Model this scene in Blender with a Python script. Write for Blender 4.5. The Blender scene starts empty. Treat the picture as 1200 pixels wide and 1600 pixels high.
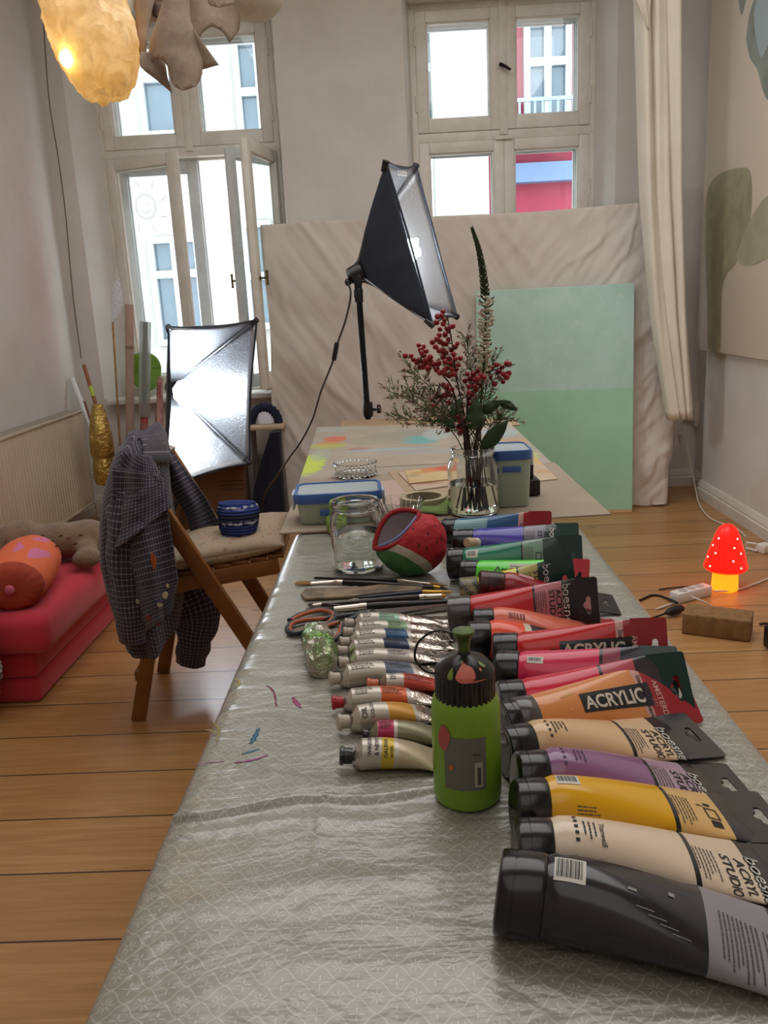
import bpy, bmesh, math, random
SKY, FILL_A, FILL_B, BULB_R, BULB_L, LANTERN, MUSH, EXPO = 5.8, 10, 50, 80, 14, 20, 1.5, 0.10
LANP = .6
from mathutils import Vector, Matrix, noise
random.seed(7)
SC = bpy.context.scene
COL = SC.collection
PI = math.pi
sin, cos = math.sin, math.cos
def V(*a): return Vector(a[0]) if len(a) == 1 else Vector(a)
# ------------------------------------------------------------------ camera model (1200 x 1600 photograph)
F = 1300.0
CAMZ = 1.20
def _cam():
    d = Vector((20.0, -330.0, F)).normalized()
    vy = -F * F / (20 * .05 - 330)
    v = Vector((.05 * vy, vy, F)).normalized()
    r = v.cross(d)
    return Matrix((r, d, -v))
R = _cam()
def ray(x, y): return R @ Vector((x - 600, y - 800, F))
def Zp(x, y, z):
    r = ray(x, y); t = (z - CAMZ) / r.z
    return Vector((r.x * t, r.y * t, z))
def Yp(x, y, Y):
    r = ray(x, y); t = Y / r.y
    return Vector((r.x * t, Y, CAMZ + r.z * t))
def Xp(x, y, X):
    r = ray(x, y); t = X / r.x
    return Vector((X, r.y * t, CAMZ + r.z * t))
cam = bpy.data.cameras.new('camera'); cam.lens = F / 1600 * 36; cam.sensor_width = 36; cam.clip_start = .02
camo = bpy.data.objects.new('camera', cam); COL.objects.link(camo)
_c = R
camo.matrix_world = Matrix(((_c[0][0], -_c[0][1], -_c[0][2], 0), (_c[1][0], -_c[1][1], -_c[1][2], 0), (_c[2][0], -_c[2][1], -_c[2][2], CAMZ), (0, 0, 0, 1)))
SC.camera = camo
# ------------------------------------------------------------------ colour and materials
def lin(h):
    if isinstance(h, (tuple, list)): return tuple(h)[:3]
    h = h.lstrip('#')
    o = []
    for i in (0, 2, 4):
        c = int(h[i:i + 2], 16) / 255
        o.append(c / 12.92 if c <= .04045 else ((c + .055) / 1.055) ** 2.4)
    return tuple(o)
def c4(h): return lin(h) + (1.0,)
class NT:
    def __init__(s, name):
        s.m = bpy.data.materials.new(name); s.m.use_nodes = True
        s.t = s.m.node_tree; s.n = s.t.nodes; s.l = s.t.links
        s.b = s.n['Principled BSDF']; s.out = s.n['Material Output']
    def node(s, typ, **k):
        x = s.n.new(typ)
        for a, b in k.items(): setattr(x, a, b)
        return x
    def put(s, sock, val):
        if isinstance(val, bpy.types.NodeSocket): s.l.new(val, sock)
        elif val is not None: sock.default_value = val
    def math(s, op, a, b=None, c=None, clamp=False):
        x = s.node('ShaderNodeMath', operation=op, use_clamp=clamp)
        s.put(x.inputs[0], a); s.put(x.inputs[1], b); s.put(x.inputs[2], c)
        return x.outputs[0]
    def vmath(s, op, a, b=None):
        x = s.node('ShaderNodeVectorMath', operation=op)
        s.put(x.inputs[0], a)
        if b is not None: s.put(x.inputs[1], b)
        return x.outputs[0]
    def obj(s): return s.node('ShaderNodeTexCoord').outputs['Object']
    def uv(s): return s.node('ShaderNodeTexCoord').outputs['UV']
    def sep(s, v):
        x = s.node('ShaderNodeSeparateXYZ'); s.put(x.inputs[0], v); return x.outputs
    def comb(s, a, b, c):
        x = s.node('ShaderNodeCombineXYZ')
        for i, q in enumerate((a, b, c)): s.put(x.inputs[i], q)
        return x.outputs[0]
    def noise(s, vec, scale, detail=3, rough=.5, dist=0):
        x = s.node('ShaderNodeTexNoise'); s.put(x.inputs['Vector'], vec)
        x.inputs['Scale'].default_value = scale; x.inputs['Detail'].default_value = detail
        x.inputs['Roughness'].default_value = rough; x.inputs['Distortion'].default_value = dist
        return x.outputs['Fac']
    def wnoise(s, v):
        x = s.node('ShaderNodeTexWhiteNoise', noise_dimensions='1D'); s.put(x.inputs['W'], v); return x.outputs['Value']
    def ramp(s, fac, stops, interp='LINEAR'):
        x = s.node('ShaderNodeValToRGB'); s.put(x.inputs[0], fac); e = x.color_ramp.elements
        x.color_ramp.interpolation = interp
        while len(e) < len(stops): e.new(.5)
        for q, (p, c) in zip(e, stops): q.position = p; q.color = c4(c)
        return x.outputs[0]
    def mix(s, fac, a, b, typ='MIX'):
        x = s.node('ShaderNodeMix', data_type='RGBA', blend_type=typ, clamp_factor=True)
        s.put(x.inputs[0], fac)
        s.put(x.inputs[6], c4(a) if isinstance(a, (str, tuple)) else a)
        s.put(x.inputs[7], c4(b) if isinstance(b, (str, tuple)) else b)
        return x.outputs[2]
    def step(s, v, lo, hi):
        x = s.node('ShaderNodeMapRange', interpolation_type='SMOOTHSTEP'); s.put(x.inputs[0], v)
        x.inputs[1].default_value = lo; x.inputs[2].default_value = hi
        return x.outputs[0]
    def bump(s, h, strength=.3, dist=.01):
        x = s.node('ShaderNodeBump'); x.inputs['Strength'].default_value = strength; x.inputs['Distance'].default_value = dist
        s.put(x.inputs['Height'], h); s.l.new(x.outputs[0], s.b.inputs['Normal'])
    def col(s, v): s.put(s.b.inputs['Base Color'], c4(v) if isinstance(v, (str, tuple)) else v)
    def set(s, **k):
        for a, b in k.items(): s.put(s.b.inputs[a.replace('_', ' ')], b)
        return s
_mc = {}
def M(name, color='#cccccc', rough=.5, metal=0, var=None, vs=20, bump=None, coat=0, trans=0, ior=1.45, emis=None, es=0, sheen=0, sss=0, spec=.5):
    """plain procedural material; var = second colour mixed in by noise, bump = (scale, strength, distance)"""
    if name in _mc: return _mc[name]
    t = NT(name); t.col(color)
    t.set(Roughness=rough, Metallic=metal, IOR=ior)
    t.b.inputs['Coat Weight'].default_value = coat; t.b.inputs['Coat Roughness'].default_value = .08
    t.b.inputs['Transmission Weight'].default_value = trans
    t.b.inputs['Specular IOR Level'].default_value = spec
    if sheen: t.b.inputs['Sheen Weight'].default_value = sheen
    if sss:
        t.b.inputs['Subsurface Weight'].default_value = sss; t.b.inputs['Subsurface Radius'].default_value = (.01, .006, .004)
    if emis:
        t.b.inputs['Emission Color'].default_value = c4(emis); t.b.inputs['Emission Strength'].default_value = es
    if var:
        f = t.step(t.noise(t.obj(), vs, 4, .6), .35, .65)
        t.col(t.mix(f, color, var))
    if bump:
        t.bump(t.noise(t.obj(), bump[0], 4, .6), bump[1], bump[2] if len(bump) > 2 else .005)
    _mc[name] = t.m
    return t.m
# ------------------------------------------------------------------ mesh builder (world coordinates)
class MB:
    def __init__(s): s.v = []; s.f = []; s.mi = []; s.uv = {}; s.cur = 0; s.flat = set()
    def mat(s, i): s.cur = i; return s
    def face(s, *ids): s.f.append(ids); s.mi.append(s.cur)
    def add(s, vs, fs):
        o = len(s.v); s.v += [Vector(q) for q in vs]
        for f in fs: s.face(*[o + i for i in f])
        return s
    def bm(s, b, mtx=None):
        b.verts.ensure_lookup_table()
        for i, q in enumerate(b.verts): q.index = i
        s.add([(mtx @ q.co) if mtx else q.co.copy() for q in b.verts], [[q.index for q in f.verts] for f in b.faces]); b.free(); return s
    def box(s, c, size, rot=None, bev=0, seg=2):
        b = bmesh.new(); bmesh.ops.create_cube(b, size=1)
        for q in b.verts: q.co = Vector((q.co.x * size[0], q.co.y * size[1], q.co.z * size[2]))
        if bev: bmesh.ops.bevel(b, geom=list(b.edges), offset=bev, segments=seg, profile=.5, affect='EDGES')
        m = Matrix.Translation(Vector(c))
        if rot is not None: m = m @ (Matrix.Rotation(rot, 4, 'Z') if isinstance(rot, (int, float)) else rot.to_4x4())
        return s.bm(b, m)
    def beam(s, a, b, w, t, up=(0, 0, 1), bev=.003):
        """box from a to b, w along the side, t along up"""
        a = Vector(a); b = Vector(b); d = b - a; x = d.normalized(); u = Vector(up); y = u.cross(x).normalized(); z = x.cross(y)
        return s.box((a + b) / 2, (d.length, w, t), Matrix((x, y, z)).transposed(), bev)
    def rings(s, rings, closed=True, capa=True, capb=True, uvs=None, mats=None):
        n = len(rings[0]); base = len(s.v)
        for i, r in enumerate(rings):
            for j, q in enumerate(r):
                if uvs: s.uv[len(s.v)] = uvs[i][j]
                s.v.append(Vector(q))
        for i in range(len(rings) - 1):
            if mats is not None: s.cur = mats[i]
            for j in range(n if closed else n - 1):
                k = (j + 1) % n
                s.face(base + i * n + j, base + i * n + k, base + (i + 1) * n + k, base + (i + 1) * n + j)
        if closed and capa:
            if mats is not None: s.cur = mats[0]
            s.face(*[base + j for j in range(n)][::-1])
        if closed and capb: s.face(*[base + (len(rings) - 1) * n + j for j in range(n)])
        return s
    def tube(s, pts, r, n=8, cap=True):
        pts = [Vector(p) for p in pts]; rr = r if isinstance(r, (list, tuple)) else [r] * len(pts)
        rings = []; prev = None
        for i, p in enumerate(pts):
            d = (pts[min(i + 1, len(pts) - 1)] - pts[max(i - 1, 0)])
            d = d.normalized() if d.length > 1e-9 else Vector((0, 0, 1))
            if prev is None:
                a = d.orthogonal().normalized()
            else:
                a = (prev - d * prev.dot(d)); a = a.normalized() if a.length > 1e-6 else d.orthogonal().normalized()
            prev = a; b = d.cross(a)
            rings.append([p + (a * cos(2 * PI * k / n) + b * sin(2 * PI * k / n)) * rr[i] for k in range(n)])
        return s.rings(rings, True, cap, cap)
    def cyl(s, a, b, r, r2=None, n=20): return s.tube([a, b], [r, r if r2 is None else r2], n)
    def lathe(s, prof, c=(0, 0, 0), n=32, axis=None, mats=None, capa=True, capb=True, scale=(1, 1)):
        """prof = [(radius, height)], axis = direction of height"""
        c = Vector(c); z = Vector(axis).normalized() if axis is not None else Vector((0, 0, 1))
        x = Vector((1, 0, 0)) if abs(z.x) < .9 else Vector((0, 1, 0))
        y = z.cross(x).normalized(); x = y.cross(z)
        rings = [[c + z * h + (x * cos(2 * PI * k / n) * scale[0] + y * sin(2 * PI * k / n) * scale[1]) * max(r, 1e-5) for k in range(n)] for r, h in prof]
        return s.rings(rings, True, capa, capb, mats=mats)
    def grid(s, fn, nu, nv, uvfn=None, wrap=False):
        base = len(s.v)
        for i in range(nu + 1):
            for j in range(nv + 1):
                a, b = i / nu, j / nv
                s.uv[len(s.v)] = uvfn(a, b) if uvfn else (a, b)
                s.v.append(Vector(fn(a, b)))
        for i in range(nu):
            for j in range(nv):
                q = base + i * (nv + 1) + j
                s.face(q, q + nv + 1, q + nv + 2, q + 1)
        return s
    def ball(s, c, r, n=12, m=8, scale=(1, 1, 1)):
        c = Vector(c)
        rings = []
        for i in range(1, m):
            t = PI * i / m
            rings.append([c + Vector((sin(t) * cos(2 * PI * k / n) * scale[0], sin(t) * sin(2 * PI * k / n) * scale[1], -cos(t) * scale[2])) * r for k in range(n)])
        base = len(s.v); s.rings(rings, True, False, False)
        a = len(s.v); s.v.append(c + Vector((0, 0, -r * scale[2]))); s.v.append(c + Vector((0, 0, r * scale[2])))
        for k in range(n):
            s.face(a, base + (k + 1) % n, base + k)
            s.face(a + 1, base + (m - 2) * n + k, base + (m - 2) * n + (k + 1) % n)
        return s
    def prism(s, poly, o, u, v, t):
        """polygon poly (2d) in the plane o + x u + y v, thickness t along u x v"""
        o, u, v = Vector(o), Vector(u).normalized(), Vector(v).normalized(); w = u.cross(v)
        a = [o + u * p[0] + v * p[1] for p in poly]; b = [q + w * t for q in a]; n = len(poly); base = len(s.v)
        s.v += a + b
        s.face(*[base + i for i in range(n)][::-1]); s.face(*[base + n + i for i in range(n)])
        for i in range(n): s.face(base + i, base + (i + 1) % n, base + n + (i + 1) % n, base + n + i)
        return s
    def holed(s, outer, holes, o, u, v, t):
        o, u, v = Vector(o), Vector(u).normalized(), Vector(v).normalized(); w = u.cross(v)
        b = bmesh.new(); loops = []
        for lp in [outer] + holes:
            vs = [b.verts.new((p[0], p[1], 0)) for p in lp]
            loops.append(vs)
            for i in range(len(vs)): b.edges.new((vs[i], vs[(i + 1) % len(vs)]))
        bmesh.ops.triangle_fill(b, use_beauty=True, edges=list(b.edges))
        r = bmesh.ops.extrude_face_region(b, geom=list(b.faces))
        for q in r['geom']:
            if isinstance(q, bmesh.types.BMVert): q.co.z += t
        bmesh.ops.recalc_face_normals(b, faces=list(b.faces))
        for q in b.verts: q.co = o + u * q.co.x + v * q.co.y + w * q.co.z
        return s.bm(b)
LOC = {}
def P(name, mb, mats, parent=None, smooth=True, angle=40, sub=0, solid=0, bev=0, mods=()):
    """link a builder as ONE mesh object; vertices are world coordinates"""
    me = bpy.data.meshes.new(name)
    if parent is None:
        xs = [q.x for q in mb.v]; ys = [q.y for q in mb.v]; zs = [q.z for q in mb.v]
        off = Vector(((min(xs) + max(xs)) / 2, (min(ys) + max(ys)) / 2, min(zs)))
    else: off = LOC[parent]
    me.from_pydata([q - off for q in mb.v], [], mb.f); me.update()
    for m in (mats if isinstance(mats, (list, tuple)) else [mats]): me.materials.append(m)
    me.polygons.foreach_set('material_index', mb.mi)
    if mb.uv:
        l = me.uv_layers.new(name='UVMap')
        for lp in me.loops: l.data[lp.index].uv = mb.uv.get(lp.vertex_index, (0, 0))
    me.polygons.foreach_set('use_smooth', [smooth] * len(mb.f))
    if smooth: me.set_sharp_from_angle(angle=math.radians(angle))
    o = bpy.data.objects.new(name, me); COL.objects.link(o)
    if parent is None: o.location = off
    else: o.parent = parent
    LOC[o] = off
    if bev:
        q = o.modifiers.new('bevel', 'BEVEL'); q.width = bev; q.segments = 2; q.limit_method = 'ANGLE'
    if solid:
        q = o.modifiers.new('solid', 'SOLIDIFY'); q.thickness = solid; q.offset = 0
    if sub:
        q = o.modifiers.new('sub', 'SUBSURF'); q.levels = sub; q.render_levels = sub
    return o
def thing(name, label, cat, loc, group=None):
    o = bpy.data.objects.new(name, None); COL.objects.link(o); o.empty_display_size = .05
    o.location = loc; LOC[o] = Vector(loc); o['label'] = label; o['category'] = cat
    if group: o['group'] = group
    return o
def tag(o, label, cat, group=None, kind=None):
    o['label'] = label; o['category'] = cat
    if group: o['group'] = group
    if kind: o['kind'] = kind
    return o
def struct(name, mb=None, mats=None, loc=(0, 0, 0), **k):
    if mb is None:
        o = bpy.data.objects.new(name, None); COL.objects.link(o); o.location = loc; LOC[o] = Vector(loc)
    else: o = P(name, mb, mats, **k)
    o['kind'] = 'structure'
    return o
# ------------------------------------------------------------------ lettering
_tc = {}
def text2d(s, size=1.0, bold=0.0, maxlen=None):
    """triangulated outline of a line of text: verts (x, y), faces, width"""
    key = (s, bold)
    if key not in _tc:
        cu = bpy.data.curves.new('lettering', 'FONT'); cu.body = s; cu.size = 1; cu.offset = bold; cu.resolution_u = 3
        ob = bpy.data.objects.new('lettering', cu); COL.objects.link(ob)
        me = bpy.data.meshes.new_from_object(ob.evaluated_get(bpy.context.evaluated_depsgraph_get()))
        COL.objects.unlink(ob); bpy.data.objects.remove(ob); bpy.data.curves.remove(cu)
        b = bmesh.new(); b.from_mesh(me); bpy.data.meshes.remove(me)
        bmesh.ops.triangulate(b, faces=list(b.faces))
        for _ in range(2):
            es = [e for e in b.edges if e.calc_length() > .22]
            if es:
                bmesh.ops.subdivide_edges(b, edges=es, cuts=1)
                bmesh.ops.triangulate(b, faces=[f for f in b.faces if len(f.verts) > 3])
        b.verts.index_update()
        vs = [(q.co.x, q.co.y) for q in b.verts]; fs = [[q.index for q in f.verts] for f in b.faces]; b.free()
        x0 = min(q[0] for q in vs) if vs else 0; x1 = max(q[0] for q in vs) if vs else 0
        _tc[key] = ([(q[0] - x0, q[1]) for q in vs], fs, x1 - x0)
    vs, fs, w = _tc[key]
    return [(x * size, y * size) for x, y in vs], fs, w * size
def letters(mb, s, fn, size, bold=0, x=0, y=0, sx=1):
    """fn maps (x, y) in metres on the label to a world point"""
    vs, fs, w = text2d(s, size, bold)
    mb.add([fn(x + a * sx, y + b) for a, b in vs], fs)
    return w * sx
def patch(mb, fn, x0, y0, x1, y1, nx=1, ny=6):
    """rectangle mapped by fn"""
    base = len(mb.v)
    for i in range(nx + 1):
        for j in range(ny + 1): mb.v.append(Vector(fn(x0 + (x1 - x0) * i / nx, y0 + (y1 - y0) * j / ny)))
    for i in range(nx):
        for j in range(ny):
            q = base + i * (ny + 1) + j; mb.face(q, q + ny + 1, q + ny + 2, q + 1)
def smooth_path(pts, n=8):
    """Catmull-Rom through points"""
    pts = [Vector(p) for p in pts]; out = []
    q = [pts[0] * 2 - pts[1]] + pts + [pts[-1] * 2 - pts[-2]]
    for i in range(1, len(q) - 2):
        for k in range(n):
            t = k / n; a, b, c, d = q[i - 1], q[i], q[i + 1], q[i + 2]
            out.append(.5 * ((2 * b) + (c - a) * t + (2 * a - 5 * b + 4 * c - d) * t * t + (3 * b - a - 3 * c + d) * t ** 3))
    out.append(pts[-1]); return out
def fbm(p, o=4): return noise.fractal(Vector(p), 1.0, 2.0, o)

# ------------------------------------------------------------------ room shell
YW, XL, XR, CEIL, YB = 5.10, -1.96, 1.735, 3.25, -1.7
wallm = M('white_plaster', '#d9d5cf', .85, var='#d2cdc6', vs=3, bump=(9, .12, .01))
def floor_mat():
    t = NT('pine_boards'); o = t.obj(); x, y, z = t.sep(o)
    # object origin sits in the middle of the floor slab: shift back to room coordinates
    yy = t.math('ADD', y, (YW + .4 + YB) / 2); W = .206
    k = t.math('FLOOR', t.math('DIVIDE', t.math('SUBTRACT', yy, .148), W))
    fr = t.math('FRACT', t.math('DIVIDE', t.math('SUBTRACT', yy, .148), W))
    rnd = t.wnoise(k)
    gv = t.comb(t.math('ADD', t.math('MULTIPLY', x, 1.1), t.math('MULTIPLY', rnd, 37)), t.math('MULTIPLY', y, 17), 0)
    g = t.noise(gv, 2.2, 5, .6, 1.2)
    fine = t.noise(t.comb(t.math('MULTIPLY', x, 6), t.math('MULTIPLY', y, 160), rnd), 2, 2, .5)
    base = t.ramp(g, [(.25, '#9c7040'), (.5, '#b28450'), (.72, '#c69a68')])
    base = t.mix(t.math('MULTIPLY', fine, .25), base, '#7d5228')
    base = t.mix(t.math('MULTIPLY', rnd, .45), base, '#94683a')
    # knots
    vo = t.node('ShaderNodeTexVoronoi'); t.put(vo.inputs['Vector'], t.comb(t.math('MULTIPLY', x, 1.5), t.math('MULTIPLY', y, 3.6), t.math('MULTIPLY', k, .37)))
    vo.inputs['Scale'].default_value = 1.5
    kn = t.step(vo.outputs['Distance'], .075, .02)
    kn = t.math('MULTIPLY', kn, t.step(t.noise(o, 2.1), .45, .52))
    base = t.mix(t.math('MULTIPLY', kn, .8), base, '#4a2a16')
    seam = t.math('MINIMUM', fr, t.math('SUBTRACT', 1.0, fr)); s = t.step(seam, .016, .006)
    t.col(t.mix(s, base, '#2a1509'))
    t.put(t.b.inputs['Roughness'], t.math('ADD', .3, t.math('MULTIPLY', g, .15)))
    t.b.inputs['Coat Weight'].default_value = .25; t.b.inputs['Coat Roughness'].default_value = .2
    t.bump(t.math('ADD', t.math('MULTIPLY', s, -1.5), t.math('MULTIPLY', g, .25)), .35, .004)
    return t.m
b = MB().box(((XL - .3 + 2.1) / 2, (YW + .4 + YB) / 2, -.05), (2.1 - XL + .3, YW + .4 - YB, .1)); struct('floor', b, floor_mat(), smooth=False)
b = MB().box(((XL - .3 + 2.1) / 2, (YW + .5 + YB) / 2, CEIL + .05), (2.1 - XL + .3, YW + .5 - YB, .1)); struct('ceiling', b, M('ceiling_paint', '#ddd8d0', .9), smooth=False)
b = MB().box((XL - .15, (YW + YB) / 2, CEIL / 2), (.3, YW - YB + .02, CEIL)); struct('wall_left', b, wallm, smooth=False)
b = MB().prism([(XR, YB), (XR, 4.80), (1.80, 4.80), (1.80, YW + .02), (2.1, YW + .02), (2.1, YB)], (0, 0, 0), (1, 0, 0), (0, 1, 0), CEIL); struct('wall_right', b, wallm, smooth=False)
b = MB().box(((XL + XR) / 2, YB - .1, CEIL / 2), (XR - XL + .2, .2, CEIL)); struct('wall_front', b, wallm, smooth=False)
# the window wall: three piers with splayed reveals, parapet and lintel
W1 = (-1.72, -.650, -1.82, -.620); W2 = (.135, 1.200, .098, 1.278)
SILL, HEAD, YF = .70, 2.82, 5.28
b = MB(); ex = (0, 0, 0)
def pl(poly, z0, z1): b.prism(poly, (0, 0, z0), (1, 0, 0), (0, 1, 0), z1 - z0)
pl([(XL - .3, YW), (W1[2], YW), (W1[0], YF), (W1[0], 5.6), (XL - .3, 5.6)], 0, CEIL)
pl([(W1[3], YW), (W2[2], YW), (W2[0], YF), (W2[0], 5.6), (W1[1], 5.6), (W1[1], YF)], 0, CEIL)
pl([(W2[3], YW), (2.1, YW), (2.1, 5.6), (W2[1], 5.6), (W2[1], YF)], 0, CEIL)
for w in (W1, W2):
    pl([(w[2], YW), (w[3], YW), (w[1], YF), (w[1], 5.6), (w[0], 5.6), (w[0], YF)], 0, SILL)
    pl([(w[2], YW), (w[3], YW), (w[1], YF), (w[1], 5.6), (w[0], 5.6), (w[0], YF)], HEAD, CEIL)
struct('wall_back', b, wallm, smooth=False)
trim = M('baseboard_paint', '#d8d2c8', .45, var='#cfc8bc', vs=6)
def baseboard(name, a, c, nrm):
    a, c, nrm = Vector(a), Vector(c), Vector(nrm); b = MB()
    prof = [(0, 0), (.022, 0), (.022, .055), (.016, .062), (.018, .07), (.011, .088), (.006, .1), (0, .102)]
    b.rings([[p + nrm * q[0] + Vector((0, 0, q[1])) for q in prof] for p in (a, c)]); struct(name, b, trim, smooth=False)
baseboard('baseboard_right', (XR, YB, 0), (XR, 4.80, 0), (-1, 0, 0))
baseboard('trim_1', (1.80, 4.78, 0), (1.80, YW, 0), (-1, 0, 0))
baseboard('baseboard_back', (XL, YW, 0), (1.8, YW, 0), (0, -1, 0))
baseboard('baseboard_left', (XL, YB, 0), (XL, YW, 0), (1, 0, 0))
# ------------------------------------------------------------------ double casement windows
wpaint = M('window_paint', '#e3dfd6', .4, var='#d9d4c9', vs=9, bump=(30, .1, .002))
wpaint2 = M('outer_sash_daylit', '#dde2e3', .45, var='#d2d8d9', vs=9)  # bluish daylight falling on the outer sashes is put into this colour
brass = M('tarnished_brass', '#6b5a38', .35, .9)
def pane_mat():
    t = NT('window_glass'); tr = t.node('ShaderNodeBsdfTransparent'); tr.inputs[0].default_value = (.96, .98, .98, 1)
    g = t.node('ShaderNodeBsdfGlossy'); g.inputs['Roughness'].default_value = .03
    lw = t.node('ShaderNodeLayerWeight'); lw.inputs[0].default_value = .5; frs = t.math('ADD', .035, t.math('MULTIPLY', t.math('POWER', lw.outputs['Facing'], 5.0), .5))
    mx = t.node('ShaderNodeMixShader'); t.l.new(frs, mx.inputs[0]); t.l.new(tr.outputs[0], mx.inputs[1]); t.l.new(g.outputs[0], mx.inputs[2])
    t.l.new(mx.outputs[0], t.out.inputs[0]); t.n.remove(t.b); return t.m
glass_pane = pane_mat()
def sash(parent, name, hx, hy, ang, side, w, z0, z1, st=.055, th=.042, m=None, knob=None, label=None, top=None, bot=None):
    """hinged at (hx, hy); side=+1 leaf runs to the right, ang opens it into the room"""
    u = Vector((side * cos(ang), -sin(ang), 0)); n = Vector((-u.y, u.x, 0)) * (1 if side > 0 else -1); o = Vector((hx, hy, 0))
    rot = Matrix((u, u.cross(Vector((0, 0, 1))) * -1, Vector((0, 0, 1)))).transposed()
    if rot.determinant() < 0: rot = Matrix((u, -(u.cross(Vector((0, 0, 1))) * -1), Vector((0, 0, 1)))).transposed()
    b = MB(); tp = top or st; bt = bot or st * 1.15
    Z = Vector((0, 0, 1))
    for s0, s1, a, c in ((0, st, z0, z1), (w - st, w, z0, z1), (st, w - st, z0, z0 + bt), (st, w - st, z1 - tp, z1)):
        b.box(o + u * (s0 + s1) / 2 + Z * (a + c) / 2, (s1 - s0, th, c - a), rot, .004)
        b.box(o + u * (s0 + s1) / 2 + Z * (a + c) / 2, ((s1 - s0) + (.02 if s1 - s0 < .1 else 0), th * .45, (c - a) + (.02 if c - a < .12 else 0)), rot, .003)
    f = P(name, b, m or wpaint, parent); 
    if label: f['label'] = label
    g = MB().box(o + u * w / 2 + Z * (z0 + z1) / 2, (w - 2 * st + .01, .004, z1 - z0 - tp - bt + .01), rot); P('pane', g, glass_pane, f, smooth=False)
    if knob:
        k = MB(); c = o + u * (w - st / 2) + Z * knob
        for sg in ((-1,) if hy < 5.4 else (1,)):
            d = n * sg
            k.lathe([(.011, .0), (.011, .006), (.006, .008), (.006, .045)], c + d * th / 2, 12, d); e = c + d * (th / 2 + .045)
            k.tube([e - Z * .04, e - Z * .02, e, e + Z * .02, e + Z * .04], [.008, .006, .007, .006, .008], 8)
        P('handle', k, brass, f)['label'] = 'tarnished brass handle'
    return f, o, u, n
_jit = [0]
def casement(name, W, loc):
    x0, x1 = W[0], W[1]; r = struct(name, loc=((x0 + x1) / 2, 5.3, SILL)); xm = (x0 + x1) / 2; zt = 2.115
    b = MB(); fw = .034; ob = b.box
    def jbox(c, s, rot=None, bev=0):
        _jit[0] += 1; e = .0006 * (_jit[0] % 5); return ob(c, (s[0] + e, s[1] + e, s[2] + e), rot, bev)
    b.box = jbox
    for y, d in ((5.305, .05), (5.47, .045)):
        b.box((x0 + fw / 2, y, (SILL + HEAD) / 2), (fw, d, HEAD - SILL), bev=.003); b.box((x1 - fw / 2, y, (SILL + HEAD) / 2), (fw, d, HEAD - SILL), bev=.003)
        b.box((xm, y, HEAD - fw / 2), (x1 - x0, d, fw), bev=.003); b.box((xm, y, zt), (x1 - x0, d, .05), bev=.004); b.box((xm, y, SILL + .02), (x1 - x0, d, .04), bev=.003)
        b.box((xm, y - .012, (zt + HEAD) / 2), (.045, d, HEAD - zt), bev=.004)
    for x in (x0 + .006, x1 - .006): b.box((x, 5.39, (SILL + HEAD) / 2), (.012, .13, HEAD - SILL))
    b.box((xm, 5.39, HEAD - .008), (x1 - x0, .13, .012)); b.box((xm, 5.39, zt), (x1 - x0, .13, .02)); b.box((xm, 5.39, SILL + .012), (x1 - x0, .16, .02))
    b.box((xm, 5.268, zt - .022), (.1, .03, .018), bev=.004)
    P('window_frame', b, wpaint, r)
    s = MB().box((xm + .0, 5.17, SILL - .015), (W[3] - W[2] - .004, .3, .032), bev=.006); P('window_sill', s, M('sill_paint', '#d5d3cf', .35), r)
    return r, x0 + fw, x1 - fw, xm, zt
def hinges(r, xs, zs):
    b = MB()
    for x in xs:
        for z in zs: b.cyl((x, 5.276, z - .045), (x, 5.276, z + .045), .007, n=10)
    P('hinge', b, wpaint, r)
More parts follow.
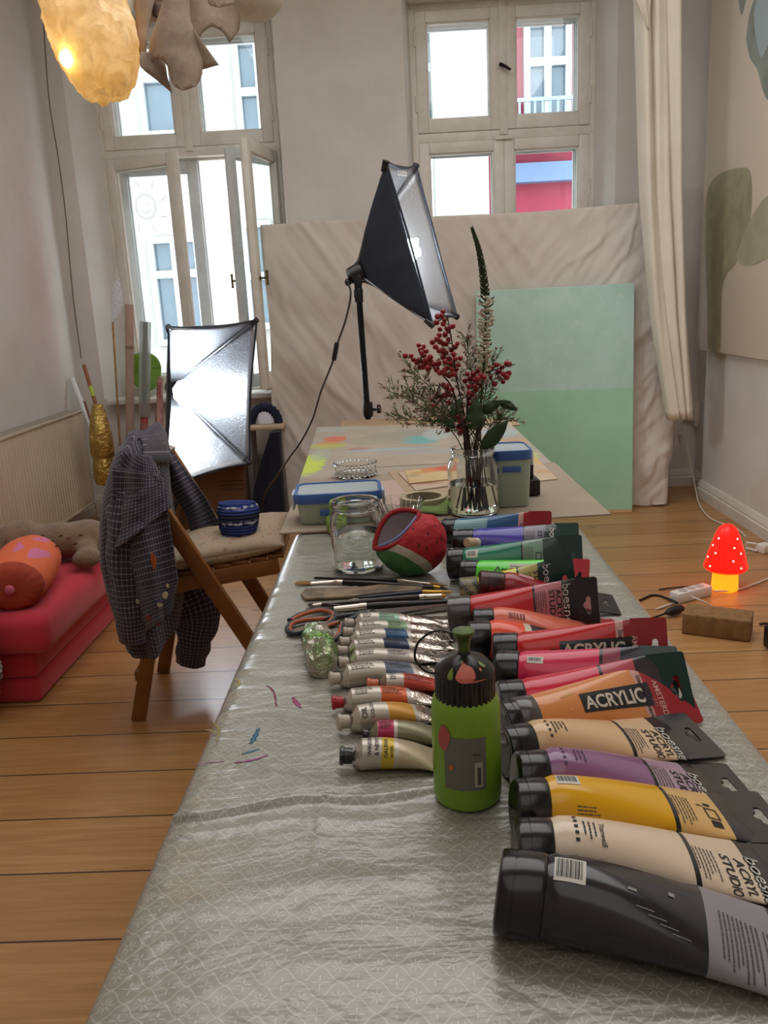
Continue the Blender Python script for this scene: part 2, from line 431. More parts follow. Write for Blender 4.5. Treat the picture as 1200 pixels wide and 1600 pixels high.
for name, W in (('window_1', W1), ('window_2', W2)):
    r, a, c, xm, zt = casement(name, W, None); hw = xm - a - .012
    for hx, sd in ((a, 1), (c, -1)):
        sash(r, 'upper_sash', hx, 5.292, 0, sd, hw, zt + .027, HEAD - .036, .06)
        sash(r, 'outer_upper_sash', hx, 5.46, 0, sd, hw, zt + .027, HEAD - .036, .05, m=wpaint2, label='outer sash with bluish daylight in its colour')
    if name == 'window_2':
        for hx, sd in ((a, 1), (c, -1)):
            sash(r, 'lower_sash', hx, 5.292, 0, sd, hw + .012, SILL + .042, zt - .027, .06)
            sash(r, 'outer_lower_sash', hx, 5.46, 0, sd, hw + .012, SILL + .042, zt - .027, .05, m=wpaint2, label='outer sash with bluish daylight in its colour')
        k = MB(); k.tube([Yp(781, 100, 5.24), Yp(790, 104, 5.225), Yp(798, 109, 5.22)], [.011, .009, .007], 8); k.cyl(Yp(783, 100, 5.29), Yp(783, 101, 5.23), .007)
        P('handle', k, M('dark_iron', '#2c2724', .4, .7), r)['label'] = 'dark iron handle turned sideways'
    else:
        sash(r, 'lower_sash', a, 5.292, math.radians(23), 1, hw + .012, SILL + .042, zt - .027, .062, label='left inner sash standing half open')
        sash(r, 'lower_sash', c, 5.292, math.radians(78), -1, hw + .012, SILL + .042, zt - .027, .062, knob=1.36, label='right inner sash opened wide')
        f, o, u, n = sash(r, 'outer_lower_sash', a, 5.46, 0, 1, hw + .012, SILL + .042, zt - .027, .06, m=wpaint2, label='closed outer sash with a sun drawn on its pane')
        # sun face scratched on the outer pane
        q = MB(); ctr = Yp(228, 323, 5.45); rr = .062
        def sp(x, y): return ctr + Vector((x, -.004, y))
        q.tube([sp(rr * cos(t * PI / 14), rr * 1.15 * sin(t * PI / 14)) for t in range(29)], .0016, 5)
        q.tube([sp(.028 * cos(t), .03 * sin(t) - .008) for t in [PI + .3 + i * (PI - .6) / 8 for i in range(9)]], .0016, 5)
        for e in (-.017, .017): q.tube([sp(e, .018), sp(e, .008)], .0018, 5)
        for i in range(8):
            t = i * PI / 4 + .25; q.tube([sp(.1 * cos(t), .115 * sin(t)), sp(.142 * cos(t + .1), .165 * sin(t + .1))], .0015, 5)
        P('sun_drawing', q, M('grease_pencil', '#b9c6c6', .6), f)
        sash(r, 'outer_lower_sash', c, 5.45, math.radians(59), -1, hw - .02, SILL + .044, zt - .03, .05, m=wpaint2, knob=1.36, label='right outer sash opened inwards')
    hinges(r, (W[0] + .03, W[1] - .03), (1.0, 1.8, 2.3, 2.65))
# ------------------------------------------------------------------ houses across the courtyard
fac = M('cream_facade', '#9a958d', .9, var='#949088', vs=1.2); redf = M('crimson_facade', '#83263a', .85, var='#7b2236', vs=2)
dpane = M('dark_pane', '#52626d', .12, var='#485863', vs=2, spec=.8); wht = M('white_joinery', '#a0a6a9', .5)
YH = 13.0
def house_window(par, x0, x1, z0, z1, bars_z=(), bars_x=(), y=YH, name='window'):
    b = MB(); f = .09
    b.box(((x0 + x1) / 2, y - .03, z0 + f / 2), (x1 - x0, .14, f)); b.box(((x0 + x1) / 2, y - .03, z1 - f / 2), (x1 - x0, .14, f))
    b.box((x0 + f / 2, y - .032, (z0 + z1) / 2), (f - .002, .13, z1 - z0 - .1)); b.box((x1 - f / 2, y - .032, (z0 + z1) / 2), (f - .002, .13, z1 - z0 - .1))
    for z in bars_z: b.box(((x0 + x1) / 2, y - .03, z), (x1 - x0, .12, .11))
    for x in bars_x: b.box((x, y - .033, (z0 + z1) / 2), (.1, .118, z1 - z0 - .1))
    w = P(name, b, wht, par, smooth=False); g = MB().box(((x0 + x1) / 2, y + .01, (z0 + z1) / 2), (x1 - x0 - .05, .03, z1 - z0 - .05)); P('pane', g, dpane, w, smooth=False)
h1 = thing('apartment_house', 'pale cream house front across the courtyard, seen through the left window', 'building', (-2, YH + .5, -6))
P('facade', MB().box((-4.95, YH + .5, 2), (10.1, 1, 16)), fac, h1, smooth=False)
def hw_px(par, xa, ya, xb, yb, bz=(), bx=(), y=YH):
    p, q = Yp(xa, yb, y), Yp(xb, ya, y); house_window(par, p.x, q.x, p.z, q.z, [p.z + (q.z - p.z) * k for k in bz], [p.x + (q.x - p.x) * k for k in bx], y)
hw_px(h1, 226, 118, 282, 218, (), (), YH)
hw_px(h1, 375, 60, 405, 222, (.48,), (), YH)
hw_px(h1, 250, 368, 312, 540, (.66,), (.5,), YH)
hw_px(h1, 390, 345, 424, 515, (.5,), (), YH)
h2 = thing('apartment_house', 'crimson house front with white balcony window, seen through the right window', 'building', (3, YH + .9, -6))
P('facade', MB().box((6.0, YH + .9, 2), (10.4, 1, 16)), redf, h2, smooth=False)
p, q = Yp(684, 420, YH - .1), Yp(758, -40, YH - .1)
P('white_bay', MB().box(((p.x + q.x) / 2, YH + .15, 2.4), (q.x - p.x, .6, 14)), M('white_render', '#92958f', .9), h2, smooth=False)['label'] = 'white rendered bay'
hw_px(h2, 818, 30, 892, 204, (.62,), (.5,), YH + .4)
hw_px(h2, 655, 40, 684, 206, (.6,), (), YH + .4)
p, q = Yp(800, 283, YH), Yp(925, 246, YH)
P('blue_band', MB().box((p.x + 3.3, YH + .3, (p.z + q.z) / 2), (6.6, .25, q.z - p.z)), M('blue_grey_render', '#5c6e8b', .8), h2, smooth=False)['label'] = 'blue-grey band below the balcony'
b = MB(); p, q = Yp(800, 206, YH - .2), Yp(896, 152, YH - .2)
b.box(((p.x + q.x) / 2, YH - .2, q.z), (q.x - p.x, .05, .05)); b.box(((p.x + q.x) / 2, YH - .2, p.z + .05), (q.x - p.x, .05, .05))
for i in range(9): b.box((p.x + (q.x - p.x) * i / 8, YH - .2, (p.z + q.z) / 2), (.03, .03, q.z - p.z))
b.box(((p.x + q.x) / 2, YH + .1, p.z - .03), (q.x - p.x, .7, .08))
P('balcony_railing', b, M('grey_railing', '#7d8b9c', .5), h2, smooth=False)
b = MB().box((0, 9, -6.1), (24, 8, .2)); struct('ground', b, M('courtyard_paving', '#8a877f', .9), smooth=False)
# ------------------------------------------------------------------ daylight and added fill lights
w = bpy.data.worlds.new('overcast'); SC.world = w; w.use_nodes = True
w.node_tree.nodes['Background'].inputs[0].default_value = (.86, .93, 1.0, 1); w.node_tree.nodes['Background'].inputs[1].default_value = SKY
def area(name, loc, rot, size, e, color=(1, 1, 1), sy=None):
    l = bpy.data.lights.new(name, 'AREA'); l.energy = e; l.color = color; l.size = size
    if sy: l.shape = 'RECTANGLE'; l.size_y = sy
    o = bpy.data.objects.new(name, l); o.location = loc; o.rotation_euler = rot; COL.objects.link(o); return o
area('rear_fill', (.0, -.7, CEIL - .06), (0, 0, 0), 2.0, FILL_A, (1, .99, .97))  # added unseen fill behind the camera, not a fixture of the room
area('overhead_fill', (.2, 2.4, CEIL - .06), (0, 0, 0), 2.6, FILL_B, (1, 1, 1))  # added unseen fill over the tables to lift the interior brightness

# ------------------------------------------------------------------ radiator, wire, sticks in the left corner
b = MB(); RX, RY0, RY1, RZ0, RZ1 = -1.85, 3.2, 4.80, .12, .675
rad = thing('radiator', 'cream ribbed panel radiator on the left wall', 'radiator', (-1.89, 4.0, 0.1))
rp = M('radiator_enamel', '#cdbfa8', .4, var='#c6b79f', vs=4)
n = 46; prof = []
for i in range(n):
    y0 = RY0 + (RY1 - RY0) * i / n; d = (RY1 - RY0) / n
    prof += [(RX - .007, y0), (RX - .007, y0 + d * .38), (RX, y0 + d * .5), (RX, y0 + d * .88)]
rows = [(RX + .0, -1)]
b.rings([[(x if z not in (RZ0, RZ1) else RX - .008, y, z) for x, y in prof] for z in (RZ0, RZ0 + .035, RZ1 - .035, RZ1)], closed=False)
b.box((RX - .012, (RY0 + RY1) / 2, (RZ0 + RZ1) / 2), (.012, RY1 - RY0, RZ1 - RZ0))
b.box((RX - .004, (RY0 + RY1) / 2, RZ1 - .006), (.012, RY1 - RY0, .014), bev=.003); b.box((RX - .004, (RY0 + RY1) / 2, RZ0 + .006), (.012, RY1 - RY0, .014), bev=.003)
P('front_panel', b, rp, rad, angle=25)
b = MB().box((-1.935, (RY0 + RY1) / 2, (RZ0 + RZ1) / 2), (.012, RY1 - RY0, RZ1 - RZ0 - .02)); P('rear_panel', b, rp, rad)
for y in (RY0, RY1): P('side_cover', MB().box((-1.895, y, (RZ0 + RZ1) / 2), (.09, .004, RZ1 - RZ0), bev=.001), rp, rad)
b = MB()
for i in range(5): b.box((-1.865 - i * .016, (RY0 + RY1) / 2, RZ1 + .002), (.006, RY1 - RY0, .01))
for i in range(14): b.box((-1.897, RY0 + .05 + i * .115, RZ1), (.08, .008, .006))
P('top_grille', b, M('grille_enamel', '#b3aa9c', .5), rad)
b = MB().tube(smooth_path([(-1.86, 4.80, .30), (-1.85, 4.84, .29), (-1.87, 4.9, .25), (-1.9, 4.93, .28), (-1.93, 4.95, .5)]), .006, 8)
b.tube(smooth_path([(-1.9, 4.80, .17), (-1.88, 4.87, .12), (-1.88, 4.9, 0.01)]), .008, 8); P('pipe', b, M('white_pipe', '#d8d4cc', .4), rad)
b = MB().tube(smooth_path([Yp(66, 0, 5.02), Yp(76, 150, 5.04), Yp(90, 240, 5.05), Yp(102, 330, 5.06), Yp(110, 420, 5.07), Yp(116, 480, 5.07), Yp(127, 560, 5.07)], 6), .0035, 6)
tag(P('hanging_wire', b, M('wire_brown', '#6b5b45', .6)), 'thin wire hanging down the wall in the left corner', 'wire')
def stick(name, label, cat, a, c, r, m, group=None, bands=(), n=12):
    a, c = Vector(a), Vector(c); t = thing(name, label, cat, a, group)
    P('shaft', MB().tube([a, (a + c) / 2, c], r, n), m, t)
    for nm, k0, k1, mm in bands: P(nm, MB().cyl(a + (c - a) * k0, a + (c - a) * k1, r * 1.06), mm, t)
    return t
def base_at(px, py, Y):   # floor point under a leaning stick
    return Yp(px, py, Y)
card = M('pink_cardboard', '#b59a8c', .75, var='#ad9183', vs=8)
a = Yp(197, 760, 4.75); a.z = .0; stick('cardboard_tube', 'long dull pink cardboard tube standing upright beside the gold-wrapped bottle', 'tube', a, Yp(202, 476, 4.88), .024, card, 'tubes in the left corner', [('tape_band', .80, .815, M('brown_tape', '#8d7464', .5))], 20)
def clear_mat():
    m = NT('clear_film'); tr = m.node('ShaderNodeBsdfTransparent'); tr.inputs[0].default_value = (.93, .95, .95, 1); lw = m.node('ShaderNodeLayerWeight'); lw.inputs[0].default_value = .5; m.col('#d5dcdc'); m.set(Roughness=.15)
    mx = m.node('ShaderNodeMixShader'); m.l.new(m.math('ADD', .12, m.math('MULTIPLY', lw.outputs['Facing'], .35)), mx.inputs[0]); m.l.new(tr.outputs[0], mx.inputs[1]); m.l.new(m.b.outputs[0], mx.inputs[2]); m.l.new(mx.outputs[0], m.out.inputs[0]); return m.m
clear = clear_mat()
a = Yp(219, 790, 4.6); a.z = 0; c = Yp(227, 503, 4.72)
t = thing('plastic_tube', 'clear plastic tube with a grey core above a brown stained lower half', 'tube', a, 'tubes in the left corner')
d = c - a; P('clear_sleeve', MB().tube([a + d * .55, c], .031, 20, False), clear, t, solid=.002)
P('grey_core', MB().cyl(a + d * .3, c, .014), M('grey_core', '#6f6a68', .35, .5), t)
P('brown_roll', MB().cyl(a, a + d * .62, .022), M('stained_paper', '#8f6f60', .7, var='#a33a3e', vs=14), t)
a = Yp(243, 790, 4.55); a.z = 0
b = MB(); c = Yp(250, 590, 4.72); d = c - a; rr = []
for i in range(9):
    k = i / 8; rr.append([a + d * k + Vector((cos(q * PI / 7) * .034 * (.7 + .4 * sin(3 * k + 1)), sin(q * PI / 7) * .03, .012 * sin(q * 2 + k * 9))) for q in range(14)])
b.rings(rr); tag(P('wrapped_bundle', b, M('pinkish_wrap', '#b58f86', .35, var='#8e4a4a', vs=11, coat=.4)), 'pinkish plastic-wrapped bundle leaning behind the softbox edge', 'bundle')
tube_w = M('white_tube', '#dcdcdc', .35)
a = Yp(150, 690, 4.72); stick('tube', 'white tube leaning into the corner behind the radiator', 'tube', (a.x + .03, a.y, max(a.z - .1, .3)), Yp(112, 592, 4.92), .017, tube_w, 'tubes in the left corner')
wood_st = M('orange_stick_wood', '#9a5f37', .5, var='#87512d', vs=15)
a = Yp(170, 700, 4.72); stick('stick', 'short brown stick with a lime green band leaning in the corner', 'stick', a, Yp(131, 570, 4.86), .011, wood_st, 'sticks in the left corner', [('lime_band', .62, .74, M('lime_tape', '#b5cf45', .5))])
a = Yp(160, 715, 4.62); stick('stick', 'thin dark brown stick at the radiator edge', 'stick', a, Yp(132, 627, 4.72), .007, M('brown_stick', '#7d5034', .55), 'sticks in the left corner')
bam = M('bamboo', '#b58d55', .45, var='#9c7544', vs=20)
a = Yp(188, 760, 4.9); a.z = 0; t = stick('butterfly_net', 'bamboo cane with a small white net at its top', 'net', a, Yp(176, 500, 4.98), .006, bam)
def net_mat():
    m = NT('white_net'); m.col('#e4e8ee'); m.set(Roughness=.8); tr = m.node('ShaderNodeBsdfTransparent'); mx = m.node('ShaderNodeMixShader'); m.l.new(m.math('ADD', .3, m.math('MULTIPLY', m.noise(m.obj(), 60, 3), .5)), mx.inputs[0]); m.l.new(tr.outputs[0], mx.inputs[1]); m.l.new(m.b.outputs[0], mx.inputs[2]); m.l.new(mx.outputs[0], m.out.inputs[0]); return m.m
b = MB(); h0 = Yp(176, 503, 4.98); h1 = Yp(187, 436, 4.98)
def netf(u, v):
    c = h0.lerp(h1, u); w = .033 * sin(PI * min(1, u * .9 + .06)) ** .7 + .004; a = v * 2 * PI
    return c + Vector((w * cos(a) * .9 + .012 * sin(u * 5), w * .45 * sin(a), .004 * sin(a * 5 + u * 7)))
b.grid(netf, 18, 24); P('net', b, net_mat(), t)
# gold wrapped bottle
b = MB(); base = Yp(165, 757, 4.55)
gp = [(.03, 0), (.052, .01), (.06, .05), (.057, .11), (.05, .15), (.06, .19), (.064, .25), (.058, .31), (.046, .37), (.034, .43), (.03, .45)]
rr = []
for i in range(len(gp) * 3):
    k = i / (len(gp) * 3 - 1) * (len(gp) - 1); j = min(int(k), len(gp) - 2); f = k - j
    r = gp[j][0] * (1 - f) + gp[j + 1][0] * f; h = gp[j][1] * (1 - f) + gp[j + 1][1] * f
    rr.append([base + Vector((cos(a) * r * (1 + .16 * fbm((cos(a) * 2, sin(a) * 2, h * 14))), sin(a) * r * (1 + .16 * fbm((cos(a) * 2 + 5, sin(a) * 2, h * 14))), h)) + Vector((.03 * h, 0, 0)) for a in [q * 2 * PI / 26 for q in range(26)]])
b.rings(rr); gold = M('gold_foil', '#c9ad62', .24, .95, bump=(38, 1, .014))
t = thing('wrapped_bottle', 'gold foil wrapped bottle shape standing in the left corner', 'wrapped bottle', base); P('foil', b, gold, t, angle=20)
# it stands on a low block hidden by the shirt
b = MB().lathe([(.03, 0), (.03, .006), (.009, .008), (.009, base.z - .006), (.024, base.z - .004), (.024, base.z - .001)], (base.x + .02, base.y + .02, 0), 18); tag(P('slim_stand', b, M('grey_plinth', '#b3aca2', .7)), 'slim pale stand under the gold-wrapped bottle', 'stand')
b = MB(); p = Yp(183, 718, 4.5); b.tube([p + Vector((-.012, 0, .02)), p + Vector((.02, 0, .025))], .01, 8); b.tube([p + Vector((.012, 0, .02)), p + Vector((.02, 0, -.2))], .011, 8)
b.tube([p + Vector((.02, 0, -.2)), Vector((p.x + .02, p.y, 0))], .009, 8)
tag(P('clamp_stand', b, M('black_plastic', '#16161a', .35)), 'black clamp stand just right of the gold-wrapped bottle', 'stand')
# green leaf plant on the sill
pr = Yp(225, 612, 5.12); t = thing('potted_plant', 'large round green leaf on the sill of the left window', 'plant', (pr.x, pr.y, SILL + .002))
b = MB(); lc = Yp(228, 577, 5.12)
def leaf(u, v):
    a = v * 2 * PI; r = u * (1 - .12 * cos(a - 1.2)); return lc + Vector((.105 * r * cos(a), .03 * u * sin(a * 2) - .02 * u * u, .118 * r * sin(a)))
b.grid(leaf, 8, 30); P('leaf', b, M('leaf_green', '#6e9a3f', .35, var='#7dab48', vs=9, sss=.2), t, solid=.002)
P('stem', MB().tube(smooth_path([lc + Vector((.0, .015, -.03)), lc + Vector((.0, .03, -.12)), (pr.x, pr.y + .03, SILL + .03)]), .005, 8), M('stem_green', '#5e8434', .5), t)
P('pot', MB().lathe([(.03, 0), (.035, .002), (.04, .05), (.036, .05), (.034, .02), (.001, .02)], (pr.x, pr.y + .03, SILL + .002), 24), M('pot_cream', '#c9c0ae', .6), t)
# ------------------------------------------------------------------ box, bin, stool and dark fabric under the left window
p0 = Vector((-.93, 4.72, 0))
cb = M('brown_carton', '#7a5738', .8, var='#714f32', vs=5)
t = thing('cardboard_box', 'brown cardboard box on the floor under the lit softbox', 'box', (-1.13, 4.72, 0))
b = MB().box((-1.15, 4.86, .165), (.46, .34, .33), bev=.004); P('carton', b, cb, t)
b = MB().box((-1.13, 4.66, .335), (.46, .14, .006), Matrix.Rotation(-.15, 3, 'X')); b.box((-1.13, 5.01, .338), (.46, .12, .006)); P('flap', b, cb, t)
b = MB(); 
for z in (.24, .215, .19): b.box((-1.0, 4.688, z), (.14, .001, .006))
P('print', b, M('carton_print', '#5a3e27', .8), t)['label'] = 'dark printed lines'
s0 = Yp(412, 664, 4.8)
t = thing('stool', 'low grey stool under the sill beside the backdrop', 'stool', (s0.x, 4.85, 0))
P('stool_top', MB().box((s0.x, 4.86, s0.z - .012), (.24, .22, .024), bev=.006), M('birch_ply', '#c2ab8e', .5), t)
for sx in (-.09, .09):
    for sy in (-.08, .08): P('leg', MB().beam((s0.x + sx, 4.86 + sy, s0.z - .024), (s0.x + sx * 1.1, 4.86 + sy * 1.1, 0), .03, .03, (0, 1, 0)), M('grey_stool_paint', '#77746f', .6), t)
b = MB(); c = Vector((s0.x, 4.86, s0.z))
def hat(u, v):
    a = v * PI; r = .085 + .026 * cos(u * 2 * PI)
    return c + Vector((r * cos(a) * .95, .03 * sin(u * 2 * PI), max(.002, r * sin(a) * 1.1) + .006 * sin(a * 23)))
b.grid(hat, 12, 48); t = thing('ruffled_scarf', 'navy ruffled scarf arched over white paper on the low stool', 'scarf', c); P('ruffle', b, M('navy_wool', '#171e33', .9, var='#202a45', vs=60, bump=(120, .8, .01)), t)
b = MB(); rr = [[c + Vector((cos(q) * r * (1 + .2 * sin(q * 3 + h * 40)), sin(q) * r * .4 - .01, h)) for q in [k * 2 * PI / 14 for k in range(14)]] for r, h in ((.052, .002), (.05, .03), (.036, .06), (.012, .085))]
b.rings(rr); tag(P('crumpled_paper', b, M('white_paper', '#d6d8e0', .8), angle=15), 'crumpled white paper inside the navy scarf', 'paper')
t0 = Vector((-.83, 4.60, 0))
b = MB(); rr = []
for z, x0, x1 in ((0, -.90, -.70), (.2, -.86, -.70), (.4, -.79, -.695), (.52, -.74, -.69)):
    rr.append([(x0, 4.62, z), ((x0 + x1) / 2, 4.6 + .01 * sin(z * 20), z), (x1, 4.62, z), (x1, 4.70, z), ((x0 + x1) / 2, 4.71, z), (x0, 4.70, z)])
b.rings(rr); tag(P('folded_backdrop_bag', b, M('navy_bag', '#14172a', .8), angle=20), 'navy fabric bag leaning against the left edge of the backdrop', 'bag')
# ------------------------------------------------------------------ cloth backdrop on its frame
t = thing('photo_backdrop', 'wrinkled off-white cloth backdrop standing in front of the window wall', 'backdrop', (.35, 4.75, 0))
BL, BR_ = Vector((-.75, 4.86, 0)), Vector((1.47, 4.60, 0)); bx = (BR_ - BL).normalized(); by = Vector((-bx.y, bx.x, 0)); BW = (BR_ - BL).length; BH = 1.64
def drape(s, z, amp=1):
    k = s / BW
    f = .016 * fbm((s * 2.2 + z * 1.6, z * .5 - s * .4, .3)) + .008 * sin((s * .75 + z) * 9 + 2.5 * fbm((s, z, 2))) * (1 - k) ** 1.2
    f += .030 * abs(fbm((s * 5 - z * 4.2, z * 1.7, 4))) * max(0, k - .4) * 2 + .012 * abs(fbm((s * 6 + z * 4.5, z * 1.2, 7)))
    ph = (s + .5 * z) * 8.5 + 1.6 * fbm((s * 1.5, z * 1.5, 5), 2); f += .013 * max(0, 1 - abs(sin(ph)) * 3.2) * max(0, 1 - k * 1.3) * (.4 + .6 * abs(fbm((s * 2, z * 2, 9), 2)) * 2)
    ph = (s - .6 * z) * 11 + 2.2 * fbm((s * 2.5, z * 2.0, 6), 2); f += .012 * max(0, 1 - abs(sin(ph)) * 3.5) * max(0, k - .35) * 1.5 * (.3 + abs(fbm((s * 3, z * 3, 2), 2)) * 2)
    return f * amp
def bdf(u, v):
    # u along the width with wrap round both sides, v from the floor over the top
    s = -.16 + u * (BW + .36); z = v * (BH + .14); dep = 0
    zz = min(z, BH); over = max(0, z - BH)
    top = .06 * zz / BH
    q = drape(min(max(s, 0), BW), zz)
    x = s; y = top - q
    if s < 0: x = 0 + .02 * sin(zz * 7) * .5; y = top - s + .012 * sin(zz * 9 + s * 30)
    if s > BW: x = BW + .03 * sin(zz * 5) + .02 * fbm((zz * 3, s * 4, 1)) + (.0); y = top + (s - BW) + .03 * fbm((zz * 2.4, s * 9, 3))
    if x >= BW * .96 and s <= BW: y -= .02 * fbm((zz * 4, s * 12, 8))
    sag = .012 * sin(u * PI * 2.2 + .4)
    flo = .018 * abs(sin(s * 9 + 1.2 * fbm((s * 3, 0, 0)))) if v == 0 else 0
    return BL + bx * x + by * (y + over) + Vector((0, 0, max(.004, zz + sag * (zz / BH) - (over * .15) + flo)))
b = MB().grid(bdf, 260, 130)
P('cloth', b, M('offwhite_cotton', '#d2cac1', .9, var='#cbc2b8', vs=4, bump=(60, .12, .003), sheen=.2), t, solid=.002, angle=80)
b = MB()
for s in (.03, BW - .03): b.cyl(BL + bx * s + by * .09, BL + bx * s + by * .1 + Vector((0, 0, BH - .03)), .016)
b.cyl(BL + bx * .03 + by * .1 + Vector((0, 0, BH - .03)), BL + bx * (BW - .03) + by * .1 + Vector((0, 0, BH - .03)), .016)
P('frame', b, M('frame_tube', '#8e8a84', .4, .5), t)
# mint canvas leaning on it
t = thing('canvas', 'tall mint green two-tone canvas leaning against the backdrop', 'painting', (.85, 4.52, 0))
c0 = Zp(988, 801, 0.0); cdir = (bx).normalized(); cn = Vector((cdir.y, -cdir.x, 0)); CW, CH = .84, 1.235; lean = .075
cu = -cdir; up = (Vector((0, 0, CH)) - cn * lean * 1.6).normalized()
def cvm():
    m = NT('mint_paint'); o = m.obj(); z = m.sep(o)[2]
    n = m.noise(o, 5, 5, .6); n2 = m.noise(o, 22, 4, .6)
    up_ = m.mix(m.step(n, .3, .7), '#a6c9ba', '#b4d3c8'); up_ = m.mix(m.math('MULTIPLY', m.step(n2, .55, .75), .3), up_, '#cddad1')
    lo = m.mix(m.step(n, .35, .65), '#98c8aa', '#a0cdb1')
    col = m.mix(m.step(z, .681, .684), lo, up_); col = m.mix(m.step(z, .021, .018), col, '#c9aa7e'); m.col(col); m.set(Roughness=.55); m.bump(n2, .1, .002); return m.m
b = MB(); th = cn * .028
A = [c0, c0 + cu * CW, c0 + cu * CW + up * CH, c0 + up * CH]
b.add([q + cn * .0 for q in A] + [q - cn * .028 for q in A], [(0, 1, 2, 3), (7, 6, 5, 4), (0, 4, 5, 1), (1, 5, 6, 2), (2, 6, 7, 3), (3, 7, 4, 0)])
P('painted_canvas', b, cvm(), t, smooth=False, bev=.003)
for k_ in (.02, CW - .02): P('stretcher_bar', MB().beam(c0 - cn * .03 + cu * k_ + up * .02, c0 - cn * .03 + cu * k_ + up * (CH - .02), .03, .018, cn), M('pine_bar', '#b58f63', .6), t)
# curtain
b = MB(); Lp = [(990, 0), (1001, 300), (1020, 500), (1045, 656)]; Rp = [(1066, 0), (1069, 300), (1074, 500), (1081, 650)]
YC = 4.42
def ip(tab, k):
    k *= 3; i = min(int(k), 2); f = k - i; a, c = tab[i], tab[i + 1]; return Yp(a[0] + (c[0] - a[0]) * f, a[1] + (c[1] - a[1]) * f, YC)
def cur(u, v):
    v2 = v * 1.12 - .12
    a, c = ip(Lp, max(v2, 0)), ip(Rp, max(v2, 0))
    if v2 < 0: a = a + Vector((-.1 * (-v2), 0, -v2 * 5)); c = c + Vector((0, 0, -v2 * 5))
    p = a.lerp(c, u); ph = u * 2 * PI * 3.3 + .5 * sin(v * 3) + .3
    d = .045 * sin(ph) + .012 * sin(ph * 2.3 + v * 4)
    return p + Vector((.018 * cos(ph), d, .004 * sin(u * 30) if v > .98 else 0))
b.grid(cur, 110, 40); t = thing('curtain', 'cream cotton curtain hanging right of the backdrop', 'curtain', Yp(1060, 655, YC)); P('curtain_cloth', b, M('cream_curtain', '#dfd8c9', .9, var='#d9d1c0', vs=3, bump=(250, .15, .002), sss=.1), t, solid=.003, angle=80)
b = MB()
def tail(u, v):
    a = Yp(983, -30, YC - .06).lerp(Yp(1013, 45, YC - .07), v); c = Yp(1020, -30, YC - .06).lerp(Yp(1013, 46, YC - .06), v); p = a.lerp(c, u); return p + Vector((0, .012 * sin(u * 9), 0))
b.grid(tail, 14, 10); P('folded_corner', b, M('cream_curtain'), t, solid=.003)
# ------------------------------------------------------------------ large canvas on the right wall
PX = XR - .035
p1, p2 = Xp(1097, 547, PX), Xp(1103, 0, PX)
y1 = (p1.y + p2.y) / 2; zb = p1.z; y0 = y1 - 2.3; zt_ = zb + 2.15
t = thing('canvas', 'huge cream canvas with grey-green plant shapes on the right wall', 'painting', (PX, (y0 + y1) / 2, zb))
P('canvas_ground', MB().box((XR - .018, (y0 + y1) / 2, (zb + zt_) / 2), (.034, y1 - y0, zt_ - zb), bev=.003), M('cream_ground', '#d9ccbd', .8, var='#d3c8b6', vs=2, bump=(80, .1, .002)), t)
def shape(pts, name, m, k=0):
    q = [Xp(x, y, PX - .0006 - k * .0006) for x, y in pts]; s = smooth_path(q + [q[0]], 5)[:-1]; b = MB()
    b.prism([(-v.y, v.z) for v in s], (PX - .0008 - k * .0006, 0, 0), (0, -1, 0), (0, 0, 1), .0007)
    P(name, b, m, t, smooth=False)
gg = M('greygreen_paint', '#a09a7c', .6, var='#8f8d72', vs=11, bump=(30, .2, .003)); gg2 = M('greygreen_pale', '#b1ab90', .6, var='#a39f85', vs=9); gb = M('greyblue_paint', '#8f9790', .6, var='#7f867c', vs=9)
shape([(1106, 545), (1105, 470), (1103, 415), (1103, 360), (1104, 310), (1112, 284), (1132, 268), (1160, 262), (1172, 268), (1175, 300), (1172, 345), (1162, 380), (1150, 410), (1135, 430), (1127, 460), (1124, 546)], 'plant_shape', gg)
shape([(1150, 400), (1172, 345), (1185, 322), (1205, 305), (1260, 320), (1262, 400), (1205, 402), (1178, 414), (1158, 413)], 'plant_shape', gg2, 1)
shape([(1166, 60), (1172, 20), (1186, -12), (1230, -40), (1260, 20), (1250, 110), (1215, 150), (1200, 156), (1192, 140), (1184, 110), (1172, 90)], 'plant_shape', gb)
shape([(1178, 20), (1184, 0), (1200, -16), (1212, 30), (1196, 80), (1188, 88), (1180, 50)], 'plant_shape', M('pale_blue_paint', '#9fb0b4', .6), 1)
shape([(1154, -10), (1166, -8), (1164, 6), (1159, 24), (1155, 8)], 'plant_shape', gb)
# socket on the side wall
c = Xp(1088, 645, 1.79)
t = thing('wall_socket', 'white wall socket with plugs behind the curtain', 'socket', (1.79, c.y, c.z - .05))
P('socket_plate', MB().box((1.785, c.y, c.z), (.03, .085, .16), bev=.006), M('socket_white', '#d9cfc4', .4), t)
b = MB()
for dz in (-.035, .035): b.lathe([(.02, 0), (.02, .03), (.012, .035), (.008, .06)], (1.77, c.y, c.z + dz), 16, (-1, 0, 0))
P('plug', b, M('plug_cream', '#d6cdb4', .4), t)
b = MB().tube(smooth_path([(1.71, c.y, c.z - .035), (1.69, c.y - .02, c.z - .12), Xp(1072, 690, 1.70), Xp(1081, 735, 1.70), Xp(1087, 765, 1.70), Zp(1092, 786, .012), Zp(1104, 805, .006), Zp(1122, 816, .006), Zp(1150, 826, .006), Zp(1165, 838, .006)], 8), .0045, 8)
tag(P('extension_cable', b, M('cream_cord', '#cfc6b6', .5)), 'cream cord running from the wall socket down along the baseboard', 'cord')
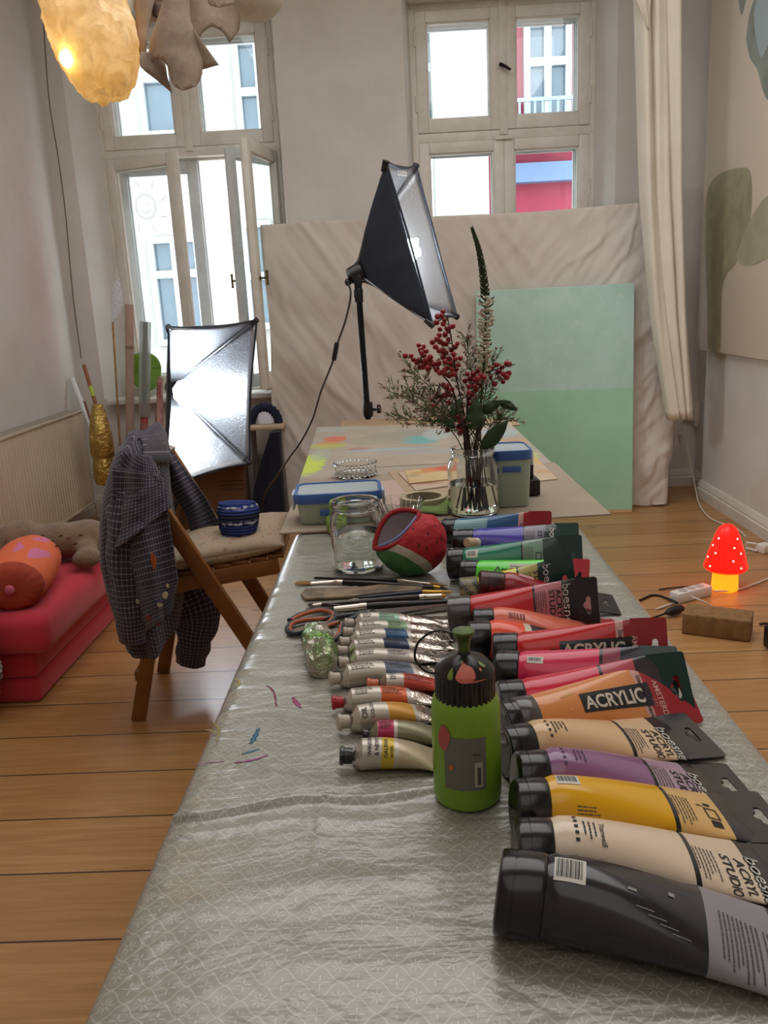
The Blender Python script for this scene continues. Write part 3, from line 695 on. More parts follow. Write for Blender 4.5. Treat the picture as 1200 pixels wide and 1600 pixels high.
# ------------------------------------------------------------------ paper lamps in the upper left
LY = 2.45
def paper(name, color, es=0, ec='#ffb347', var=None):
    return M(name, color, .7, var=var, vs=12, bump=(22, .5, .01), sss=0)
def translucent(name, color, var, tr=.5):
    if name in _mc: return _mc[name]
    m = NT(name); o = m.obj(); f = m.step(m.noise(o, 18, 5, .65, .8), .35, .65); c = m.mix(f, color, var); m.col(c); m.set(Roughness=.7)
    t = m.node('ShaderNodeBsdfTranslucent'); m.put(t.inputs[0], c); mx = m.node('ShaderNodeMixShader'); mx.inputs[0].default_value = tr
    m.l.new(m.b.outputs[0], mx.inputs[1]); m.l.new(t.outputs[0], mx.inputs[2]); m.l.new(mx.outputs[0], m.out.inputs[0]); m.bump(m.noise(o, 24, 5, .6), .5, .008); _mc[name] = m.m; return m.m
lc = Yp(138, 40, LY)
t = thing('paper_lantern', 'glowing yellow crumpled paper lantern at upper left', 'lantern', lc + Vector((0, 0, .1)))
def lan(u, v):
    a = v * 2 * PI; k = u * PI
    r = sin(k); p = Vector((.118 * r * cos(a), .11 * r * sin(a), .19 * cos(k)))
    p.x += .04 * (1 - cos(k)) * .5 - .012; 
    n = 1 + .10 * fbm((p.x * 11, p.y * 11, p.z * 11)) + .09 * abs(fbm((p.x * 26, p.y * 26, p.z * 26)))
    return lc + p * n
b = MB().grid(lan, 40, 48); P('paper_shade', b, translucent('yellow_tissue', '#e4dcc6', '#cfbf9c', .4), t, angle=25)
bp = Yp(97, 92, LY - .075); P('bulb', MB().ball(bp + Vector((.015, 0, 0)), .022), M('lantern_bulb', '#fff0c0', .5, emis='#ffcf6a', es=LANTERN), t)
l = bpy.data.lights.new('lantern_lamp', 'POINT'); l.energy = LANP; l.color = (1, .60, .22); l.shadow_soft_size = .04; o = bpy.data.objects.new('lantern_lamp', l); o.location = lc + Vector((-.02, 0, -.02)); COL.objects.link(o)
P('cord', MB().cyl(lc + Vector((0, 0, .2)), (lc.x, lc.y, CEIL), .003, n=6), M('lamp_cord', '#c9bda4', .6), t)
# petal lamp
pc = Yp(262, 30, LY + .1)
t = thing('petal_lampshade', 'taupe paper lampshade with pointed hanging petals above the left window', 'lampshade', pc)
tp = translucent('taupe_paper', '#b3a08e', '#a89382', .25)
def sheet_petal(pts, depth, curl, sharp=(), m=tp):
    """a torn paper petal: its outline, bent out of its plane"""
    q = [Yp(x, y, LY + depth) for x, y in pts]; n = len(q); out = []
    for i in range(n):
        if i in sharp: out.append(q[i]); continue
        a, c = q[i - 1], q[(i + 1) % n]
        for k_ in (-.33, 0, .33): out.append(q[i] * (1 - abs(k_)) + (a if k_ < 0 else c) * abs(k_) + ((a + c) / 2 - q[i]) * (.12 if k_ == 0 else 0))
    b = bmesh.new(); vs = [b.verts.new(v) for v in out]; es = [b.edges.new((vs[k], vs[(k + 1) % len(vs)])) for k in range(len(vs))]
    bmesh.ops.triangle_fill(b, use_beauty=True, edges=es)
    for _ in range(3):
        es = [e for e in b.edges if e.calc_length() > .016]
        if es: bmesh.ops.subdivide_edges(b, edges=es, cuts=1); bmesh.ops.triangulate(b, faces=[f for f in b.faces if len(f.verts) > 3])
    c = sum(q, Vector()) / n
    for v in b.verts:
        d = v.co - c; v.co.y += curl[0] * d.x * d.x * 9 + curl[1] * d.z + curl[2] * d.x + .016 * fbm((v.co.x * 7 + depth * 9, v.co.z * 7, 1), 2)
    bmesh.ops.recalc_face_normals(b, faces=list(b.faces)); P('petal', MB().bm(b), m, t, solid=.0015, angle=60)
sheet_petal([(259, -30), (290, -30), (293, 29), (313, 68), (312, 112), (305, 133), (286, 143), (269, 133), (262, 102), (245, 87), (222, 92), (223, 58), (240, 29)], -.07, (1.0, .12, 0))
sheet_petal([(224, 84), (247, 80), (258, 100), (260, 117), (269, 146), (246, 126), (224, 110)], -.02, (-1.5, .1, .4), (4,))
sheet_petal([(288, 25), (313, 60), (341, 100), (314, 109), (306, 92), (291, 68)], -.03, (1.2, -.2, -.6), (2,))
sheet_petal([(206, -30), (246, -30), (232, 44), (230, 83), (221, 96), (208, 58)], .03, (1.5, .1, -.5))
sheet_petal([(283, -30), (332, -25), (369, 8), (369, 39), (356, 64), (349, 49), (332, 42), (317, 54), (309, 68), (290, 29)], .09, (.8, .1, .3), (4, 8))
sheet_petal([(318, -30), (368, -30), (366, 6), (342, 13), (324, 6)], .0, (1.2, .1, 0))
sheet_petal([(176, -30), (209, -30), (205, 26), (192, 34), (184, 20)], .06, (1.2, .1, .2), (), translucent('white_globe', '#d6d0c2', '#cfc8b8', .3))
sheet_petal([(236, 2), (258, 4), (252, 30), (238, 26)], .05, (2, 0, 0), (), M('painted_hollow_shade', '#6f5a4c', .8))  # dark sheet standing in for the shaded hollow between the petals
def coremesh(u, v):
    a = v * 2 * PI; k = PI * (.12 + .8 * u); return pc + Vector((.12 * sin(k) * cos(a), .07 * sin(k) * sin(a) + .04, .09 + .09 * cos(k)))
P('shade_core', MB().grid(coremesh, 14, 24), tp, t)
P('cord', MB().cyl(pc + Vector((0, 0, .15)), (pc.x, pc.y, CEIL), .003, n=6), M('lamp_cord'), t)
gc = Yp(397, -17, LY + .2)
t = thing('globe_lampshade', 'white paper globe at the top edge beside the taupe petals', 'lampshade', gc - Vector((0, 0, .09))); b = MB()
b.ball(gc, .088, 32, 20, (1.0, 1, .95)); P('globe', b, translucent('white_globe', '#d6d0c2', '#cfc8b8', .3), t); P('cord', MB().cyl(gc, (gc.x, gc.y, CEIL), .003, n=6), M('lamp_cord'), t)

# ------------------------------------------------------------------ softboxes
blk = M('softbox_black', '#232a36', .5, var='#2a323e', vs=8, bump=(14, .2, .01)); sil = M('softbox_silver', '#a9acb0', .36, .8, bump=(90, .5, .004)); blkp = M('black_plastic', '#16161a', .35)
steel = M('rod_steel', '#8d9094', .3, .9)
def softbox(name, label, TL, TR, BR, BL, apex, foot, es, bulb_len=.16, bulb_r=.045, tilt_pole=None, bulb_dir=None):
    t = thing(name, label, 'softbox', foot, 'softboxes')
    C = [Vector(q) for q in (TL, TR, BR, BL)]; A = Vector(apex); ctr = sum(C, Vector()) / 4; ax = (ctr - A).normalized()
    # small square throat round the lamp holder
    th = []
    for q in C:
        d = (q - A); d = d - ax * d.dot(ax); th.append(A + d.normalized() * .045)
    nms = ('top_panel', 'right_panel', 'bottom_panel', 'left_panel')
    for i in range(4):
        a, c, ta, tc = C[i], C[(i + 1) % 4], th[i], th[(i + 1) % 4]
        for inner in (0, 1):
            b = MB()
            def f(u, v):
                p = ta.lerp(tc, v).lerp(a.lerp(c, v), u)
                inw = (ctr.lerp(A, 1 - u) - p); inw = (inw - ax * inw.dot(ax)); inw = inw.normalized() if inw.length > 1e-6 else inw
                bow = .028 * sin(PI * u) + .018 * sin(PI * v) * u * (1 if inner == 0 else 1)
                return p - inw * (bow * .5) * (1) + inw * (.004 * inner) + inw * .018 * sin(PI * v) * u + inw * .004 * fbm((u * 5, v * 4, i))
            b.grid(f, 14, 14); P(nms[i] if not inner else nms[i].replace('panel', 'lining'), b, sil if inner else blk, t, solid=.0012, angle=60)
    for i in range(4):
        b = MB(); b.tube([th[i], C[i]], .004, 8); 
        P('rod', b, steel, t)
        d = (C[i] - A).normalized(); b = MB(); b.tube([C[i] - d * .035, C[i] + d * .004], [.011, .014], 10); P('corner_cap', b, blkp, t)
    b = MB(); 
    for i in range(4): b.tube([C[i].lerp(C[(i + 1) % 4], k / 8) + (ctr - C[i].lerp(C[(i + 1) % 4], k / 8)).normalized() * .018 * sin(PI * k / 8) for k in range(9)], .005, 8)
    P('rim', b, blk, t)
    bd = Vector(bulb_dir).normalized() if bulb_dir is not None else ax
    b = MB().lathe([(.03, -.05), (.034, -.02), (.036, .0), (.03, .005), (.024, .05)], A, 20, bd); P('lamp_holder', b, blkp, t)
    b = MB().lathe([(.026, .045), (.03, .06), (.03, .1), (.024, .105)], A, 20, bd); P('bulb_base', b, M('bulb_base', '#a9c0c6', .3), t)
    b = MB(); s = A + bd * .1; p1 = bd.orthogonal().normalized(); p2 = bd.cross(p1)
    b.tube([s + bd * (bulb_len * k / 60) + (p1 * cos(k * .75) + p2 * sin(k * .75)) * (bulb_r * (.55 + .45 * sin(PI * min(1, .15 + k / 70)))) for k in range(61)], .011, 8)
    b.tube([s, s + bd * bulb_len * .9], .02, 10)
    P('bulb', b, M('bulb_glow%g' % es, '#ffffff', .5, emis='#f2f8ff', es=es), t)
    return t, A, ax
# standing softbox on the right, facing away to the right
YS = 3.42
TL = Yp(603, 253, YS - .12); BL = Yp(676, 508, YS - .14); TR = Yp(650, 259, YS + .34); BR = Yp(714, 495, YS + .32); AP = Yp(563, 424, YS + .02)
pt = Yp(560, 452, YS); pb = Yp(575, 655, YS); dpole = (pb - pt) / (pt.z - pb.z); foot = pt + dpole * pt.z
t, A, ax = softbox('softbox', 'black softbox on a tall stand behind the berry bouquet', TL, TR, BR, BL, AP, (foot.x, foot.y, 0), BULB_R)
P('pole', MB().tube([pt, pt.lerp(foot, .5)], .0125, 14), M('pole_black', '#15171b', .25, .4), t)
P('lower_pole', MB().tube([pt.lerp(foot, .46), foot + Vector((0, 0, .12))], .016, 14), M('pole_black'), t)
k = pt.lerp(foot, .47); kk = Yp(575, 640, YS)
b = MB(); b.lathe([(.02, -.03), (.021, -.02), (.021, .02), (.018, .03)], kk, 16, dpole); b.tube([kk, kk + Vector((.035, -.01, 0))], .006, 8); b.box(kk + Vector((.045, -.01, .002)), (.016, .008, .035), bev=.003); P('clamp_knob', b, blkp, t)
b = MB(); b.lathe([(.017, -.05), (.017, 0), (.012, .01)], pt, 14, (0, 0, 1)); b.box(pt + Vector((0, 0, .03)), (.03, .034, .05), bev=.004); b.cyl(pt + Vector((-.03, -.0, .03)), pt + Vector((.03, 0, .03)), .007, n=10)
b.ball(pt + Vector((-.04, 0, .028)), .014); b.tube([pt + Vector((0, 0, .04)), A - ax * .05], .016, 10); b.tube([pt + Vector((-.012, -.02, -.005)), pt + Vector((-.012, -.03, -.03))], .006, 8)
P('tilt_head', b, blkp, t)
for a in (.3, 2.4, 4.5):
    b = MB(); f0 = foot + Vector((0, 0, .42)); e = foot + Vector((cos(a) * .42, sin(a) * .42, .012)); b.tube([f0, e], .009, 8); b.tube([foot + Vector((0, 0, .14)), f0.lerp(e, .55)], .006, 8); P('leg', b, M('pole_black'), t)
P('care_tag', MB().box(TL.lerp(TR, .42) + Vector((.01, -.0, -.035)), (.055, .003, .018), Matrix.Rotation(.9, 3, 'Z')), M('tag_white', '#c9c9c9', .6), t)
# its cord with an inline switch
cord = [A - ax * .05 + Vector((-.01, -.01, -.01))] + [Yp(x, y, YS + d) for x, y, d in ((548, 460, -.02), (540, 500, -.02), (528, 535, -.02), (520, 565, -.02), (502, 610, -.04), (488, 655, -.05), (470, 690, 0), (452, 715, .12), (432, 745, .35), (412, 777, .7))] 
cord.append(Vector((cord[-1].x - .05, cord[-1].y + .05, .01)))
t = thing('switch_cord', 'thin cord with inline switch trailing left from the standing softbox', 'cord', cord[-1])
P('cord', MB().tube(smooth_path(cord, 8), .0042, 8), M('cord_brown', '#3a322c', .5), t)
sw = Yp(524, 549, YS - .02); b = MB().box(sw, (.02, .016, .075), Matrix.Rotation(-.25, 3, 'Y').inverted(), .006); P('switch', b, blkp, t)
# low softbox at the left, facing the camera
YL = 3.75
t, A, ax = softbox('softbox', 'lit silver softbox facing the room in front of the left window', Yp(263, 511, YL), Yp(401, 500, YL + .24), Yp(390, 724, YL + .2), Yp(256, 764, YL - .06), Yp(272, 607, YL + .42), (-1.0, 4.15, 0), BULB_L, .2, .06)
pt = A - ax * .03; foot = Vector((pt.x - .02, pt.y + .06, 0))
P('pole', MB().tube([pt, foot], .0125, 14), M('pole_black'), t)
for a in (.2, 2.3, 4.4):
    b = MB(); f0 = foot + Vector((0, 0, .3)); e = foot + Vector((cos(a) * .3, sin(a) * .3, .012)); b.tube([f0, e], .009, 8); P('leg', b, M('pole_black'), t)

# ------------------------------------------------------------------ red folding mattress, bolster, plush dog, fleece
redc = M('red_cotton', '#c42e40', .85, var='#bb293b', vs=3, bump=(160, .12, .002), sheen=.25)
def slab(x0, x1, y0, y1, z0, z1, r, nx=10, ny=14, puff=.012):
    b = bmesh.new(); bmesh.ops.create_cube(b, size=1)
    for q in b.verts: q.co = Vector(((x0 + x1) / 2 + q.co.x * (x1 - x0), (y0 + y1) / 2 + q.co.y * (y1 - y0), (z0 + z1) / 2 + q.co.z * (z1 - z0)))
    bmesh.ops.bevel(b, geom=list(b.edges), offset=r, segments=5, profile=.5, affect='EDGES')
    bmesh.ops.subdivide_edges(b, edges=[e for e in b.edges if e.calc_length() > .12], cuts=7, use_grid_fill=True)
    c = Vector(((x0 + x1) / 2, (y0 + y1) / 2, (z0 + z1) / 2))
    for q in b.verts:
        d = q.co - c; q.co += Vector((0, 0, puff * (d.z / ((z1 - z0) / 2)) * max(0, 1 - (2 * d.x / (x1 - x0)) ** 2) * max(0, 1 - (2 * d.y / (y1 - y0)) ** 2))) + Vector((1, 1, 0)) * .004 * fbm((q.co.x * 3, q.co.y * 3, q.co.z * 5))
    return MB().bm(b)
MX = -1.20
t = thing('folding_mattress', 'red folded foam mattress on the floor by the radiator', 'mattress', (-1.55, 2.9, 0))
P('lower_slab', slab(-1.83, MX, 2.43, 3.52, 0, .085, .02), redc, t); P('lower_slab', slab(-1.83, MX, 2.43, 3.52, .085, .18, .02), redc, t)
P('upper_slab', slab(-1.83, MX + .075, 2.38, 3.56, .18, .315, .045), redc, t)
MZ = .318
def bolm():
    m = NT('orange_leaf_print'); o = m.obj(); n = m.noise(m.vmath('MULTIPLY', o, (14, 5.5, 9)), 1.3, 1, .3, .5)
    m.col(m.mix(m.step(n, .575, .60), '#dd6a3f', '#cf6f98')); m.set(Roughness=.75); m.bump(m.noise(m.vmath('MULTIPLY', o, (6, 22, 10)), 2, 3, .5), .5, .012); return m.m
b0 = Vector((-1.235, 2.42, MZ + .074)); b1 = Vector((-1.315, 2.80, MZ + .084)); rr = []; d = (b1 - b0)
u = d.normalized(); s = u.cross(Vector((0, 0, 1))).normalized(); w = Vector((0, 0, 1))
prof = [(0, .015), (.0, .035), (.015, .06), (.045, .072), (.09, .078), (.2, .082), (.4, .085), (.6, .086), (.75, .084), (.86, .076), (.94, .058), (.985, .032), (1, .008)]
mats = []
for i, (k, r) in enumerate(prof):
    n = 48; ring = []
    for j in range(n):
        a = 2 * PI * j / n; q = 1.1 * r * (1 + (.05 * sin(a * 17 + .8 * sin(a * 3)) if k < .05 else .012 * sin(a * 5 + k * 9))) 
        ring.append(b0 + d * k + (s * cos(a) * 1.12 + w * max(-.97, sin(a) * .92)) * q)
    rr.append(ring); mats.append(1 if k < .05 else 0)
b = MB().rings(rr, mats=mats[:-1]); t = thing('bolster_pillow', 'orange bolster with pink leaf print lying on the red mattress', 'pillow', b0 - Vector((0, 0, .066)))
P('cover', b, [bolm(), M('rust_orange_cotton', '#a8402a', .8, var='#9a3824', vs=12)], t, angle=60)
P('button', MB().ball(b0 + u * -.004, .016, 12, 8, (1, .5, 1)), M('pink_button', '#c55f76', .6), t)
# plush dog
fur = M('tan_plush', '#9a7b5c', .95, var='#866a4e', vs=14, bump=(180, 1.0, .012), sheen=.4)
def blob(name, parts, m, parent, vox=.009, disp=.004):
    b = MB()
    for c, r, sc, rz in parts:
        k = MB().ball((0, 0, 0), r, 18, 12, sc); M_ = Matrix.Rotation(rz, 3, 'Z'); k.v = [M_ @ q + Vector(c) for q in k.v]; b.add(k.v, k.f)
    o = P(name, b, m, parent); q = o.modifiers.new('remesh', 'REMESH'); q.mode = 'VOXEL'; q.voxel_size = vox; q.use_smooth_shade = True
    s = o.modifiers.new('smooth', 'SMOOTH'); s.factor = .6; s.iterations = 6
    tx = bpy.data.textures.new('fur', 'CLOUDS'); tx.noise_scale = .015
    dd = o.modifiers.new('disp', 'DISPLACE'); dd.texture = tx; dd.strength = disp; dd.mid_level = .5
    return o
pz = MZ
def pl_(px, py, z, Y=None): return Zp(px, py, z)
t = thing('plush_dog', 'tan plush dog with small dark spots lying behind the orange bolster', 'plush toy', (-1.4, 3.25, MZ))
hd = Zp(35, 842, pz + .09); bd = Zp(92, 845, pz + .08); rp_ = Zp(135, 842, pz + .08); ft = Zp(136, 872, pz + .045); er = Zp(28, 828, pz + .12)
er2 = hd + Vector((-.05, -.06, -.02))
blob('body', [(hd, .085, (1.1, .9, .85), .2), (hd.lerp(bd, .5), .07, (1.3, .9, .8), 0), (bd, .078, (1.5, .9, .9), 0), (rp_, .082, (1.2, .95, .9), 0), (bd.lerp(rp_, .5), .078, (1.3, .9, .85), 0),
  (ft, .042, (1.3, .9, .85), .6), (rp_.lerp(ft, .6), .04, (1, 1, 1), 0), (hd + Vector((-.07, -.05, -.03)), .045, (1.2, .9, .8), .5), (bd + Vector((-.03, -.08, -.045)), .036, (1.2, .8, .8), .2), (rp_ + Vector((.07, .06, -.05)), .036, (1.2, .9, .8), 0)], fur, t)
blob('ear', [(er + Vector((.01, -.03, .0)), .045, (1.3, .5, .7), .3)], M('brown_plush', '#7b5c42', .95, bump=(180, 1, .01)), t, .007, .002)
b = MB(); b.ball(hd + Vector((-.115, -.085, -.02)), .012, 10, 8); P('nose', b, M('dark_nose', '#2b2018', .4), t)
for i in range(8):
    p = bd + Vector((-.10 + .032 * i, -.062 + .006 * (i % 3), .028 + .014 * ((i * 7) % 3)))
    pass
spots = MB()
for i, (x, y) in enumerate(((66, 838), (82, 846), (95, 838), (107, 842), (126, 837), (90, 853), (118, 850))):
    p = Zp(x, y, pz + .125); P('spot', MB().ball(p + Vector((0, -.0, .002)), .008, 8, 6, (1, 1, .5)), M('spot_brown', '#4b3423', .9), t)
# fleece at the left edge
t = None
b = MB(); c = Zp(6, 1112, 0.0) 
def fl(u, v):
    a = v * 2 * PI; k = u * PI; p = Vector((.10 * max(0, sin(k)) ** .6 * cos(a), .06 * max(0, sin(k)) ** .6 * sin(a), .21 - .21 * cos(k)))
    n = 1 + .10 * fbm((p.x * 9, p.y * 9, p.z * 9)) + .10 * fbm((p.x * 55, p.y * 55, p.z * 55), 3); return Vector((c.x - .068, c.y - .05, 0)) + Vector((p.x * n, p.y * n, p.z))
b.grid(fl, 90, 110); tag(P('fleece_blanket', b, M('greige_fleece', '#a3958c', .98, var='#8f8279', vs=20, bump=(150, 1, .015), sheen=.5)), 'greige fleece bundle at the left edge in front of the red mattress', 'blanket')
# ------------------------------------------------------------------ folding chair with shirt
ow = M('oiled_beech', '#83572b', .4, var='#744a26', vs=7, bump=(40, .1, .002))
t = thing('folding_chair', 'wooden folding chair draped with a plaid shirt', 'chair', (-.62, 2.42, 0)); CWD = .36
px_ = Vector((-.05, 1, 0)).normalized() * CWD
At, Af = Yp(247, 790, 2.20), Yp(385, 995, 2.30); da = (Af - At); Afoot = At + da * (At.z / -da.z); Atop = At - da * (.10 / -da.z * 1.0)
Bfoot = Vector((-.842, 2.28, 0)); Btop = Atop.lerp(Afoot, .18)
for k in (0, 1):
    o = px_ * k
    P('front_leg', MB().beam(Atop + o, Afoot + o, .024, .045, (1, 0, .5)), ow, t)
    P('rear_leg', MB().beam(Btop + o + Vector((0, .026 if k == 0 else -.026, 0)), Bfoot + o * .95 + Vector((0, .012, 0)), .022, .042, (1, 0, .15)), ow, t)
P('back_rail', MB().beam(Atop.lerp(Afoot, .03), Atop.lerp(Afoot, .03) + px_, .02, .07, (.4, 0, 1)), ow, t)
P('rear_stretcher', MB().beam(Bfoot + Vector((.012, .02, .14)), Bfoot + Vector((.012, -.02, .14)) + px_, .02, .03), ow, t)
s1, s2 = Yp(268, 915, 2.25), Yp(436, 883, 2.33); ss = (s2 - s1)
P('seat_rail', MB().beam(s1, s2, .022, .045), ow, t); P('seat_rail', MB().beam(s1 + px_, s2 + px_, .022, .045), ow, t)
for i in range(6):
    a = s1 + ss * (.06 + i * .17) + Vector((0, 0, .028)); P('seat_slat', MB().beam(a + ss.normalized() * .02, a + ss.normalized() * .02 + px_, .048, .012), ow, t)
P('seat_rail', MB().beam(s1 + Vector((0, 0, .03)) + px_ * .02, s1 + Vector((0, 0, .03)) + px_ * .98, .03, .014), ow, t)
# cushion: a square pillow with pointed corners
cw = NT('floral_cotton'); o = cw.obj(); vo = cw.node('ShaderNodeTexVoronoi'); cw.put(vo.inputs['Vector'], o); vo.inputs['Scale'].default_value = 55
f1 = cw.step(vo.outputs['Distance'], .34, .26); n_ = cw.noise(o, 30, 3); cc = cw.mix(cw.step(n_, .45, .55), '#9a6a58', '#7d8064')
cw.col(cw.mix(cw.math('MULTIPLY', f1, .75), '#a8957e', cc)); cw.set(Roughness=.9); cw.bump(cw.noise(o, 20, 3), .2, .01)
cc0 = s1 + ss * .48 + px_ * .47 + Vector((0, 0, .062)); sx = ss.normalized(); sy = px_.normalized()
def cushion_grid(sign):
    def f(u, v):
        a, c = u * 2 - 1, v * 2 - 1; h = (max(0, (1 - abs(a) ** 2.4)) * max(0, (1 - abs(c) ** 2.4))) ** .45
        pin = 1 - .07 * (1 - abs(c) ** 2) * abs(a) ** 3; pin2 = 1 - .07 * (1 - abs(a) ** 2) * abs(c) ** 3
        return cc0 + sx * a * .185 * pin + sy * c * .19 * pin2 + Vector((0, 0, sign * .046 * h + .004 * fbm((a * 4, c * 4, 1)) * h))
    return f
b = MB().grid(cushion_grid(1), 26, 26).grid(cushion_grid(-1), 26, 26)
tag(P('seat_cushion', b, cw.m, solid=.002), 'faded floral cushion on the folding chair seat', 'cushion')
# knitted blue and white sock ball
kn = NT('blue_knit'); z = kn.sep(kn.obj()); wv = kn.math('ADD', kn.math('MULTIPLY', z[2], 150), kn.math('MULTIPLY', kn.noise(kn.obj(), 40, 2), 3.2))
st_ = kn.math('MULTIPLY', kn.step(kn.math('SINE', wv), .7, .95), kn.step(kn.noise(kn.obj(), 70, 2), .42, .55)); dk = kn.step(kn.math('SINE', kn.math('MULTIPLY', z[2], 95)), -.3, .3)
kn.col(kn.mix(st_, kn.mix(dk, '#0d1330', '#1c2f6c'), '#9a9db0')); kn.set(Roughness=.95); kn.bump(kn.math('SINE', kn.math('MULTIPLY', z[2], 700)), .7, .003)
kc = cc0 + sx * .045 + sy * -.10 + Vector((0, 0, .034)); rr = []
for i, (h, a, c) in enumerate(((0, .038, .03), (.006, .052, .04), (.03, .06, .046), (.055, .062, .046), (.075, .063, .04), (.09, .058, .03), (.096, .05, .018))):
    rr.append([kc + Vector((cos(q) * a, sin(q) * c + h * .25, h + .006 * cos(q) * sin(i))) for q in [k * 2 * PI / 30 for k in range(30)]])
tag(P('knitted_sock', MB().rings(rr), kn.m), 'blue and white striped knitted bundle on the floral cushion', 'knitwear')
# plaid shirt
pm = NT('navy_plaid'); uvs = pm.sep(pm.uv())
def band(c, per, lo, hi): 
    f = pm.math('FRACT', pm.math('MULTIPLY', c, per)); a = pm.step(f, lo, lo + .03); e = pm.step(f, hi, hi - .03); return pm.math('MULTIPLY', a, e)
lw = pm.math('MAXIMUM', band(uvs[0], 62, .40, .60), band(uvs[1], 62, .40, .60)); l2 = pm.math('MULTIPLY', band(uvs[0], 62, .40, .60), band(uvs[1], 62, .40, .60))
dkk = pm.math('MAXIMUM', band(uvs[0], 31, .1, .4), band(uvs[1], 31, .1, .4))
c_ = pm.mix(dkk, '#2a2838', '#171722'); c_ = pm.mix(pm.math('MULTIPLY', lw, .7), c_, '#726c78'); c_ = pm.mix(pm.math('MULTIPLY', l2, .8), c_, '#b9b4b8'); pm.col(c_); pm.set(Roughness=.9); pm.b.inputs['Sheen Weight'].default_value = .15
plaid = pm.m
sc = Vector((-.775, 2.37, 0)); t = thing('plaid_shirt', 'navy checked paint-stained shirt hung over the chair back', 'shirt', (-.78, 2.36, .3))
zs = [(.872, .012, .10, 0, 0), (.865, .03, .15, 0, -.0), (.845, .045, .185, 0, -.02), (.80, .058, .205, -.004, -.03), (.72, .07, .22, -.012, -.03), (.62, .082, .225, -.02, -.03), (.52, .09, .225, -.024, -.03), (.42, .088, .22, -.022, -.025), (.34, .08, .21, -.015, -.02), (.285, .072, .2, -.01, -.015)]
rr = []; uvr = []; n = 72
for i in range((len(zs) - 1) * 4 + 1):
    k = i / 4; j = min(int(k), len(zs) - 2); f = k - j; q = [zs[j][m_] * (1 - f) + zs[j + 1][m_] * f for m_ in range(5)]; ring = []; uu = []
    for m_ in range(n):
        a = 2 * PI * m_ / n; dr = (.872 - q[0]); fold = 1 + min(1, dr * 5) * (.10 * sin(a * 5 + 2.2 * sin(a * 2 + dr * 3) + dr * 2) + .07 * fbm((cos(a) * 2, sin(a) * 2, q[0] * 3.5)))
        zz = q[0] + (.035 * sin(a * 2 + 1) * min(1, dr * 2) if i > 4 else 0) + (.015 * sin(m_ / n * 4 * PI) if i < 4 else 0)
        ring.append(sc + Vector((.022 + q[3] + .012 * max(0, (q[0] - .66) / .21) + q[1] * cos(a) * fold, q[4] + q[2] * sin(a) * fold, zz))); uu.append((m_ / n * 1.15, q[0] * 1.2 + .2 * sin(a)))
    rr.append(ring); uvr.append(uu)
P('body', MB().rings(rr, True, True, False, uvr), plaid, t, angle=80)
def sleeve(name, pts, rads, squash=.7, k=0):
    p = smooth_path(pts, 6); m = len(p); rr = []; uu = []; prev = None
    for i, q in enumerate(p):
        d = (p[min(i + 1, m - 1)] - p[max(i - 1, 0)]).normalized(); a = Vector((1, .2, 0)); a = (a - d * a.dot(d)).normalized(); e = d.cross(a)
        kk = i / (m - 1) * (len(rads) - 1); j = min(int(kk), len(rads) - 2); r = rads[j] + (rads[j + 1] - rads[j]) * (kk - j)
        rr.append([q + (a * cos(2 * PI * h / 30) + e * sin(2 * PI * h / 30) * squash) * r * (1 + .12 * fbm((cos(2 * PI * h / 30) * 1.6 + k, sin(2 * PI * h / 30) * 1.6, i * .22)) + .05 * sin(i * 1.3 + h * .4)) for h in range(30)])
        uu.append([(h / 30 * .42 + k * .13, i / m * .55) for h in range(30)])
    return P(name, MB().rings(rr, True, True, True, uu), plaid, t, angle=80)
sleeve('sleeve', [Yp(214, 722, 2.2), Yp(202, 800, 2.15), Yp(199, 880, 2.14), Yp(204, 950, 2.14), Yp(208, 1000, 2.15)], [.045, .055, .052, .045, .038], .8, 1)
sleeve('cuffed_sleeve', [Yp(262, 840, 2.52), Yp(285, 905, 2.52), Yp(308, 960, 2.5), Yp(304, 1000, 2.48), Yp(298, 1035, 2.5)], [.07, .085, .075, .055, .048], .6, 2)
# near front panel with paint stains hanging to the hem
def fp(u, v):
    L = [(176, 730), (176, 830), (200, 925), (232, 985)]; Rr = [(246, 740), (262, 800), (278, 905), (268, 960)]
    k = v * 3; j = min(int(k), 2); f = k - j
    a = [L[j][m_] + (L[j + 1][m_] - L[j][m_]) * f for m_ in (0, 1)]; c = [Rr[j][m_] + (Rr[j + 1][m_] - Rr[j][m_]) * f for m_ in (0, 1)]
    return Yp(a[0] + (c[0] - a[0]) * u, a[1] + (c[1] - a[1]) * u, 2.10 + .018 * sin(u * 8 + v * 2) + .012 * fbm((u * 3, v * 3, 2)) - .02 * v + .05 * abs(u - .5))
P('front_panel', MB().grid(fp, 30, 36, lambda u, v: (u * .33 + .1, v * .5)), plaid, t, solid=.003, angle=80)
def ns(u, v):
    L = [(193, 706), (171, 800), (172, 866)]; Rr = [(236, 712), (255, 752), (268, 792)]
    k = v * 2; j = min(int(k), 1); f = k - j
    a = [L[j][m_] + (L[j + 1][m_] - L[j][m_]) * f for m_ in (0, 1)]; c = [Rr[j][m_] + (Rr[j + 1][m_] - Rr[j][m_]) * f for m_ in (0, 1)]
    return Yp(a[0] + (c[0] - a[0]) * u, a[1] + (c[1] - a[1]) * u, 2.075 + .02 * sin(u * 6 + v * 2.5) + .012 * fbm((u * 3, v * 3, 7)) + .06 * abs(u - .45) + .05 * (1 - v))
P('sleeve_flap', MB().grid(ns, 26, 26, lambda u, v: (u * .26 + v * .05, v * .34 - u * .09)), plaid, t, solid=.003, angle=80)
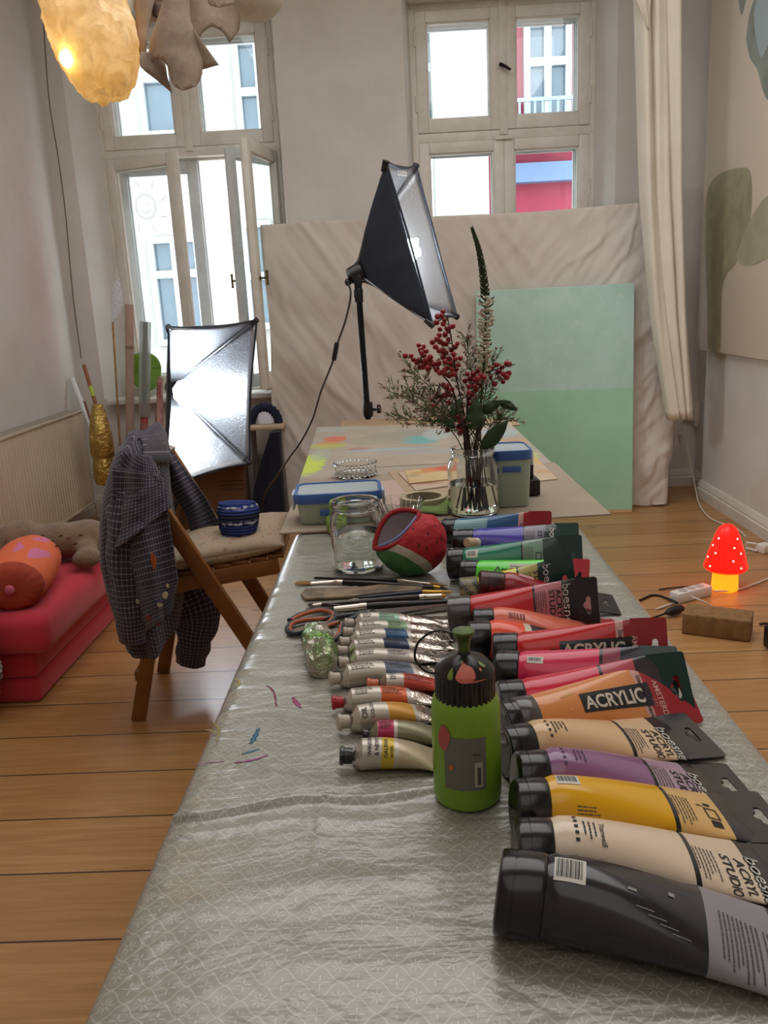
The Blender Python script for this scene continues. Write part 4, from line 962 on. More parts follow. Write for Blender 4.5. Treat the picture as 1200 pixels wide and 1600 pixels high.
def fs(u, v):   # the far front, spread over the seat side
    L = [(238, 690), (262, 760), (290, 800), (300, 838)]; Rr = [(252, 684), (296, 742), (322, 778), (349, 828)]
    k = v * 3; j = min(int(k), 2); f = k - j
    a = [L[j][m_] + (L[j + 1][m_] - L[j][m_]) * f for m_ in (0, 1)]; c = [Rr[j][m_] + (Rr[j + 1][m_] - Rr[j][m_]) * f for m_ in (0, 1)]
    return Yp(a[0] + (c[0] - a[0]) * u, a[1] + (c[1] - a[1]) * u, 2.45 + .012 * sin(u * 7 + v * 3) + .02 * v)
P('far_panel', MB().grid(fs, 20, 26, lambda u, v: (u * .22, v * .36)), plaid, t, solid=.003, angle=80)
b = MB()
def colr(u, v):
    a = Yp(205, 708, 2.22).lerp(Yp(247, 700, 2.42), u); q = Yp(222, 690, 2.3).lerp(Yp(238, 676, 2.42), u); c = Yp(214, 720, 2.2).lerp(Yp(262, 722, 2.4), u)
    p = a * (1 - v) ** 2 + q * 2 * v * (1 - v) + c * v * v; return p + Vector((.02 * v, -.01 * v, .03 * sin(PI * v)))
P('collar', MB().grid(colr, 16, 10, lambda u, v: (u * .25, v * .12)), plaid, t, solid=.004, angle=80)
def stain(px, py, w, h, m):
    c = Yp(px, py, 2.075); b = MB(); b.rings([[c + Vector((cos(q) * w * (1 + .3 * sin(q * 3 + px)), 0, sin(q) * h * (1 + .25 * sin(q * 2 + py)))) for q in [k * PI / 9 for k in range(18)]], [c + Vector((cos(q) * w, -.002, sin(q) * h)) for q in [k * PI / 9 for k in range(18)]]]); return b
for x, y, w_, h_, hx in ((240, 876, .010, .028, '#a3502e'), (236, 905, .006, .012, '#a3502e'), (258, 930, .010, .012, '#b0a988'), (250, 945, .012, .007, '#a8a28c'), (232, 965, .010, .008, '#7d2430'), (248, 975, .007, .006, '#7d2430'), (215, 940, .006, .008, '#8f8b78'), (262, 915, .006, .006, '#b5ac8c')):
    P('paint_stain', stain(x, y, w_ * .7, h_ * .8, None), M('stain' + hx, hx, .7), t)
# ------------------------------------------------------------------ right floor
bc = M('cork_brown', '#8c6a42', .85, var='#7b5c38', vs=40, bump=(90, .4, .003))
a, c, e = Zp(1065, 990, 0), Zp(1172, 1004, 0), Zp(1188, 985, 0); x = (c - a); y = Vector((-x.y, x.x, 0)).normalized(); hgt = .078
b = MB().box((a + c) / 2 + y * .055 + Vector((0, 0, hgt / 2)), (x.length, .115, hgt), math.atan2(x.y, x.x), .006, 3)
tag(P('yoga_block', b, bc), 'brown cork block on the floor in front of the mushroom lamp', 'block')
mc = Zp(1132, 920, 0)
t = thing('mushroom_lamp', 'glowing red mushroom lamp with white dots on the floor', 'lamp', mc)
sk = 1.0; px2m = .0027
b = MB().lathe([(.05, 0), (.052, .004), (.05, .05), (.048, .085), (.02, .09)], mc, 40); P('stem', b, M('lamp_stem', '#e8902c', .4, emis='#ff8f16', es=MUSH), t)
cp = [(.049, .078), (.074, .084), (.0835, .094), (.083, .104), (.076, .125), (.071, .15), (.062, .178), (.053, .205), (.046, .23), (.036, .253), (.022, .268), (.008, .273), (.0001, .2735)]
P('cap', MB().lathe(cp, mc, 48), M('lamp_cap', '#d81a10', .3, emis='#ff0c04', es=MUSH*1.4), t)
dm = M('lamp_dot', '#fff4e0', .5, emis='#fff0d8', es=1.0)
for zz, ofs in ((.11, .4), (.14, 0), (.165, .55), (.19, .12), (.222, .5)):
    r = next(cp[i][0] + (cp[i + 1][0] - cp[i][0]) * (zz - cp[i][1]) / (cp[i + 1][1] - cp[i][1]) for i in range(2, 11) if cp[i][1] <= zz <= cp[i + 1][1])
    nn = 4
    for k in range(nn):
        q = ofs + k * 2 * PI / nn; P('dot', MB().ball(mc + Vector((cos(q) * r, sin(q) * r, zz)), .0042, 10, 6, (1, 1, 1)), dm, t)
# power strip and cords
wp = M('strip_white', '#d9d5cf', .4); s0, s1_ = Zp(1060, 945, 0), Zp(1113, 931, 0); dd = (s1_ - s0).normalized(); sd = Vector((-dd.y, dd.x, 0))
t = thing('power_strip', 'white power strip between the cork block and mushroom lamp', 'power strip', (s0 + s1_) / 2)
P('housing', MB().box((s0 + s1_) / 2 + sd * .025 + Vector((0, 0, .022)), ((s1_ - s0).length, .05, .042), math.atan2(dd.y, dd.x), .006), wp, t)
b = MB()
for i in range(3):
    c = s0.lerp(s1_, .25 + i * .25) + sd * .025 + Vector((0, 0, .0435)); b.lathe([(.018, 0), (.0185, .001), (.0165, .0014), (.0001, .0005)], c, 20)
P('outlet', b, M('strip_grey', '#a9a5a0', .5), t)
def cord(name, pts, m, r, label):
    tag(P(name, MB().tube(smooth_path(pts, 7), r, 8), m), label, 'cord')
bk = M('cord_black', '#17161a', .45); wc = M('cord_white', '#d2c8bd', .45)
cord('cord', [Zp(1058, 942, .02), Zp(1040, 934, .005), Zp(1020, 930, .005), Zp(1000, 938, .005)], bk, .005, 'black cord entering the left end of the power strip')
cord('cord', [Zp(1116, 924, .015), Zp(1150, 922, .005), Zp(1180, 912, .005), Zp(1210, 900, .005)], wc, .004, 'white cord curving right past the foot of the mushroom lamp')
cord('cord', [Zp(1080, 932, .05), Zp(1095, 938, .052), Zp(1110, 946, .03), Zp(1118, 950, .005)], wc, .0035, 'white cord lying across the top of the power strip')
cord('cord', [Zp(1025, 952, .005), Zp(1045, 945, .005), Zp(1058, 940, .005)], wc, .004, 'short white cord from the table edge to the power strip')
cord('cord', [Zp(1030, 921, .005), Zp(1055, 918, .005), Zp(1085, 917, .005), Zp(1110, 922, .006)], bk, .003, 'thin dark cord running behind the power strip')
cord('cord', [Zp(1187, 975, .005), Zp(1195, 974, .005), Zp(1215, 975, .005)], bk, .004, 'black cord leaving the right side of the cork block')
b = MB(); p0, p1 = Zp(1040, 958, .02), Zp(1066, 950, .022); b.tube([p0, p0.lerp(p1, .3), p0.lerp(p1, .7), p1], [.006, .016, .018, .012], 12); b.tube(smooth_path([p0, Zp(1030, 962, .01), Zp(1012, 968, .005), Zp(995, 975, .005)]), .004, 8)
tag(P('plug', b, bk), 'black plug with its cord beside the left end of the cork block', 'plug')
c = Zp(1183, 864, 0); t = thing('adapter', 'white plastic adapter with a loop handle by the baseboard', 'adapter', c)
P('body', MB().box(c + Vector((.035, .01, .02)), (.06, .05, .04), .5, .006), wp, t); P('loop', MB().tube([c + Vector(q) for q in ((0, 0, .01), (-.03, .05, .01), (-.028, .055, .035), (0, .01, .04))], .005, 8), wp, t)
c = Zp(1204, 1020, 0); b = MB().box(c + Vector((.035, .03, .045)), (.08, .05, .08), .2, .008); tag(P('speaker_box', b, M('black_plastic')), 'black object cut by the right edge of the photo on the floor', 'box')

# ------------------------------------------------------------------ near table, tablecloth
T = .745; TX0, TX1, TYE = -.235, .352, 1.66
pine = M('table_pine', '#b88f62', .5)
t = thing('trestle_table', 'long narrow table under the patterned tablecloth', 'table', (.06, .9, 0))
P('tabletop', MB().box(((TX0 + TX1) / 2, .85, T - .014), (TX1 - TX0 - .02, 1.58, .02), bev=.003), pine, t)
for x in (TX0 + .06, TX1 - .06):
    for y in (.2, 1.5): P('leg', MB().box((x, y, (T - .025) / 2), (.045, .045, T - .027), bev=.003), pine, t)
m = NT('oilcloth'); o = m.obj(); X, Y, Z_ = m.sep(o); S = .0265
p = m.math('SUBTRACT', m.math('FRACT', m.math('DIVIDE', X, S)), .5); q = m.math('SUBTRACT', m.math('FRACT', m.math('DIVIDE', Y, S)), .5)
ap, aq = m.math('ABSOLUTE', p), m.math('ABSOLUTE', q)
def motif(px, py, petals, R, rot=0):
    r = m.math('SQRT', m.math('ADD', m.math('MULTIPLY', px, px), m.math('MULTIPLY', py, py))); th = m.math('ARCTAN2', py, px)
    pet = m.math('POWER', m.math('ABSOLUTE', m.math('COSINE', m.math('ADD', m.math('MULTIPLY', th, petals / 2), rot))), 6.0 if petals > 4 else 12.0)
    lim = m.math('MULTIPLY', m.math('ADD', pet, .0), R); inn = m.step(m.math('SUBTRACT', lim, r), 0, .03); hole = m.step(r, .03, .06)
    return m.math('MULTIPLY', inn, hole)
fl1 = motif(p, q, 8, .27)
cx = m.math('SUBTRACT', .5, ap); cy = m.math('SUBTRACT', .5, aq); fl2 = motif(cx, cy, 4, .24, 0)
dd = m.math('ADD', ap, aq); curve = m.math('MULTIPLY', m.math('SINE', m.math('MULTIPLY', m.math('SUBTRACT', ap, aq), 2 * PI)), .045)
ln = m.math('ABSOLUTE', m.math('SUBTRACT', m.math('ADD', dd, curve), .5)); line = m.step(ln, .035, .018)
pat = m.math('MAXIMUM', m.math('MAXIMUM', fl1, fl2), m.math('MULTIPLY', line, .8))
cl = m.mix(m.math('MULTIPLY', pat, .85), '#89887c', '#b4b2a7'); m.col(cl)
wr = m.noise(m.vmath('MULTIPLY', o, (1, 2.2, 1)), 7, 4, .55, .6); wr2 = m.noise(m.vmath('MULTIPLY', o, (1, 2.5, 1)), 26, 3, .5)
m.set(Roughness=.3); m.b.inputs['Coat Weight'].default_value = .5; m.b.inputs['Coat Roughness'].default_value = .2; m.b.inputs['Specular IOR Level'].default_value = .7
m.bump(m.math('ADD', m.math('MULTIPLY', wr, 1.0), m.math('MULTIPLY', wr2, .25)), .75, .016)
def crease(x, y):
    h = .0008 * fbm((x * 5, y * 9, 1))
    for yc, x0, x1, a, sl, w in ((.675, -.25, .02, .007, .10, .0045), (.652, -.25, .05, .002, .05, .006), (.93, -.25, -.03, .0022, .1, .012), (1.0, -.25, 0, .002, -.15, .012), (1.08, -.25, .0, .0022, .2, .014), (1.16, -.25, -.02, .002, -.1, .014), (.87, -.25, -.08, .0015, .3, .01), (1.28, -.25, -.1, .002, .25, .015), (.56, -.2, .12, .0015, .12, .02), (.5, -.15, .15, .0012, -.1, .02), (1.0, .25, .36, .0028, -.2, .007), (1.13, .27, .36, .002, .1, .01), (1.27, .28, .36, .002, -.1, .01), (.86, .24, .36, .0025, .15, .006), (1.42, .26, .36, .002, .1, .01)):
        if x0 - .05 < x < x1 + .05:
            e = min(1, max(0, (x - x0 + .05) / .06)) * min(1, max(0, (x1 + .05 - x) / .08)); h += a * e * math.exp(-((y - yc - sl * (x - x0) - .006 * sin(x * 40)) / w) ** 2)
    h += .0020 * math.exp(-((x + .085 - .004 * sin(y * 9)) / .003) ** 2) * (1 if y > .6 else .4)
    return h
NXc = 90
def cloth(u, v):
    y = -.02 + (TYE + .02) * v; s = -.20 + (TX1 - TX0 + .40) * u; r = .022; Wd = TX1 - TX0
    def prof(s):
        if s < 0:
            a = min(-s, r * PI / 2) / r; return TX0 + r - r * sin(a) - (r if False else 0), T - r + r * cos(a) - max(0, -s - r * PI / 2)
        if s > Wd:
            a = min(s - Wd, r * PI / 2) / r; return TX1 - r + r * sin(a), T - r + r * cos(a) - max(0, s - Wd - r * PI / 2)
        return TX0 + r + s * (Wd - 2 * r) / Wd, T
    x, z = prof(s)
    if z > T - .01: z += crease(x, y)
    else: x += (.006 * sin(y * 17) + .008 * fbm((y * 6, z * 3, 2))) * min(1, (T - z) * 6)
    if y > TYE - .02: z -= .012 * ((y - TYE + .02) / .02) ** 2
    return (x, y, z + .0012)
b = MB().grid(cloth, 150, 560)
tc = P('tablecloth', b, m.m, solid=.0012, angle=80); tag(tc, 'grey-green patterned oilcloth covering the near table', 'tablecloth')
def smear(pts, w, hx, nm='paint_mark'):
    b = MB(); P_ = [Zp(x, y, T + .0022) for x, y in pts]; P_ = smooth_path(P_, 5); n = len(P_); vs = []
    for i, c in enumerate(P_):
        d = (P_[min(i + 1, n - 1)] - P_[max(i - 1, 0)]).normalized(); s = Vector((-d.y, d.x, 0)); k = .8 * w * (.35 + .65 * sin(PI * (i + .4) / (n + .2))) * (1 + .3 * sin(i * 2.1))
        z = Vector((0, 0, crease(c.x, c.y) )); vs += [c + s * k + z, c - s * k + z]
    b.add(vs, [(2 * i, 2 * i + 1, 2 * i + 3, 2 * i + 2) for i in range(n - 1)]); P(nm, b, M('smear' + hx, hx, .4), tc, solid=.0002)
smear([(416, 1072), (428, 1082), (432, 1104)], .0016, '#7d3a5c'); smear([(457, 1090), (463, 1098), (470, 1106)], .0035, '#9a4570'); smear([(404, 1138), (398, 1152), (392, 1162)], .0035, '#2c6580')
smear([(378, 1178), (392, 1174), (405, 1170)], .0022, '#2f6f88'); smear([(366, 1192), (395, 1187), (418, 1180)], .0022, '#8d3f6e'); smear([(332, 1128), (342, 1140), (338, 1160)], .0016, '#958d48'); smear([(320, 1140), (330, 1142), (338, 1146)], .0012, '#958d48'); smear([(300, 1195), (320, 1192), (350, 1190)], .001, '#8d5a70'); smear([(366, 1060), (374, 1065), (370, 1073)], .0014, '#b0a040')
# ------------------------------------------------------------------ second table with its boards
T2 = .740
t = thing('work_table', 'far table covered with painted boards and cardboard', 'table', (.05, 2.5, 0))
P('tabletop', MB().box((.05, 2.52, T2 - .016), (.56, 1.40, .028), bev=.003), pine, t)
for x in (-.2, .26):
    for y in (1.9, 3.1): P('leg', MB().box((x, y, (T2 - .032) / 2), (.05, .05, T2 - .032), bev=.003), pine, t)
def sheet(name, px, z, th, mt, label, cat, group=None):
    q = [Zp(x, y, z + th) for x, y in px]; b = MB().prism([(v.x, v.y) for v in q], (0, 0, z), (1, 0, 0), (0, 1, 0), th); o = P(name, b, mt, smooth=False); tag(o, label, cat, group); return o
def blobs(name, base, base2, bl, off, rough=.7):
    m = NT(name); o = m.vmath('ADD', m.obj(), tuple(off)); n = m.noise(o, 9, 4, .6); n2 = m.noise(m.vmath('MULTIPLY', o, (1.2, 5, 1)), 12, 4, .6)
    c = m.mix(m.step(n, .35, .65), base, base2); x, y, z = m.sep(o)
    for (cx, cy), (rx, ry), hx, am in bl:
        d = m.math('ADD', m.math('POWER', m.math('DIVIDE', m.math('SUBTRACT', x, cx), rx), 2.0), m.math('POWER', m.math('DIVIDE', m.math('SUBTRACT', y, cy), ry), 2.0))
        f = m.step(m.math('ADD', d, m.math('MULTIPLY', m.math('SUBTRACT', n2, .5), 2.2)), 1.15, .55); c = m.mix(m.math('MULTIPLY', f, am), c, hx)
    m.col(c); m.set(Roughness=rough); return m.m
def bl(px, py, rx, ry, hx, am=.8):
    p = Zp(px, py, T2 + .01); return ((p.x, p.y), (rx, ry), hx, am)
def boff(px, z): 
    q = [Zp(x, y, z) for x, y in px]; return ((min(v.x for v in q) + max(v.x for v in q)) / 2, (min(v.y for v in q) + max(v.y for v in q)) / 2, z)
z = T2 + .001
tan = [(530, 668), (536, 657), (700, 650), (806, 654), (812, 664)]
sheet('plywood_board', tan, z, .004, M('tan_ply', '#a58a6c', .6, var='#9c8162', vs=6), 'bare tan board peeping out at the far table end', 'board')
pb_ = [(466, 757), (868, 728), (796, 661), (496, 667)]
sheet('painted_board', pb_, z + .0045, .004, blobs('painted_ply', '#a59a8b', '#9b9183', [bl(488, 720, .045, .17, '#bcd43c'), bl(505, 705, .035, .12, '#9fa99a', .6), bl(517, 690, .05, .07, '#b98a4c'), bl(527, 682, .045, .06, '#c9603f'), bl(512, 693, .09, .05, '#a8b056', .6), bl(530, 668, .12, .06, '#9aa39b', .7), bl(786, 700, .06, .13, '#bfd744'), bl(812, 706, .05, .12, '#b5c650', .7), bl(800, 685, .05, .06, '#b79165', .7), bl(780, 672, .07, .1, '#8fa5a8', .7), bl(830, 715, .04, .07, '#a79a9c', .7), bl(490, 745, .08, .05, '#8e877f', .5)], boff(pb_, z)), 'large board smeared with yellow-green, orange and teal paint on the far table', 'board')
pi_ = [(540, 732), (700, 724), (708, 668), (541, 669)]
sheet('painted_sheet', pi_, z + .0088, .001, blobs('painted_sheet', '#a99d8c', '#a09484', [bl(640, 676, .16, .12, '#8f8c82', .8), bl(655, 683, .07, .09, '#5aa5a5', .8), bl(590, 684, .12, .1, '#98907f', .6), bl(600, 698, .16, .025, '#93a7ae', .8), bl(560, 697, .04, .03, '#a96f68', .6), bl(660, 701, .14, .04, '#9a9aa4', .6), bl(680, 675, .05, .12, '#a9b4b0', .7)], boff(pi_, z)), 'paint-streaked sheet lying on the large smeared board', 'sheet')
gc_ = [(437, 833), (955, 803), (866, 722), (472, 750)]
sheet('grey_cardboard', gc_, z + .0094, .003, M('grey_card', '#a0917f', .8, var='#988a78', vs=5), 'large grey-brown cardboard sheet at the near end of the far table', 'cardboard')
ZC = z + .0126
pk = [(478, 766), (628, 748), (660, 794), (498, 809)]
sheet('pink_paper', pk, ZC, .0008, M('dusty_pink_paper', '#b49c91', .85), 'dusty pink paper sheet beside the glass dish', 'paper')
sq = [(632, 736), (712, 724), (716, 758), (652, 768)]
sheet('paper_sheet', [(606, 737), (640, 733), (700, 728), (704, 772), (640, 776)], ZC + .0002, .001, M('brown_paper', '#a78f78', .8), 'brown backing paper under the watercolour cards', 'paper')
sheet('watercolour_card', [(622, 738), (700, 730), (706, 758), (650, 766)], ZC + .0014, .003, blobs('water1', '#bba894', '#b39e88', [bl(665, 757, .05, .012, '#a56447', .7)], boff([(622, 738), (706, 758), (650, 766), (700, 730)], ZC)), 'lower watercolour card left of the flower jar', 'card', )
sheet('watercolour_card', [(633, 736), (700, 727), (706, 748), (640, 755)], ZC + .0046, .003, blobs('water2', '#c4ab80', '#bda475', [bl(680, 735, .05, .035, '#c8643a', .8), bl(660, 740, .03, .02, '#b58b4c', .7), bl(695, 732, .03, .05, '#b5533c', .7), bl(646, 745, .02, .02, '#8f7c62', .5)], boff([(633, 736), (700, 727), (706, 748), (640, 755)], ZC)), 'top watercolour card with orange blotches left of the flower jar', 'card')
sheet('watercolour_card', [(822, 716), (832, 709), (871, 748), (832, 752)], ZC, .003, blobs('water3', '#c0ad94', '#b7a388', [bl(843, 722, .02, .06, '#c2a24c', .7), bl(850, 738, .03, .03, '#b58a5c', .6)], boff([(822, 716), (832, 709), (871, 748), (832, 752)], ZC)), 'watercolour card with yellow blotches right of the blue-lidded box', 'card')

# ------------------------------------------------------------------ glass things, boxes, tape, cloth on the tables
def glass(name, color=(1, 1, 1), rough=.0, ior=1.45):
    if name in _mc: return _mc[name]
    m = NT(name); m.col(color); m.set(Roughness=rough, IOR=ior); m.b.inputs['Transmission Weight'].default_value = 1; _mc[name] = m.m; return m.m
gl = glass('clear_glass', (.97, .99, .98)); wat = glass('water', (.93, .96, .95), 0, 1.33); watg = glass('vase_water', (.86, .90, .76), 0, 1.33)
def jar(name, label, c, r, h, neck, water, wm, wname='water'):
    t = thing(name, label, 'jar', c); th = .0028; zb = h * .80
    out = [(.0001, .0), (r * .8, 0), (r * .95, .004), (r, .014), (r, zb * .5), (r * .99, zb * .88), (r * .93, zb * .98), (neck + .002, zb + .007), (neck, zb + .011), (neck, h - .012), (neck + .0035, h - .010), (neck + .0035, h - .004), (neck + .001, h)]
    # threads
    inn = [(neck - th, h - .001), (neck - th, zb + .010), (r * .93 - th, zb * .975), (r * .99 - th, zb * .87), (r - th, zb * .5), (r - th, .016), (r * .9, .007), (.0001, .006)]
    P('glass', MB().lathe(out + inn, c, 56, capa=False, capb=False), gl, t, angle=50)
    b = MB(); rr = [c + Vector((cos(a) * (neck + .0015), sin(a) * (neck + .0015), h - .018 + a * .0006)) for a in [k * PI / 20 for k in range(50)]]; b.tube(rr, .0014, 6); P('thread', b, gl, t)
    b = MB().lathe([(.0001, .0075), (r * .9, .0085), (r - th - .0004, .018), (r - th - .0004, water - .001), (r - th - .0012, water), (.0001, water)], c, 48, capa=False, capb=False); P(wname, b, wm, t)
    return t
JC = Vector((-.094, 1.405, T + .002)); jar('water_jar', 'clear glass jar half full of water beside the watermelon pouch', Vector(((Zp(520, 888, T).x + Zp(603, 888, T).x) / 2, 1.395, T + .003)), .0465, .124, .0385, .066, wat)
FV = Vector((.1425, 1.725, ZC + .0005)); FV.x = (Zp(697, 800, T).x + Zp(780, 800, T).x) / 2
jar('flower_jar', 'clear glass jar holding the berry bouquet', FV, .0545, .143, .0425, .066, watg)
# blue lidded boxes
tub = M('frosted_plastic', '#b4c3b1', .35, var='#adbca9', vs=4, trans=.15); lid = M('blue_lid', '#3f66a8', .35); lidt = M('lid_window', '#aab7ba', .3); clip = M('clip_plastic', '#c3ced6', .3); tubw = M('milky_plastic', '#aebfae', .35)
def rrect(w, d, r, n=6):
    out = []
    for cx, cy, a0 in ((w / 2 - r, d / 2 - r, 0), (-w / 2 + r, d / 2 - r, PI / 2), (-w / 2 + r, -d / 2 + r, PI), (w / 2 - r, -d / 2 + r, 1.5 * PI)):
        out += [(cx + r * cos(a0 + k * PI / 2 / n), cy + r * sin(a0 + k * PI / 2 / n)) for k in range(n + 1)]
    return out
def tubbox(label, c, w, d, h, rot, long):
    t = thing('food_container', label, 'container', c, 'blue-lidded food containers'); M_ = Matrix.Rotation(rot, 3, 'Z')
    def ring(sw, sd, z, r): return [c + M_ @ Vector((x, y, z)) for x, y in rrect(sw, sd, r)]
    P('tub', MB().rings([ring(w * .84, d * .8, 0, .015), ring(w * .88, d * .84, .004, .018), ring(w * .95, d * .94, h * .8, .02), ring(w * .96, d * .95, h - .018, .02)]), tub, t)
    P('lid', MB().rings([ring(w * .99, d * .99, h - .02, .022), ring(w, d, h - .016, .022), ring(w, d, h - .004, .022), ring(w * .985, d * .98, h, .02), ring(w * .93, d * .88, h, .016), ring(w * .92, d * .87, h - .004, .015)]), lid, t)
    P('lid_window', MB().rings([ring(w * .918, d * .865, h - .0035, .015), ring(w * .918, d * .865, h - .0025, .015)]), lidt, t)
    for sx in (-1, 1): P('clip', MB().box(c + M_ @ Vector((sx * (w / 2 + .003), 0, h - .022)), (.006, d * .45, .034), rot, .002), clip, t)
    P('clip', MB().box(c + M_ @ Vector((0, -d / 2 + .002, h - .040)), (w * .42, .004, .012), rot, .001), lid, t)['label'] = 'blue front clip'
    return t
a, c = Zp(466, 823, T), Zp(604, 818, T)
tubbox('low wide blue-lidded container at the left of the far table', Vector((-.143, 1.735, ZC + .001)), .185, .125, .066, .05, True)
tubbox('tall narrow blue-lidded container behind the flower jar', Vector((.228, 1.805, ZC + .001)), .092, .12, .125, .03, False)
# beaded glass dish
dc = Zp(555, 748, T2 + .012); dc.y += .03; t = thing('glass_dish', 'small beaded glass dish on the painted board', 'dish', dc)
P('bowl', MB().lathe([(.0001, 0), (.045, 0), (.052, .006), (.055, .022), (.055, .034), (.0525, .034), (.052, .022), (.048, .009), (.0001, .006)], dc, 44, capa=False, capb=False), gl, t)
b = MB()
for k in range(30): b.ball(dc + Vector((cos(k * 2 * PI / 30) * .0545, sin(k * 2 * PI / 30) * .0545, .036)), .0052, 10, 6)
for k in range(24): b.ball(dc + Vector((cos(k * 2 * PI / 24) * .0535, sin(k * 2 * PI / 24) * .0535, .010)), .0045, 8, 6)
P('beads', b, gl, t)
# glass bowl behind the pouch
gc = Zp(628, 828, T + .002); gc.y += .04; t = thing('glass_bowl', 'cut glass bowl mostly hidden behind the watermelon pouch', 'bowl', gc + Vector((0, 0, .003)))
b = MB(); n = 48; rr = []
for r, h in ((.0001, 0), (.026, 0), (.034, .012), (.043, .034), (.049, .05), (.0465, .05), (.040, .034), (.031, .014), (.0001, .006)):
    rr.append([gc + Vector((cos(k * 2 * PI / n) * r * (1 + (.03 if k % 2 else -.02)), sin(k * 2 * PI / n) * r * (1 + (.03 if k % 2 else -.02)), h + .004)) for k in range(n)])
P('bowl', b.rings(rr, True, False, False), gl, t, angle=20)
# tape roll
tcn = Zp(663, 800, ZC); tcn.y += .035; t = thing('tape_roll', 'cream masking tape roll lying in front of the pink paper', 'tape', tcn + Vector((0, 0, .001))); tp_ = M('masking_tape', '#b9ab86', .6, var='#b0a27d', vs=90)
P('tape', MB().lathe([(.0405, .0), (.052, .0), (.0525, .001), (.0525, .026), (.052, .027), (.0405, .027), (.0405, 0)], tcn + Vector((0, 0, .001)), 48, capa=False, capb=False), tp_, t); P('core', MB().lathe([(.0385, .001), (.0404, .001), (.0404, .0265), (.0385, .0265), (.0385, .001)], tcn + Vector((0, 0, .001)), 48, capa=False, capb=False), M('core_card', '#8f8069', .8), t)
# green knitted cloths
def chev():
    m = NT('green_chevron'); o = m.uv(); x, y, z = m.sep(o); zz = m.math('ADD', m.math('MULTIPLY', y, 26), m.math('MULTIPLY', m.math('PINGPONG', m.math('MULTIPLY', x, 16), 1.0), 1.0))
    f = m.step(m.math('SINE', m.math('MULTIPLY', zz, PI)), -.3, .3); m.col(m.mix(f, '#6d8a3a', '#a3b77e')); m.set(Roughness=.95); m.bump(m.math('SINE', m.math('MULTIPLY', zz, PI)), .5, .003); return m.m
gm = chev(); g0 = Zp(648, 812, T); 
def gcl(u, v):
    a = Zp(648, 815, T).lerp(Zp(700, 812, T), u); c = Zp(662, 797, T).lerp(Zp(704, 790, T), u); p = a.lerp(c, v)
    return p + Vector((0, .0, .016 + .014 * sin(PI * min(1, v * 1.1)) * (.4 + .6 * u) + .003 * sin(u * 5 + v * 3)))
b = MB().grid(gcl, 24, 20); tag(P('dishcloth', b, gm, solid=.006, angle=80), 'green chevron dishcloth between the tape roll and flower jar', 'cloth')
lgm = M('lime_sponge', '#86a046', .95, var='#6f8a36', vs=40, bump=(120, 1, .006)); q = Zp(515, 838, T)
b = MB(); b.box(q + Vector((.012, .015, .02)), (.034, .05, .034), .2, .009, 3); b.box(q + Vector((.016, .02, .053)), (.03, .046, .034), .1, .009, 3); tag(P('folded_cloth', b, lgm), 'lime green folded cloth left of the water jar', 'cloth')
# black stamp boxes
q = Zp(834, 776, ZC); b = MB().box(q + Vector((-.004, .03, .020)), (.036, .06, .036), .05, .003); t = thing('black_box', 'black plastic box beside the tall blue-lidded container', 'box', q)
P('body', b, blkp, t); P('upper_box', MB().box(q + Vector((-.012, .05, .054)), (.028, .06, .034), .05, .003), blkp, t)
# ------------------------------------------------------------------ watermelon pouch
wc_ = Zp(643, 898, T); wc_ = Vector((wc_.x + .001, 1.355, T + .003)); WR = .062
t = thing('watermelon_pouch', 'red watermelon pouch with green and white rind standing half unzipped', 'pouch', wc_)
wred = NT('melon_red'); o = wred.obj(); vo = wred.node('ShaderNodeTexVoronoi'); wred.put(vo.inputs['Vector'], wred.vmath('MULTIPLY', o, (80, 80, 38))); vo.inputs['Scale'].default_value = 1; vo.inputs['Randomness'].default_value = .55
dv = Vector((-.52 / .0605, -.46 / .048, -.72 / .0525)); ox, oy, oz = wred.sep(o); dq = wred.math('ADD', wred.math('ADD', wred.math('MULTIPLY', ox, dv.x), wred.math('MULTIPLY', oy, dv.y)), wred.math('MULTIPLY', wred.math('SUBTRACT', oz, .0485), dv.z))
red_ = wred.mix(wred.math('MULTIPLY', wred.step(vo.outputs['Distance'], .22, .14), .9), wred.mix(wred.noise(o, 30, 3), '#b3202b', '#a11824'), '#3a1012')
col_ = wred.mix(wred.step(dq, .37, .385), red_, '#b9b0a0'); col_ = wred.mix(wred.step(dq, .60, .615), col_, wred.mix(wred.noise(o, 40, 3), '#4d7f4c', '#3f6f41')); wred.col(col_); wred.set(Roughness=.75); wred.bump(wred.noise(o, 40, 3), .25, .004)
wwh = M('rind_white', '#b9b0a0', .75, bump=(60, .2, .003)); wgr = M('rind_green', '#4d7f4c', .7, var='#437344', vs=30, bump=(60, .2, .003))
def melon(u, v):
    k = PI * u; a = 2 * PI * v; d = Vector((sin(k) * cos(a), sin(k) * sin(a), -cos(k)))
    p = Vector((d.x * .0605, d.y * .048, d.z * .0525))
    # wedge: pulled to a tip at the left, bulging to the right, flat bottom
    p.x += .008 * (d.z if d.z > 0 else 0); p.z *= 1 - .18 * max(0, -d.x) ** 2 ; p.z += .012 * max(0, d.x) * max(0, d.z)
    p.z = max(p.z, -.047 + .004 * abs(d.x)); s = 1 + .035 * fbm((d.x * 2.5, d.y * 2.5, d.z * 2.5))
    return wc_ + Vector((p.x, p.y, p.z)) * s + Vector((0, 0, .0485))
L0, L1 = wc_ + Vector((-.061, -.018, .052)), wc_ + Vector((.016, -.004, .106))
def mouth(u, side):
    p = L0.lerp(L1, u); w = sin(PI * u) ** .8; return p + (Vector((-.012, .014, .024)) if side > 0 else Vector((.006, -.026, -.010))) * w
b = MB(); nu, nv = 120, 180; b.grid(melon, nu, nv); keep = []; LL = (L1 - L0)
